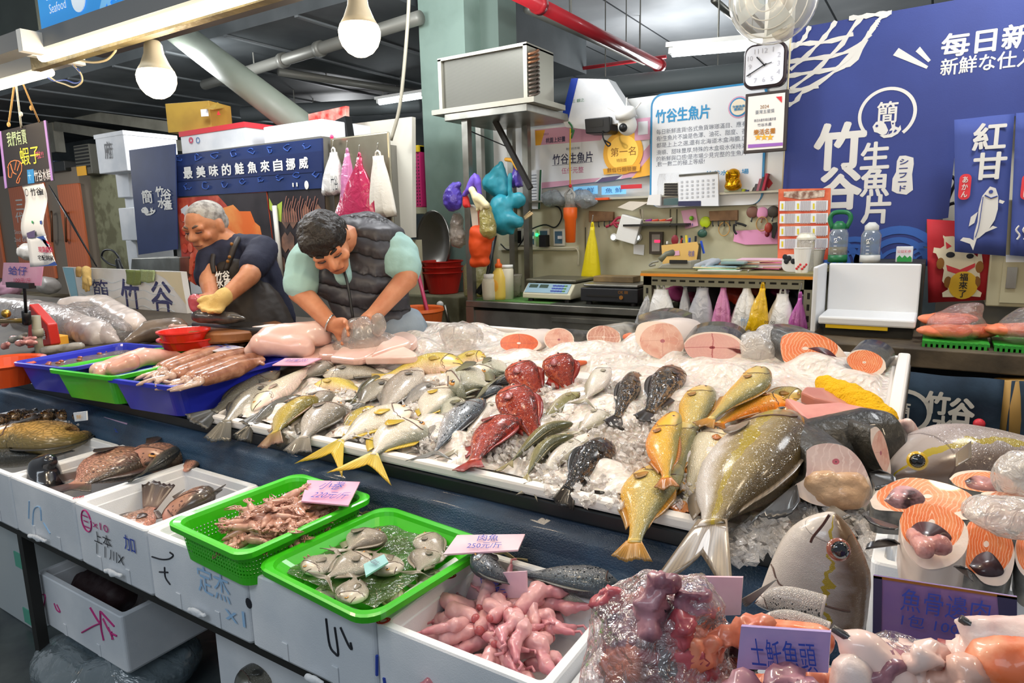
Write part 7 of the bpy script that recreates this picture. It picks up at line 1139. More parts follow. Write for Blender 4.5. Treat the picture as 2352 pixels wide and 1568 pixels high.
# plastic film crumpled at the back, glass bag, yellow towel, pink fillets
clearf = film('clear_bag', '#f2efec', .16, .08, .35, 30, .9)
def lump(name, label, L, mat, vox=.01, noise=.02, ns=.05, cat='bag', group=None, plane=T): return blob(name, [('e', plane(x, y, h), r) if len(q) == 0 else ('c', plane(x, y, h), plane(*q[0]), r, q[1]) for (x, y, h, r, *q) in L], mat, vox=vox, noise=noise, ns=ns, label=label, cat=cat, group=group)
lump('clear_bag', 'clear crumpled bag standing left of the ice, by the dark board', [(1055, 775, .05, (.09, .06, .07)), (1075, 770, .08, (.06, .05, .05))], clearf, noise=.04)
lump('clear_bag', 'clear bag of ice between the pink cut and the big salmon half', [(1735, 800, .04, (.07, .06, .06)), (1760, 775, .06, (.04, .05, .05))], film('bag_ice', '#ece6e0', .5, .1, .4, 30), noise=.03)
tow = pm('towel_yellow', '#efb80c', .95, bump=1.0, bs=160)
lump('yellow_towel', 'bright yellow towel lying on the ice near the tray corner', [(1895, 885, .035, .03, (1930, 905, .04), .042), (1930, 905, .04, .042, (1985, 935, .04), .046), (1985, 935, .04, .046, (2030, 965, .03), .036), (2000, 960, .03, .03, (2050, 995, .02), .016)], tow, .006, .018, .035, 'towel')
pinkf = pm('fillet_pink', '#d9958a', .3, coat=.5, col2='#c98078', vs=8); palef = pm('fillet_tan', '#d9a86c', .35, coat=.4, col2='#cf9a70', vs=6)
def slab(name, label, px, mat, h0, th, group='pink fillets beside the amberjack'): P = [T(x, y, h0) for x, y in px]; return MB().poly(P, TN*th).build(name, mat, bevel=.006, label=label, cat='fillet', group=group)
slab('fish_fillet', 'upper pinkish brown fillet beside the yellow towel', [(1838, 925), (1850, 912), (1900, 915), (1985, 950), (1970, 965), (1870, 940)], pm('fillet_brown', '#b9786a', .3, coat=.5), .02, .035)
slab('fish_fillet', 'long pink fillet right of the big amberjack', [(1802, 935), (1820, 938), (1850, 950), (1930, 945), (2020, 965), (1990, 985), (1850, 985), (1830, 965)], pinkf, .035, .03)
slab('fish_fillet', 'tan fillet edge below the long pink fillet', [(1850, 978), (1930, 968), (2030, 975), (2010, 992), (1862, 1000)], palef, .02, .03)
lump('clear_bag', 'clear film draped over the right end of the pink fillets', [(2000, 985, .06, (.09, .06, .03)), (2050, 990, .05, (.06, .05, .03))], clearf, noise=.02)
# dark fish trunks with cut faces at the right
gsk = pm('cobia_skin', '#3a362f', .4, col2='#171615', vs=14, coat=.2, bump=.5, bs=70)
blob('black_fish', [('c', T(1830, 1040, .05), T(2000, 1015, .06), .075, .085)], gsk, vox=.008, label='black fish trunk lying behind the cut cobia', cat='fish piece')
cut('fish_cut', 'narrow pinkish cut face at the end of the black fish trunk', [(1998, 985), (2012, 980), (2028, 1000), (2040, 1040), (2045, 1085), (2035, 1090), (2015, 1060), (2000, 1020)], (2022, 1040), (.7, -.6, .3), (-.05, .04, 0), PALE, gsk, h=.1)
lump('fish_head_piece', 'white jaw piece sticking up behind the right amberjack', [(2075, 1000, .04, .04, (2085, 970, .1), .012), (2070, 1025, .03, .03, (2100, 1000, .05), .02)], pm('jaw_white', '#e0ccc4', .4, coat=.2, col2='#cfa098', vs=22, bump=.2), .006, .004, .03, 'fish piece')
cut('cobia_half', 'big dark fish cut across, tan roe showing in its belly', [(1852, 1035), (1870, 1023), (1905, 1018), (1945, 1028), (1978, 1060), (2000, 1110), (2002, 1140), (1985, 1165), (1930, 1165), (1875, 1160), (1835, 1140), (1825, 1115), (1850, 1095)], (1920, 1060), (.2, -.8, .55), (-.12, .2, .0), ('cobia', '#cfb8b4', '#dac6c2', 3., .2, None, '#b05a6a', '#c4a8a4'), gsk, h=.12, taper=1.1)
roe = pm('roe_tan', '#c9a684', .4, col2='#b58d6a', vs=14, bump=.5, bs=50, coat=.3); N_ = V((.2, -.8, .55)).normalized(); c_ = T(1920, 1060, .12)
blob('fish_roe', [('e', RP(x, y, c_, N_)+N_*.004, r) for x, y, r in ((1900, 1120, (.05, .022, .036)), (1945, 1122, (.045, .022, .035)), (1922, 1140, (.055, .022, .028)), (1880, 1105, (.025, .018, .022)), (1962, 1108, (.025, .018, .022)))], roe, vox=.005, noise=.008, ns=.02, label='tan lobed roe in the belly of the cut dark fish', cat='roe')
def fan(name, label, root, tips, mat, h=.03, plane=T):
    m = MB(); a = smooth_pts([plane(x, y, h*1.2) for x, y in tips], 18); r0 = plane(*root, h); m.grid(lambda u, v: r0.lerp(a[int(round(v*18))], .08+.92*u*(1+.02*math.sin(v*60))), 5, 18); return m.build(name, mat, smooth=True, solid=.003, label=label, cat='fin')
bf = finmat('black', '#3a3836', '#14151a'); fan('black_fin', 'big black fin fanning left below the cut dark fish', (1830, 1110), [(1722, 1205), (1740, 1185), (1775, 1190), (1815, 1180), (1838, 1150)], bf, .1); fan('black_fin', 'black fin right of the cut dark fish', (1995, 1085), [(2010, 1125), (2035, 1120), (2058, 1112), (2052, 1092), (2020, 1078)], bf, .09); fan('grey_fin', 'grey fin under the cut dark fish pointing at the fish head', (1912, 1160), [(1880, 1190), (1905, 1192), (1930, 1195), (1955, 1185)], finmat('greyf', '#9a938a', '#4c4844'), .06)
# right amberjack: only the front half is in the frame
o = fish('amberjack', 'large amberjack with yellow ringed eye and stripe, cut by the right frame edge', 'amber2', [(2050, 1092, -.02), (2180, 1055, -.02), (2330, 1045, -.02), (2560, 1060, -.02)], 138, -1, .1, group=None, pect=False, eye=False, mouth=False)
c = T(2107, 1058, .115); n_ = (CAMP-c).normalized(); MB().lathe([(.02, 0), (.018, .005), (.0145, .007)], c, 24, n_, cap=False).build('eye_ring', pm('eye_gold', '#c9a21a', .2, coat=1), o, True); MB().lathe([(.0145, .007), (.009, .011), (0, .012)], c, 20, n_).build('pupil', pm('pupil', '#0c0d12'), o, True)
m = MB(); m.grid(lambda u, v: T(2195+u*36, 1042-20*u+v*(30+10*u)-10*u, .13), 4, 6); m.build('pectoral_fin', finmat('amb', '#8a7860', '#6a5a40'), o, True, solid=.002)
# salmon steaks in a white foam box
sb = pm('salmon_skin', '#77746e', .3, col2='#3a3a3a', vs=30, coat=.4); pks = pm('belly_skin', '#d8c4b8', .35, coat=.3)
g = 'salmon steaks at the right'; PZ = lambda x, y, h=0: Zp(x, y, 1.03+h); UPF = (.1, -.55, .82)
cut('salmon_steak', 'salmon steak farthest back at the right, under the amberjack', [(2180, 1100), (2200, 1085), (2250, 1080), (2300, 1090), (2335, 1115), (2325, 1135), (2250, 1130), (2200, 1118)], (2255, 1110), UPF, (0, .0, -.04), SALM, sb, PZ, .05, cav=[(2215, 1105), (2240, 1093), (2275, 1100), (2300, 1125), (2260, 1128), (2225, 1120)], cavcol='#c48a86', group=g)
cut('salmon_steak', 'pale salmon steak with film on it at the right frame edge', [(2246, 1145), (2262, 1130), (2330, 1135), (2390, 1160), (2400, 1210), (2350, 1225), (2290, 1205), (2252, 1170)], (2320, 1170), UPF, (0, 0, -.05), ('salmon2', '#e0835c', '#efc0a4', 4., .35, None, '#efd8cc', '#d9a088'), sb, PZ, .05, group=g)
cut('salmon_steak', 'salmon steak lying flat in the middle with pale belly hollow', [(1998, 1150), (2020, 1125), (2080, 1098), (2160, 1108), (2220, 1130), (2247, 1160), (2240, 1190), (2200, 1193), (2120, 1180), (2060, 1175), (2010, 1170)], (2130, 1140), UPF, (0, .01, -.05), SALM, sb, PZ, .07, cav=[(2030, 1150), (2060, 1118), (2100, 1122), (2125, 1148), (2100, 1165), (2060, 1168)], cavcol='#c9979a', group=g)
cut('salmon_steak', 'salmon steak with dark hollow behind the front one, at the right', [(2225, 1200), (2270, 1188), (2315, 1225), (2330, 1270), (2322, 1320), (2300, 1345), (2260, 1340), (2230, 1310), (2195, 1290), (2205, 1240)], (2265, 1250), UPF, (0, .01, -.06), SALM, sb, PZ, .05, cav=[(2225, 1300), (2245, 1275), (2275, 1270), (2305, 1310), (2290, 1325), (2250, 1322)], cavcol='#4a2c30', group=g)
cut('salmon_steak', 'salmon steak cut off by the right frame edge', ell(2375, 1265, 45, 65, .1), (2375, 1260), UPF, (0, 0, -.05), SALM, sb, PZ, .05, group=g)
cut('salmon_steak', 'front salmon steak with open dark belly full of pink scraps', [(2066, 1195), (2080, 1170), (2115, 1157), (2165, 1165), (2210, 1195), (2224, 1230), (2215, 1270), (2180, 1300), (2130, 1308), (2100, 1290), (2075, 1250)], (2140, 1200), UPF, (0, .02, -.08), SALM, pks, PZ, .1, cav=[(2082, 1222), (2110, 1200), (2150, 1205), (2185, 1235), (2165, 1255), (2125, 1275), (2100, 1265)], cavcol='#5a2c30', cavd=.03, group=g)
gut = pm('gut_pink', '#cc928a', .35, col2='#9c5450', vs=28, coat=.25, bump=.3, bs=60)
blob('belly_scraps', [('c', PZ(2105, 1240, .09), PZ(2125, 1262, .09), .012, .014), ('c', PZ(2135, 1250, .09), PZ(2160, 1252, .09), .012, .016), ('c', PZ(2095, 1225, .09), PZ(2112, 1245, .09), .01, .012)], gut, vox=.004, noise=.006, ns=.02, label='pink belly scraps inside the front salmon steak', cat='scraps')
fan('dark_fin', 'ragged dark fin left of the front salmon steak', (2068, 1250), [(1988, 1260), (1998, 1245), (2030, 1238), (2055, 1240)], bf, .06, PZ); fan('dark_fin', 'dark fin between cut dark fish and front salmon steak', (2065, 1210), [(1985, 1185), (2000, 1200), (2030, 1212), (2055, 1215)], bf, .06, PZ); fan('dark_fin', 'dark fin stub on the front rim below the salmon steaks', (2190, 1300), [(2235, 1335), (2225, 1310), (2205, 1300)], bf, .06, PZ)
lump('clear_bag', 'ice bag resting on the salmon steaks at the right edge', [(2325, 1185, .11, (.07, .05, .03)), (2350, 1090, .1, (.05, .05, .05))], film('bag_ice', '#ece6e0'), noise=.02, plane=PZ)
# ---------------------------------------------------------------- row of foam boxes on the front rack
o = empty('front_rack', V((-1.6, 1.1, 0)), 'dark steel rack under the row of foam boxes', 'rack')
bar('front_bar', (-3.3, .93, .585), (1.2, .93, .585), .03, DARK, parent=o); bar('rear_bar', (-3.3, 1.22, .585), (1.2, 1.22, .585), .03, DARK, parent=o)
for x in (-2.69, .6): bar('leg', (x, .95, 0), (x, .95, .585), .035, DARK, parent=o); bar('leg', (x, 1.22, 0), (x, 1.22, .585), .035, DARK, parent=o)
bar('lower_bar', (-2.69, .95, .1), (-2.69, 1.22, .1), .03, DARK, parent=o)
def foam(x0, x1, y0, y1, z0, z1, label, t=.022, name='foam_box', notch=(), group='open foam boxes', base=.03, mat=None):
    mat = mat or FOAM; m = MB(); n = 4
    def rr(g, z, rad=.012): return [V((cx+rad*math.cos((q+i/n)*math.pi/2), cy+rad*math.sin((q+i/n)*math.pi/2), z)) for cx, cy, q in ((x1-g-rad, y1-g-rad, 0), (x0+g+rad, y1-g-rad, 1), (x0+g+rad, y0+g+rad, 2), (x1-g-rad, y0+g+rad, 3)) for i in range(n+1)]
    m.loft([rr(.006, z0), rr(0, z0+.01), rr(0, z1-.004), rr(.003, z1), rr(t-.003, z1), rr(t, z1-.003), rr(t+.004, z1-.025), rr(t+.007, z1-.028), rr(t+.012, z0+base), rr(t+.03, z0+base-.001)], True)
    o = m.build(name, mat, smooth=False, label=label, cat='box', group=group)
    if notch:
        q = MB()
        for nx, w in notch: q.box(nx-w, nx+w, y0-.002, y0+t*.7, z0-.002, z0+.02)
        q.build('foot_notch', pm('notch_grey', '#9aa2aa', .8), o)
    for i in range(2): MB().box(x0+(x1-x0)*(.3+.4*i)-.01, x0+(x1-x0)*(.3+.4*i)+.01, y0-.003, y0, z0+.01, z0+.055).build('rib', mat, o, bevel=.003)
    return o
BX = [-3.03, -2.6, -2.165, -1.772, -1.343, -.925, -.515]; BY0, BY1, BZ0, BZ1 = .9, 1.27, .6, .8
bl = ['foam box of carp and ice at the far left of the front row', 'foam box with the spotted tilapia', 'foam box with faint marks behind the green basket, holding two dark fish', 'foam box under the green basket', 'foam box under the green tub of flat fish', 'foam box with pink frog legs and mackerel']
boxes = [foam(BX[i]+.002, BX[i+1]-.002, BY0, BY1+(.12 if i == 1 else 0), BZ0, BZ1, bl[i], base=.03 if i < 3 else (.1 if i < 5 else .06)) for i in range(6)]
foam(-.513, .2, BY0-.02, BY1, BZ0, BZ1-.03, 'foam box under the bagged fish heads', base=.1); SBX = Zp(2000, 1288, 1.0); foam(-.02, .9, 1.77, 2.1, .6, .95, 'foam box under the right amberjack', base=.3); foam(SBX.x, .75, SBX.y, SBX.y+.48, .8, 1.0, 'white foam box carrying the salmon steaks', base=.15); foam(-3.45, -3.04, 1.0, 1.42, BZ0, BZ1+.03, 'foam box with shrimp like fish on ice, far left', base=.08); foam(.21, .7, .75, 1.05, .56, .74, 'foam box under the bagged heads at the lower right corner', base=.1)
wx = lambda pts: [pts]
mark([[(67, 1150), (66, 1190)], [(75, 1210), (78, 1170), (92, 1165), (95, 1195)], [(100, 1200), (115, 1225)]], BY0-.001, .0022, pm('faded_blue_marker', '#7fb0de'), boxes[1])
b = boxes[2]; c = W(198, 1196, BY0-.002); MB().tube([c+V((.028*math.cos(t), 0, .034*math.sin(t))) for t in np.linspace(.3, 6.5, 20)], .002, 5).build('handwriting', INKM, b); T_('三', 198, 1197, 14, 26, INKM, b, BY0-.002); T_('x10', 231, 1208, 34, 16, INKM, b, BY0-.002); T_('上本', 236, 1238, 38, 26, INKK, b, BY0-.002); T_('丨丨川X', 253, 1272, 62, 26, INKK, b, BY0-.002, shear=.2); T_('加', 298, 1248, 24, 34, INK, b, BY0-.002)
b = boxes[3]; mark([[(349, 1278), (370, 1284), (388, 1283), (398, 1275), (390, 1268)], [(378, 1302), (380, 1325), (391, 1342)], [(366, 1313), (386, 1314)]], BY0-.001, .0022, INKK, b); T_('定杰', 490, 1340, 70, 60, INKB, b, BY0-.002); T_('x1', 540, 1412, 44, 34, INKB, b, BY0-.002)
b = boxes[4]; MB().ball(W(571, 1385, BY0-.001), (.012, .001, .014), 8).build('dark_spot', INKK, b); mark([[(749, 1420), (757, 1480), (770, 1500), (777, 1500), (769, 1440)], [(782, 1440), (800, 1480), (808, 1490), (805, 1475)]], BY0-.001, .0026, INKK, b)
mark([[(866, 1505), (866, 1550)], [(882, 1556), (884, 1568)]], BY0-.001, .0035, INK, boxes[5])
for i, (x, y) in ((2, (180, 1143)), (1, (470, 1061)), (5, (1034, 1325)), (5, (881, 1427))): q = Zp(x, y, BZ1+.001); (text('◎' if i == 5 else '川口', q, .03, .02 if i == 5 else .012, redink, boxes[i], X=V((.5, .86, 0)), U=V((-.86, .5, 0)), bold=.03))
for i, (x, y) in enumerate([(85, 1230), (258, 1310), (450, 1400), (720, 1555)]): blob('foam_shred', [('c', W(x-16, y, BY0-.012), W(x+20, y+12, BY0-.012), .008, .006), ('e', W(x, y+6, BY0-.014), (.03, .006, .012))], FOAM, vox=.004, noise=.008, ns=.015, label='torn white foam scrap under the front box %s' % ('with the spotted tilapia', 'marked x10', 'under the green basket', 'under the green tub')[i], cat='scrap')
# below the rack
foam(W(95, 1390, .98).x, W(282, 1460, .98).x, .98, 1.5, W(180, 1480, .98).z, W(180, 1365, .98).z, 'foam box with magenta scrawl on the lower shelf', base=.06, mat=FOAM)
LBX = [o_ for o_ in COL.objects if o_.get('label', '').startswith('foam box with magenta')][0]
mark([[(207, 1395), (225, 1425), (232, 1430)], [(188, 1452), (215, 1437), (232, 1430)], [(230, 1403), (232, 1440), (238, 1470)], [(232, 1405), (262, 1438)], [(236, 1420), (252, 1450), (268, 1460)], [(248, 1440), (260, 1468)], [(256, 1450), (258, 1468)]], .978, .003, INKM, LBX); mark([[(92, 1365), (104, 1368), (98, 1400)], [(124, 1385), (130, 1400), (138, 1405), (130, 1388)]], .978, .002, INKM, LBX)
blob('black_bag', [('c', W(200, 1345, 1.1), W(270, 1370, 1.1), .06, .07), ('c', W(185, 1335, 1.15), W(235, 1340, 1.15), .04, .05)], pm('bag_maroon', '#2a1416', .6, bump=.2), vox=.012, noise=.03, ns=.06, label='dark maroon cloth bag in the lower foam box', cat='bag')
r = RW(-40, 1215, 92, 1500, 1.05); o = MB().box(r[0], r[1], 1.05, 1.5, 0, .6).build('carton', pm('carton_white', '#b9bfc0', .6), label='tall white carton with green tape at the lower left', cat='carton', bevel=.006)
for z_ in (.02, .27, .5): MB().box(r[1]-.09, r[1]+.001, 1.046, 1.05, z_, z_+.065).build('green_tape', pm('tape_green', '#5fae94', .5), o)
T_('回', 14, 1452, 14, 14, INKM, o, 1.049, .02)
lump('clear_sheet', 'grey clear plastic sheet bunched under the lower foam box', [(190, 1530, .05, (.25, .15, .08)), (330, 1520, .06, (.2, .2, .1)), (260, 1490, .06, (.15, .1, .1))], film('sheet_grey', '#9fb0b8', .35, .15, .4, 12), .02, .05, .12, 'sheet', plane=lambda x, y, h: Zp(x, y, .02+h))
foam(-1.75, -1.15, 1.05, 1.55, .1, .42, 'foam box on the floor holding a dark fish', base=.2); fish('dark_fish', 'dark fish with big scales lying in the floor box', 'darkbass', [(540, 1580), (600, 1550), (690, 1515)], 60, 1, .2, plane=lambda x, y, h=0: Zp(x, y, .33+h), up=(0, 0, 1), eye=False)
for i in range(2): lump('dark_sack', 'dark grey sack on the floor under the green tub, %s' % ('left one', 'right one')[i], [(650+i*110, 1560, .1, (.16, .14, .12))], pm('sack_grey', '#2f343c', .5, bump=.3, bs=20), .02, .04, .1, 'sack', plane=lambda x, y, h: Zp(x, y, .1+h))
# ================================================================ tubs and baskets
def tub(name, label, q, zr, dep, mat, taper=.82, grow=1., lip=.018, mesh=False, cat='tub', group=None, rad=.04):   # rectangular tub from its four rim corners
    P = [Zp(x, y, zr) for x, y in q]; C = sum(P, V((0, 0, 0)))/4; a = ((P[1]-P[0])+(P[2]-P[3]))/2; X = a.normalized(); Yv = V((-X.y, X.x, 0)); hx = a.length/2*grow; hy = (((P[3]-P[0])+(P[2]-P[1]))/2).dot(Yv)/2*grow; n = 6
    def rr(sx, sy, dz, r=rad): return [C+X*(ex*(sx-r)+r*math.cos((k_+i/n)*math.pi/2))+Yv*(ey*(sy-r)+r*math.sin((k_+i/n)*math.pi/2))+V((0, 0, dz)) for ex, ey, k_ in ((1, 1, 0), (-1, 1, 1), (-1, -1, 2), (1, -1, 3)) for i in range(n+1)]
    R_ = [rr(hx*taper, hy*taper, -dep), rr(hx-lip, hy-lip, -.018), rr(hx, hy, -.016), rr(hx+.001, hy+.001, -.002), rr(hx-.005, hy-.005, 0), rr(hx-lip, hy-lip, -.002), rr(hx-lip-.004, hy-lip-.004, -.012), rr(hx*taper-.006, hy*taper-.006, -dep+.005), rr(hx*taper*.5, hy*taper*.5, -dep+.005)]
    o = MB().loft(R_, True).build(name, mat, smooth=False, label=label, cat=cat, group=group, bevel=0)
    return o, C, X, Yv, hx, hy
blue = pm('tub_blue', '#2b36c4', .35, coat=.2, col2='#242ea8', vs=3); green = pm('tub_green', '#3fc41c', .32, coat=.2, col2='#36b016', vs=3)
k = NT('green_mesh'); k.m.name = 'green_mesh'; sp_ = k.n('SeparateXYZ', {0: k.n('TexCoord').outputs['Object']}); q_ = k.m_('ADD', k.m_('ADD', sp_.outputs[0], sp_.outputs[1]), 0); h_ = k.m_('MULTIPLY', k.m_('GREATER_THAN', k.m_('FRACT', k.m_('MULTIPLY', q_, 95)), .5), k.m_('GREATER_THAN', k.m_('FRACT', k.m_('MULTIPLY', sp_.outputs[2], 95)), .5)); inz = k.m_('MULTIPLY', k.m_('GREATER_THAN', sp_.outputs[2], .02), k.m_('LESS_THAN', sp_.outputs[2], .068)); k.set(Base_Color=lin('#3fc41c'), Roughness=.35, Coat_Weight=.2, Alpha=k.m_('SUBTRACT', 1, k.m_('MULTIPLY', h_, inz))); gmesh = k.m
tub('plastic_tub', 'blue tub holding brown squid, nearest of the two blue ones', [(275, 872), (432, 893), (640, 818), (482, 803)], 1.075, .125, blue, group='blue tubs'); tub('plastic_tub', 'green tub between the two blue tubs holding a folded fillet', [(142, 850), (300, 872), (474, 806), (330, 794)], 1.085, .12, green); tub('plastic_tub', 'blue tub of water and shells at the left', [(38, 834), (190, 848), (375, 794), (265, 783)], 1.09, .12, blue, group='blue tubs')
wat = film('murky_water', '#8d7f6a', .55, .05, .25, 20, .5)
def water(q, z, mat, label): P = [Zp(x, y, z) for x, y in q]; return MB().grid(lambda u, v: P[0].lerp(P[1], u).lerp(P[3].lerp(P[2], u), v)+V((0, 0, .002*math.sin(u*19+v*11)*math.sin(v*23))), 20, 20).build('tub_water', mat, smooth=True, label=label, cat='water')
water([(62, 842), (190, 856), (355, 802), (265, 792)], 1.06, wat, 'murky water in the left blue tub')
rd = random.Random(11)
for i in range(16): p = Zp(90+i*10+rd.uniform(-12, 12), 838-i*2.2+rd.uniform(-4, 6), 1.062); blob('clam', [('e', p, (.014, .011, .006))], pm('shell_brown', '#a4562c', .3, coat=.5, col2='#6d4a30', vs=30), vox=.004, smooth=1, label='brown shell in the water of the left blue tub', cat='shell', group='shells in the left blue tub')
sq = pm('squid_brown', '#b07e64', .22, coat=.5, col2='#8a5a44', vs=20, bump=.3, bs=50); sqw = pm('squid_pale', '#b89a88', .2, coat=.7)
def squid(a, b, r, label, arms=True, group=None, mat=None, vox=.006, P=lambda x, y, h: Zp(x, y, h)):
    a, b = V(a), V(b); d = (b-a); o = blob('squid', [('c', a, a.lerp(b, .5), r*.75, r), ('c', a.lerp(b, .5), b, r, r*.3)]+([('c', b-d*.1, b-d*.3+V((r, r*1.2, 0)), r*.3, r*.25)] if r > .02 else []), mat or sq, vox=vox, smooth=2, label=label, cat='squid', group=group)
    if arms:
        m = MB(); hd = a-d.normalized()*r*.8
        for i in range(6): m.tube(smooth_pts([hd, hd-d.normalized()*r*1.2+V((rd.uniform(-1, 1)*r, rd.uniform(-1, 1)*r, 0)), hd-d.normalized()*r*1.7+V((rd.uniform(-1.6, 1.6)*r, rd.uniform(-1.6, 1.6)*r, -.3*r))], 6), [r*(.22 if r > .02 else .14)]*6+[r*.08], 5)
        m.ball(hd, (r*.6, r*.6, r*.5), 8); m.build('tentacles', sqw if r > .02 else mat, o, True)
    return o
for i, (a, b) in enumerate([((385, 848), (560, 790)), ((405, 860), (595, 798)), ((440, 868), (615, 810)), ((470, 870), (605, 826)), ((372, 846), (510, 798))]): squid(Zp(*a, 1.07+.012*(i % 2)), Zp(*b, 1.08+.01*(i % 2)), .037, 'brown squid in the near blue tub, %s' % ('upper middle', 'long one in the middle', 'second from the front', 'frontmost', 'farthest back')[i], group='brown squid in the near blue tub')
fl = pm('fillet_pale', '#e3b9a6', .3, coat=.5, col2='#cf9484', vs=6, bump=.1, bs=30); fl2 = pm('fillet_skin', '#ebcfc4', .3, coat=.4, col2='#dcb0a4', vs=4)
lumpz = lambda name, label, L, mat, z, vox=.009, noise=.012, ns=.05, cat='fish piece', group=None: lump(name, label, L, mat, vox, noise, ns, cat, group, plane=lambda x, y, h: Zp(x, y, z+h))
lumpz('fish_fillet', 'folded pale fillet in the green tub', [(225, 852, 0, .035, (330, 818, .03), .04), (330, 818, .03, .04, (410, 818, 0), .02), (260, 848, .02, .03, (300, 830, .04), .035), (215, 845, -.01, .02, (235, 858, 0), .03)], fl, 1.07, cat='fillet')
lumpz('fish_fillet', 'big pink fish half lying on the table behind the near blue tub', [(575, 805, .0, .03, (620, 775, .05), .055), (620, 775, .05, .055, (735, 765, .06), .06), (600, 790, .03, .05, (700, 800, .01), .045), (580, 760, .05, .025, (740, 750, .06), .03)], fl2, 1.1, .01, .015, .08, 'fillet')
for i, (px, h) in enumerate([([(735, 815), (775, 795), (835, 800), (800, 825), (740, 830)], .03), ([(760, 835), (800, 805), (880, 785), (930, 800), (880, 815), (830, 840)], .045), ([(855, 832), (880, 800), (915, 785), (945, 800), (900, 815)], .06), ([(840, 838), (900, 808), (940, 815), (955, 835)], .05), ([(690, 830), (740, 800), (770, 800), (720, 845)], .02), ([(880, 790), (930, 775), (960, 790), (940, 808)], .02)]):
    P = [T(x, y, h) for x, y in px]; MB().poly(smooth_pts(P+[P[0]], 24)[:-1], TN*.03).build('fish_fillet', fl2, bevel=.014, label='pale pink fillet among the fillets in front of the bending man, %s' % ('left', 'long central', 'upper right', 'lower right', 'far left', 'rear')[i], cat='fillet', group='fillets in front of the bending man')
lump('clear_bag', 'clear bag the bending man pulls over the fish', [(830, 775, .1, (.1, .06, .09)), (870, 790, .06, (.1, .06, .06)), (868, 745, .17, (.03, .03, .05)), (800, 800, .05, (.08, .06, .05))], film('bag_man', '#dcd6d0', .3, .12, .35, 22), .012, .04, .06)
lump('silver_fish', 'silver fish under the hands of the bending man', [(775, 768, .1, .03, (850, 752, .12), .02)], silskin, .007, .01, cat='fish')
def tag_card(label, px, plane, lines, mat, ink, name='price_tag', h=.004, rot=None):   # px: TL TR BR BL
    P = [plane(*p) for p in px]; o = MB().poly(P, (P[1]-P[0]).cross(P[3]-P[0]).normalized()*h).build(name, mat, label=label, cat='price tag'); X = (P[1]-P[0]); U = (P[0]-P[3]); N = X.cross(U).normalized(); s = 1 if N.dot(CAMP-P[0]) > 0 else -1
    for b, u, v, w, hh, *ik in lines: c = P[3]+X*u+U*v+N*s*(h+.001); text(b, c, w*X.length, hh*U.length, ik[0] if ik else ink, o, X=X, U=U-X*(U.dot(X)/X.dot(X)), bold=.01, name='handwriting', shear=.15, off=.001)
    return o
tp_ = pm('tag_pink', '#eeb2cc', .35, coat=.3, col2='#e6a2c2', vs=9); tpl = pm('tag_pale', '#e6c3cc', .35, coat=.4, col2='#d8aebe', vs=7)
Zf = lambda z: (lambda x, y: Zp(x, y, z))
tag_card('plastic covered price tag lying behind the near blue tub', [(478, 782), (560, 797), (520, 810), (462, 800)], Zf(1.1), [('元/斤', .5, .5, .4, .4)], pm('tag_white', '#e6dfe4', .3, coat=.5), INK); tag_card('pink price tag lying on the fillets beside the near blue tub', [(655, 822), (738, 822), (700, 838), (625, 838)], lambda x, y: T(x, y, .07), [('金目鱸 220', .5, .5, .6, .4)], tp_, INK)
# round basins, boards, bagged fish on the left
RB = pm('basket_red', '#dc2a1a', .35, coat=.2)
for x, y, z, R_, h, l in ((436, 797, 1.09, .125, .04, 'wide red basket under the smaller one'), (424, 781, 1.13, .105, .04, 'smaller red basket on the wide one')): c = Zp(x, y, z); MB().lathe([(R_*.8, 0), (R_*.97, h*.9), (R_*1.05, h), (R_*1.05, h*1.15), (R_*.95, h*1.1), (R_*.76, .01), (.001, .008)], c, 36).build('red_basket', RB, label=l+' beside the cutting board', cat='basket', group='red baskets')
wb_ = pm('board_wood', '#9a6434', .5, col2='#7c4c26', vs=5, bump=.15, bs=25); c = Zp(545, 772, 1.11); MB().lathe([(.2, 0), (.21, .01), (.21, .04), (.2, .048), (.001, .048)], c, 40).build('cutting_board', wb_, label='round brown chopping board beside the elder man', cat='board'); c = Zp(565, 740, 1.18); MB().obox(c+V((0, 0, -.03)), (.66, .14, .04), V((1, .0, 0))).build('chopping_block', pm('block_dark', '#2a2724', .35, col2='#1c1a18', vs=5, coat=.4), bevel=.01, label='dark wet chopping slab in front of the elder man', cat='block')
G = frame(3.05, 470, 700); blob('gutted_fish', [('c', G(448, 688), G(470, 698), .03, .026), ('c', G(445, 700), G(452, 712), .026, .02)], pm('gut_red', '#b4525a', .3, coat=.6, col2='#8d3040', vs=20), vox=.006, noise=.012, ns=.03, label='red fish innards in the hand of the elder man', cat='fish piece'); blob('dark_fish', [('c', G(455, 726), G(530, 730), .033, .03), ('c', G(530, 730), G(560, 732), .03, .012)], pm('fish_dark', '#55504a', .25, coat=.6, col2='#2e2c2a', vs=12), vox=.007, noise=.012, label='dark fish under the glove of the elder man', cat='fish')
bagw = pm('wrapped_fish', '#ddd2ca', .3, coat=.4, col2='#b9aca4', vs=7, bump=.2, bs=20); bagd = pm('fish_brown', '#7d6c5c', .25, coat=.6, col2='#5f5146', vs=6)
BP = lambda L, lab, mat, z, noise=.02, vox=.014: lumpz('wrapped_fish', lab, L, mat, z, vox, noise, .07, 'fish')
BP([(-20, 705, .06, .085, (90, 725, .06), .1), (90, 725, .06, .1, (230, 770, .03), .085), (230, 770, .03, .08, (270, 785, 0), .02)], 'long silver white fish wrapped in clear bag, left end of the table', bagw, 1.02)
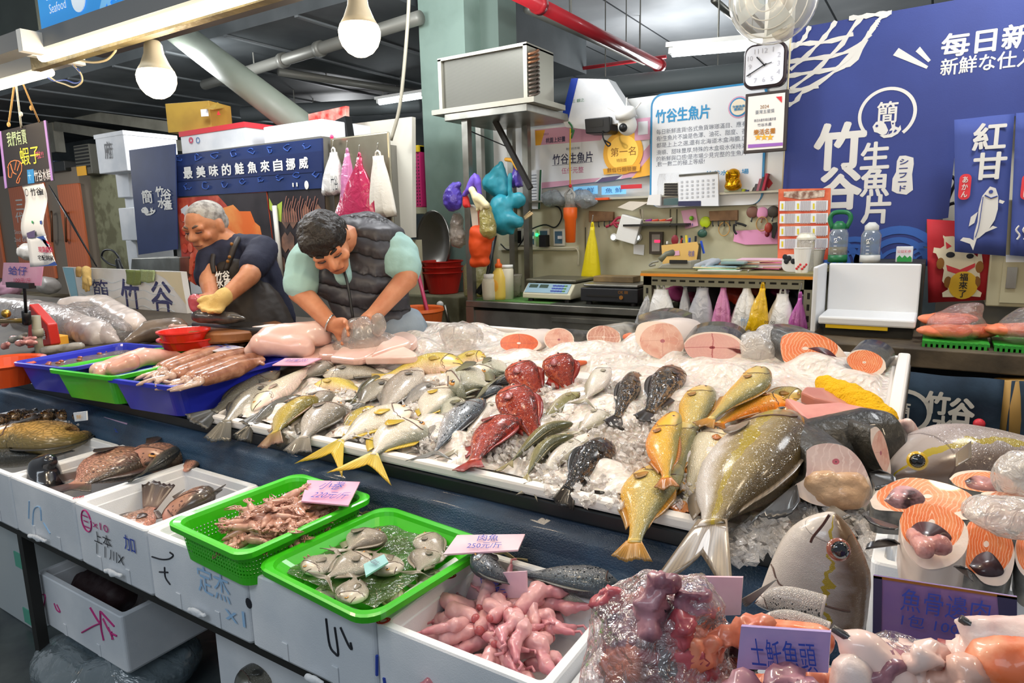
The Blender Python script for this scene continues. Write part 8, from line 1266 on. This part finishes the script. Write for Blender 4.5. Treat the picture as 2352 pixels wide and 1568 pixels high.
BP([(150, 700, .08, .05, (230, 705, .06), .09), (230, 705, .06, .09, (310, 745, .02), .07)], 'second big wrapped fish in front of the white sign board', pm('wrapped_pale', '#e3d3c8', .3, coat=.4, col2='#cfbfb4', vs=6), 1.06)
lumpz('clear_bag', 'clear plastic wrapped round the two big left fish', [(190, 730, .06, .11, (270, 770, .02), .09), (60, 725, .05, .11, (190, 750, .05), .11)], film('wrap_film', '#f0ecea', .12, .1, .3, 22, .9), 1.03, .016, .03, .08, 'bag')
BP([(290, 785, 0, .02, (345, 760, .04), .06), (345, 760, .04, .06, (405, 752, .05), .055), (405, 752, .05, .05, (425, 755, .02), .03)], 'brown flat fish tail lying behind the left blue tub', bagd, 1.05, .012, .01); lumpz('fish_cut', 'pink cut fish collar right of the brown flat fish', [(395, 752, .06, .02, (425, 752, .05), .018)], fl, 1.06)
lumpz('silver_fish', 'blue silver fish lying behind the left blue tub', [(100, 805, .0, .02, (185, 795, .01), .022)], silskin, 1.06, .008, .006, cat='fish')
MB().box(W(120, 765, 1.75).x, W(156, 765, 1.75).x, 1.7, 1.75, W(120, 792, 1.75).z, W(120, 764, 1.75).z).build('yellow_cup', orangep, label='orange yellow plastic card standing left of the brown fish', cat='card', bevel=.004); MB().poly([W(x, y, 1.62) for x, y in [(66, 698), (108, 745), (117, 792), (62, 800)]], (0, .05, 0)).build('red_bag', pm('pack_red', '#c4281c', .35, coat=.3), label='red packet with white print behind the grey pipe', cat='packet', bevel=.006); T_('海鮮', 98, 768, 14, 22, WHITE, bpy.data.objects['red_bag'], 1.618, .02)
c = Zp(5, 838, 1.06); MB().lathe([(.12, -.08), (.15, 0), (.165, .012), (.16, .02), (.145, .012), (.11, -.07), (.001, -.07)], c, 32).build('orange_basin', pm('basin_orange', '#cf4a18', .4), label='orange red basin at the left frame edge', cat='basin')
for i in range(9): p = Zp(-5+i*9+rd.uniform(-6, 6), 765+rd.uniform(-22, 30), 1.1); blob('fish_scrap', [('c', p, p+V((rd.uniform(.03, .08), rd.uniform(-.03, .03), rd.uniform(0, .02))), .018, .01)], gut if i % 3 else silskin, vox=.006, noise=.008, ns=.02, label='pink and silver fish scrap above the orange basin', cat='fish piece', group='fish scraps at the left edge')
pv = pm('pvc_grey', '#8f8a76', .5); o = MB().tube([W(98, 830, 1.5), W(88, 790, 1.5), W(82, 725, 1.5)], .02, 12).build('grey_pipe', pv, smooth=True, label='grey pvc pipe standing left of the blue tub, below the price clip', cat='pipe'); MB().tube([W(88, 772, 1.5), W(86, 755, 1.5)], .024, 12).build('joint', pv, o, True)
o = MB().tube([W(-5, 738, 1.5), W(80, 735, 1.5)], .012, 10).build('brass_tap', pm('brass', '#c49a4a'), smooth=True, label='brass tap pipe joined to the grey pvc pipe', cat='tap'); MB().ball(W(14, 720, 1.5), .022, 12).build('knob', pm('brass', '#c49a4a'), o, True)
o = tag_card('pink 蛤仔 price card held by a black clip stand', [(8, 603), (99, 604), (93, 656), (4, 654)], lambda x, y: W(x, y, 1.42), [('蛤仔', .42, .66, .5, .34), ('100元/斤', .56, .25, .44, .2, INKR)], tp_, INK)
o = MB().box(W(27, 650, 1.42).x, W(79, 650, 1.42).x, 1.395, 1.425, W(50, 660, 1.42).z, W(50, 648, 1.42).z).build('clip_stand', BLACK, label='black clip stand holding the pink 蛤仔 card', cat='stand'); MB().tube([W(56, 658, 1.42), W(60, 720, 1.45)], .007, 8).build('rod', BLACK, o, True); MB().tube([W(60, 716, 1.45), W(62, 742, 1.46)], .02, 8).build('clamp', BLACK, o, True)
for i, (x, y) in enumerate([(20, 665), (110, 655), (70, 580)]): p = W(x, y, 3.2); blob('far_bag', [('e', p, (.18, .1, .09))], pm('farbag%d' % i, ('#b98a9c', '#a8a09a', '#d8cfc4')[i], .4, bump=.3, bs=12), vox=.02, noise=.05, ns=.1, label=('pinkish bag behind the price card at the left edge', 'greyish bag in front of the orange cabinet', 'pale bundle at the foot of the orange cabinet')[i], cat='bag')
MB().box(W(-60, 690, 3.3).x, W(150, 690, 3.3).x, 3.0, 3.5, .2, W(60, 680, 3.2).z).build('low_counter', pm('low_counter', '#5f5a48', .6, col2='#45412f', vs=4), label='low dark counter behind the wrapped fish at the left', cat='counter')
# ================================================================ what the front boxes hold
ZB = lambda z: (lambda x, y, h=0: Zp(x, y, z+h)); UP = (0, 0, 1)
fish('carp', 'large golden scaled carp in the far left foam box', 'carp', [(-90, 1025), (60, 1005), (150, 1010), (205, 990)], 66, -1, 0, ZB(.75), UP, tdir=(.3, .5, .9), eye=False); fish('dark_carp', 'dark carp under the golden one', 'darkbass', [(-60, 1055), (60, 1048), (170, 1035)], 40, -1, .3, ZB(.72), UP, tail=False, eye=False)
fish('tilapia', 'pink spotted tilapia lying in the middle of its foam box', 'tila', [(322, 1040), (250, 1075), (180, 1112)], 80, 1, 0, ZB(.745), UP, group='tilapia'); fish('tilapia', 'pinkish grey tilapia right of the middle one', 'tila', [(325, 1065), (370, 1045), (420, 1020)], 72, -1, 0, ZB(.76), UP, group='tilapia'); fish('tilapia', 'black backed tilapia on top of the right one', 'darkbass', [(408, 1030), (370, 1060), (330, 1085)], 30, 1, .5, ZB(.79), UP)
blob('black_fish', [('c', ZB(.74)(105, 1120), ZB(.74)(100, 1075, .06), .06, .05), ('c', ZB(.74)(100, 1075, .06), ZB(.74)(112, 1060, .09), .05, .03)], pm('black_skin', '#1c1c20', .2, coat=.8, col2='#2c2a2a', vs=12), vox=.008, label='black fish head standing in the left corner of the tilapia box', cat='fish'); fish('purple_fish', 'purple fish tail rising beside the tilapia box', 'tila', [(432, 1080), (448, 1055), (462, 1020)], 34, -1, .3, ZB(.78), UP, tdir=(.1, .3, 1), eye=False, mouth=False)
fish('brown_fish', 'brown fish with its red tail standing up in the third foam box', 'tila', [(290, 1225), (318, 1195), (345, 1165)], 66, 1, .2, ZB(.72), UP, tdir=(.05, .2, 1.1), tl=.55, eye=False, mouth=False); fish('brown_fish', 'reddish brown fish back half behind the green basket', 'tila', [(400, 1185), (450, 1150), (500, 1130)], 52, -1, .5, ZB(.72), UP, tail=False, eye=False)
for i in range(7): x, y = -40+i*38, 965-i*4+rd.uniform(-12, 14); fish('rock_fish', 'brownish fish on ice in the far left box, %s from the left' % ('first', 'second', 'third', 'fourth', 'fifth', 'sixth', 'seventh')[i], 'brown', [(x-20, y+8), (x+40, y-8)], 24, 1, .4, ZB(.83), UP, group='brown fish on ice at far left')
ice('ice_chips', [(60, 970, 130, 22)], 'ice chips among the brown fish at the far left', 120, .01, lambda x, y, h: Zp(x, y, .82+h), 8, .0); ice('ice_chips', [(510, 1105, 60, 25)], 'thin ice layer in the third foam box', 60, .01, lambda x, y, h: Zp(x, y, .65+h), 9, .0)
tag_card('purple price tag standing beside the carp tail', [(238, 957), (292, 972), (286, 1000), (233, 1012)], lambda x, y: W(x, y, 1.3), [('鯉魚', .5, .5, .5, .4)], pm('tag_mauve', '#a890b4', .4, coat=.3), INK); tag_card('pale tag on the rim of the far left ice box', [(168, 948), (198, 944), (199, 965), (172, 968)], lambda x, y: W(x, y, 1.02), [('鮮', .5, .5, .4, .5, orangep)], FOAM, INK)
o, C, X, Yv, hx, hy = tub('green_basket', 'green slotted basket full of small squid', [(384, 1192), (560, 1286), (850, 1132), (682, 1088)], .878, .1, gmesh, cat='basket', taper=.86, grow=1.02)
small = pm('small_squid', '#c49480', .25, coat=.5, col2='#94604c', vs=30); proto = []
for i in range(3): q = squid(V((0, 0, 0)), V((.07, .006*(i-1), 0)), .0105+.0012*i, 'small pink brown squid heaped in the green basket', group='small squid in the green basket', mat=small, vox=.004); q.location = (0, 0, 0); proto.append(q)
def heap(n, protos, cx, cy, ax, ay, z, hz, lab, grp, name=None, tilt=.35, sc=(.85, 1.2)):
    for i in range(n):
        a, r_ = rd.uniform(0, 6.28), math.sqrt(rd.random()); u, v = r_*math.cos(a), r_*math.sin(a); loc = C+X*(cx+u*ax)+Yv*(cy+v*ay)+V((0, 0, z+hz*(1-r_*r_)*rd.uniform(.5, 1))); rot = (rd.uniform(-tilt, tilt), rd.uniform(-tilt, tilt), rd.uniform(0, 6.28))
        if i < len(protos): o = protos[i]; o.location = loc; o.rotation_euler = rot
        else: dup(protos[i % len(protos)], loc, rot, rd.uniform(*sc), lab, grp)
heap(160, proto, .03, -.0, hx*.6, hy*.62, -.05, .06, 'small pink brown squid heaped in the green basket', 'small squid in the green basket')
lumpz('clear_bag', 'corner of clear plastic inside the green basket', [(470, 1195, 0, .02, (505, 1160, .06), .006), (450, 1185, 0, .02, (490, 1200, .01), .02)], clearf, .8, .006, .01, .03, 'bag')
tag_card('pink 小卷 price tag standing in the green basket', [(706, 1102), (827, 1106), (800, 1160), (692, 1150)], lambda x, y: Zp(x, y, .9), [('小卷', .5, .68, .42, .4), ('220元/斤', .5, .22, .64, .3)], tp_, INK)
o, C, X, Yv, hx, hy = tub('green_tub', 'bright green tub of pale flat fish in water', [(582, 1300), (868, 1418), (1108, 1246), (892, 1158)], .845, .065, green, taper=.72, rad=.05, grow=1.05)
water([(632, 1305), (862, 1396), (1062, 1252), (892, 1180)], .815, film('green_water', '#8fae6a', .18, .04, .2, 40, .35), 'clear water in the bright green tub')
for i, (a, b, h, k_) in enumerate([((865, 1222), (800, 1262), 62, 1), ((700, 1315), (775, 1272), 52, 1), ((850, 1275), (752, 1325), 60, -1), ((905, 1318), (858, 1268), 66, 1), ((965, 1228), (1020, 1275), 58, 1), ((985, 1262), (960, 1312), 66, -1), ((805, 1385), (815, 1325), 72, 1), ((900, 1345), (850, 1320), 44, -1), ((730, 1350), (780, 1370), 44, 1), ((930, 1370), (870, 1375), 44, 1), ((1005, 1310), (960, 1345), 44, -1), ((930, 1240), (900, 1255), 40, 1)]): fish('butterfish', 'pale flat fish in the green tub, %s' % ('rear left with head up', 'leftmost, tail outward', 'second from the left', 'central one under the blue tag', 'rear right with head up', 'right of the blue tag', 'front one with head down', 'dark gap one below the blue tag', 'sunken at the left front', 'sunken at the front rim', 'sunken at the right rim', 'sunken at the back')[i], 'butter', [a, b], h*.92, k_, .1 if i < 7 else 0, ZB(.812 if i < 7 else .785), UP, group='flat fish in the green tub')
tag_card('pale blue slip lying on the central flat fish', [(835, 1295), (882, 1272), (892, 1290), (840, 1322)], Zf(.855), [('鮮', .5, .5, .3, .5)], pm('slip_blue', '#8fc0c0', .5), grey_ink)
tag_card('pink price tag resting on the rim between green tub and last foam box', [(1050, 1228), (1135, 1206), (1205, 1240), (1185, 1262)][:1]+[(1120, 1207), (1204, 1232), (1018, 1270)][0:0]+[(1206, 1226), (1190, 1262), (1018, 1272)], Zf(.87), [('肉魚', .5, .7, .3, .34), ('250元/斤', .52, .3, .5, .3)], tpl, INK)
fish('mackerel', 'silver mackerel head sticking up beside the pink tag', 'mack', [(1084, 1270, .07), (1125, 1305, .04), (1190, 1345, .0)], 52, -1, .1, ZB(.77), UP, tail=False); fish('mackerel', 'spotted silver mackerel lying at the back of the last foam box', 'mack', [(1445, 1345), (1340, 1330), (1190, 1318)], 74, 1, .15, ZB(.76), UP); fish('mackerel', 'white bellied mackerel in front of the spotted one', 'white', [(1215, 1355), (1320, 1375), (1420, 1385)], 40, -1, 0, ZB(.74), UP, eye=False)
tag_card('pink tag in crumpled film marked 田雞 above the frog legs', [(1090, 1318), (1209, 1312), (1211, 1372), (1068, 1376)], lambda x, y: W(x, y, 1.16), [('田雞', .42, .6, .36, .5), ('元', .75, .25, .12, .25)], tpl, INK)
fg = pm('frog_pink', '#dca6a6', .33, coat=.3, col2='#c27a84', vs=12, sss=.1); fb = pm('frog_red', '#b4585c', .3, coat=.6); P2 = []
for i in range(3):
    q = blob('frog_leg', [('c', (0, 0, 0), (.05, .012, .006), .015, .019), ('c', (.05, .012, .006), (.085, -.012, 0), .01, .014), ('c', (.085, -.012, 0), (.125, .018*(i-1), .0), .013, .006)], fg, vox=.004, smooth=3, noise=.008, ns=.018, loc=(0, 0, 0), label='skinned pink frog leg heaped in the last foam box', cat='frog leg', group='frog legs in the last foam box'); MB().ball((-.012, 0, 0), (.007, .01, .009), 8).build('cut_end', fb, q, True); MB().tube([(.122, .018*(i-1), 0), (.14, .02*(i-1)+.008, .002), (.15, .02*(i-1), .0)], .003, 5).build('foot', fg, q, True); P2.append(q)
C = Zp(1160, 1452, .72); X = V((1, 0, 0)); Yv = V((0, 1, 0))
heap(58, P2, -.005, .0, .14, .11, -.02, .085, 'skinned pink frog leg heaped in the last foam box', 'frog legs in the last foam box', tilt=.28, sc=(.85, 1.2))
# ================================================================ heads, bags and signs at the lower right
VP = lambda Y: (lambda x, y, h=0: W(x, y, Y)+V((0, -h, 0)))
o = fish('cut_amberjack', 'cut amberjack head standing mouth up with a red brown eye', 'amhead', [(1915, 1178), (1885, 1270), (1860, 1412)], 225, 1, .3, VP(.98), (.1, -1, .35), tail=False, eye=False, mouth=False, pect=False, cat='fish head', lift=.0)
c = W(1926, 1262, .905); n_ = (CAMP-c).normalized()+V((.3, 0, 0)); MB().lathe([(.015, 0), (.0135, .005), (.0105, .0065)], c, 24, n_, cap=False).build('eye_ring', pm('iris_red', '#93503e', .15, coat=1), o, True); MB().lathe([(.011, .007), (.007, .01), (0, .011)], c, 20, n_).build('pupil', pm('pupil', '#0c0d12'), o, True); MB().tube(smooth_pts([W(x, y, .915) for x, y in [(1905, 1182), (1890, 1205), (1868, 1232), (1862, 1245)]], 12), .0018, 6).build('mouth', pm('mouth_dark', '#4a2c26'), o)
fan('pectoral_fin', 'grey fin sticking out left of the cut amberjack head', (1790, 1325), [(1704, 1375), (1706, 1382), (1715, 1392), (1740, 1372)], finmat('greyf', '#9a938a', '#4c4844'), 0, lambda x, y, h: W(x, y, .9))
o = fish('cut_salmon', 'silver spotted salmon head lying under the amberjack head', 'salhead', [(1735, 1385), (1800, 1378), (1890, 1410)], 78, -1, .1, VP(.85), (.05, -1, .4), tail=False, eye=False, pect=False, cat='fish head', lift=0); fish('cut_salmon', 'second silver salmon head with orange cut below the first', 'salhead', [(1745, 1420), (1810, 1425), (1900, 1462)], 62, -1, .1, VP(.82), (.05, -1, .4), tail=False, eye=False, pect=False, cat='fish head', lift=0)
blob('salmon_collar', [('c', W(1770, 1450, .8), W(1880, 1470, .8), .016, .02)], pm('salmon_meat', '#d8693a', .38, coat=.2, col2='#eaa07c', vs=30), vox=.005, label='orange salmon meat edge above the purple tag', cat='fish piece')
cols = [gut, pm('gut_plum', '#a4606e', .35, coat=.25, col2='#5f2f40', vs=18), pm('gut_orange', '#d98464', .35, coat=.25, col2='#c25a40', vs=18), pm('gut_rose', '#b4545c', .3, coat=.3, col2='#7c2c38', vs=22), pm('gut_mauve', '#b07c86', .35, coat=.3, col2='#6d3c4c', vs=25), pm('gut_dark', '#4a343e', .35, coat=.3, col2='#2a2228', vs=20)]
def fishbag(label, px, Y, n, seed, inner=cols):
    x0, y0, x1, y1 = px; r_ = random.Random(seed); s = (W(x1, y0, Y)-W(x0, y0, Y)).x
    o = blob('fish_bag', [('e', W((x0+x1)/2, (y0+y1)/2+10, Y), (s*.46, .09, (W(x0, y0, Y)-W(x0, y1, Y)).z*.46)), ('c', W(x0+(x1-x0)*.5, y0+22, Y), W(x0+(x1-x0)*.6, y0+60, Y), .015, .06), ('e', W(x0+(x1-x0)*.3, y1-40, Y-.02), (s*.28, .08, s*.2)), ('e', W(x0+(x1-x0)*.72, y1-40, Y-.02), (s*.26, .08, s*.2))], film('bag_front', '#f6eeee', .1, .05, .42, 34, 1.0, .13), vox=.008, noise=.035, ns=.04, label=label, cat='bag')
    for i in range(n):
        x, y = r_.uniform(x0+(x1-x0)*.2, x1-(x1-x0)*.2), r_.uniform(y0+(y1-y0)*.22, y1-8); p = W(x, y, Y+r_.uniform(-.05, .05)); d = V((r_.uniform(-1, 1), r_.uniform(-.4, .4), r_.uniform(-1, 1)))*.035; blob('fish_scrap', [('c', p, p+d, r_.uniform(.018, .032), r_.uniform(.01, .022)), ('c', p+d, p+d*1.4+V((.02, 0, .01)), .012, .018)], inner[r_.randrange(len(inner))], vox=.006, smooth=2, noise=.04, ns=.02, label='raw fish scrap inside the '+label, cat='fish piece', group='scraps in '+label)
fishbag('bag of plum red fish heads', (1340, 1335, 1690, 1580), .74, 34, 1); fishbag('clear bag under the purple tag', (1690, 1590, 1910, 1700), .64, 10, 2); fishbag('bag of pale collars below the navy sign', (1905, 1505, 2190, 1660), .7, 14, 3, [gut, fl2, fl, cols[2], cols[4]]); fishbag('bag with white belly at the lower right corner', (2190, 1470, 2440, 1650), .74, 6, 4, [fl2, fl, cols[2], gut])
o = tag_card('navy and purple price sign 魚骨邊肉 standing by the salmon box', [(2006, 1322), (2336, 1372), (2336, 1478), (2004, 1462)], lambda x, y: W(x, y, .84), [('魚骨邊肉', .52, .74, .64, .36), ('1包 100', .42, .42, .42, .2), ('180元', .66, .12, .3, .2)], pm('tag_violet', '#6a5a94', .4, coat=.4, col2='#8a6a9c', vs=7), INK)
wpoly([(2006, 1322), (2026, 1325), (2024, 1463), (2004, 1462)], .838).build('blue_edge', navy_ink, o); wpoly([(2290, 1366), (2336, 1372), (2336, 1478), (2300, 1476)], .838).build('blue_edge', navy_ink, o); wpoly([(2006, 1321), (2336, 1371), (2336, 1377), (2006, 1327)], .838).build('brown_edge', golddark, o)
tag_card('purple price tag 土魠魚頭 in clear film at the bottom', [(1702, 1438), (1908, 1452), (1902, 1545), (1692, 1535)], lambda x, y: W(x, y, .64), [('土魠魚頭', .52, .5, .76, .62)], pm('tag_lilac', '#b49ccc', .3, coat=.6, col2='#a58abf', vs=6), INK); tag_card('pale pink tag half hidden behind the bag of plum red heads', [(1478, 1322), (1706, 1326), (1700, 1412), (1470, 1420)], lambda x, y: W(x, y, .86), [('魚頭', .6, .7, .3, .4)], tpl, INK)
def wedge(name, label, px, Y, mat, edge): o = blob(name, [('c', W(a[0], a[1], Y), W(b[0], b[1], Y), a[2], b[2]) for a, b in zip(px, px[1:])], mat, vox=.005, noise=.008, ns=.03, label=label, cat='fish piece'); MB().tube([W(x, y-9, Y-.004) for x, y, r in px], .004, 6).build('skin_edge', edge, o, True)
jw = pm('jaw_white', '#dcc8c0'); wedge('fish_collar', 'white pointed fish belly flap at the right bottom corner', [(2205, 1428, .006), (2270, 1470, .022), (2380, 1490, .028)], .72, jw, darkskin)
wedge('salmon_flap', 'orange salmon flap under the white belly flap in the corner', [(2240, 1520, .012), (2300, 1530, .03), (2390, 1540, .03)], .7, pm('salmon_meat', '#d4622a'), darkskin)
wedge('fish_collar', 'silver fish collar strip with dark edge right of the purple tag', [(1912, 1450, .005), (1975, 1490, .02), (2060, 1560, .022)], .68, fl2, darkskin)
wedge('fish_collar', 'white fish collar at the bottom edge between the two bags', [(1945, 1522, .008), (1960, 1550, .022), (1960, 1600, .026)], .66, jw, silskin)
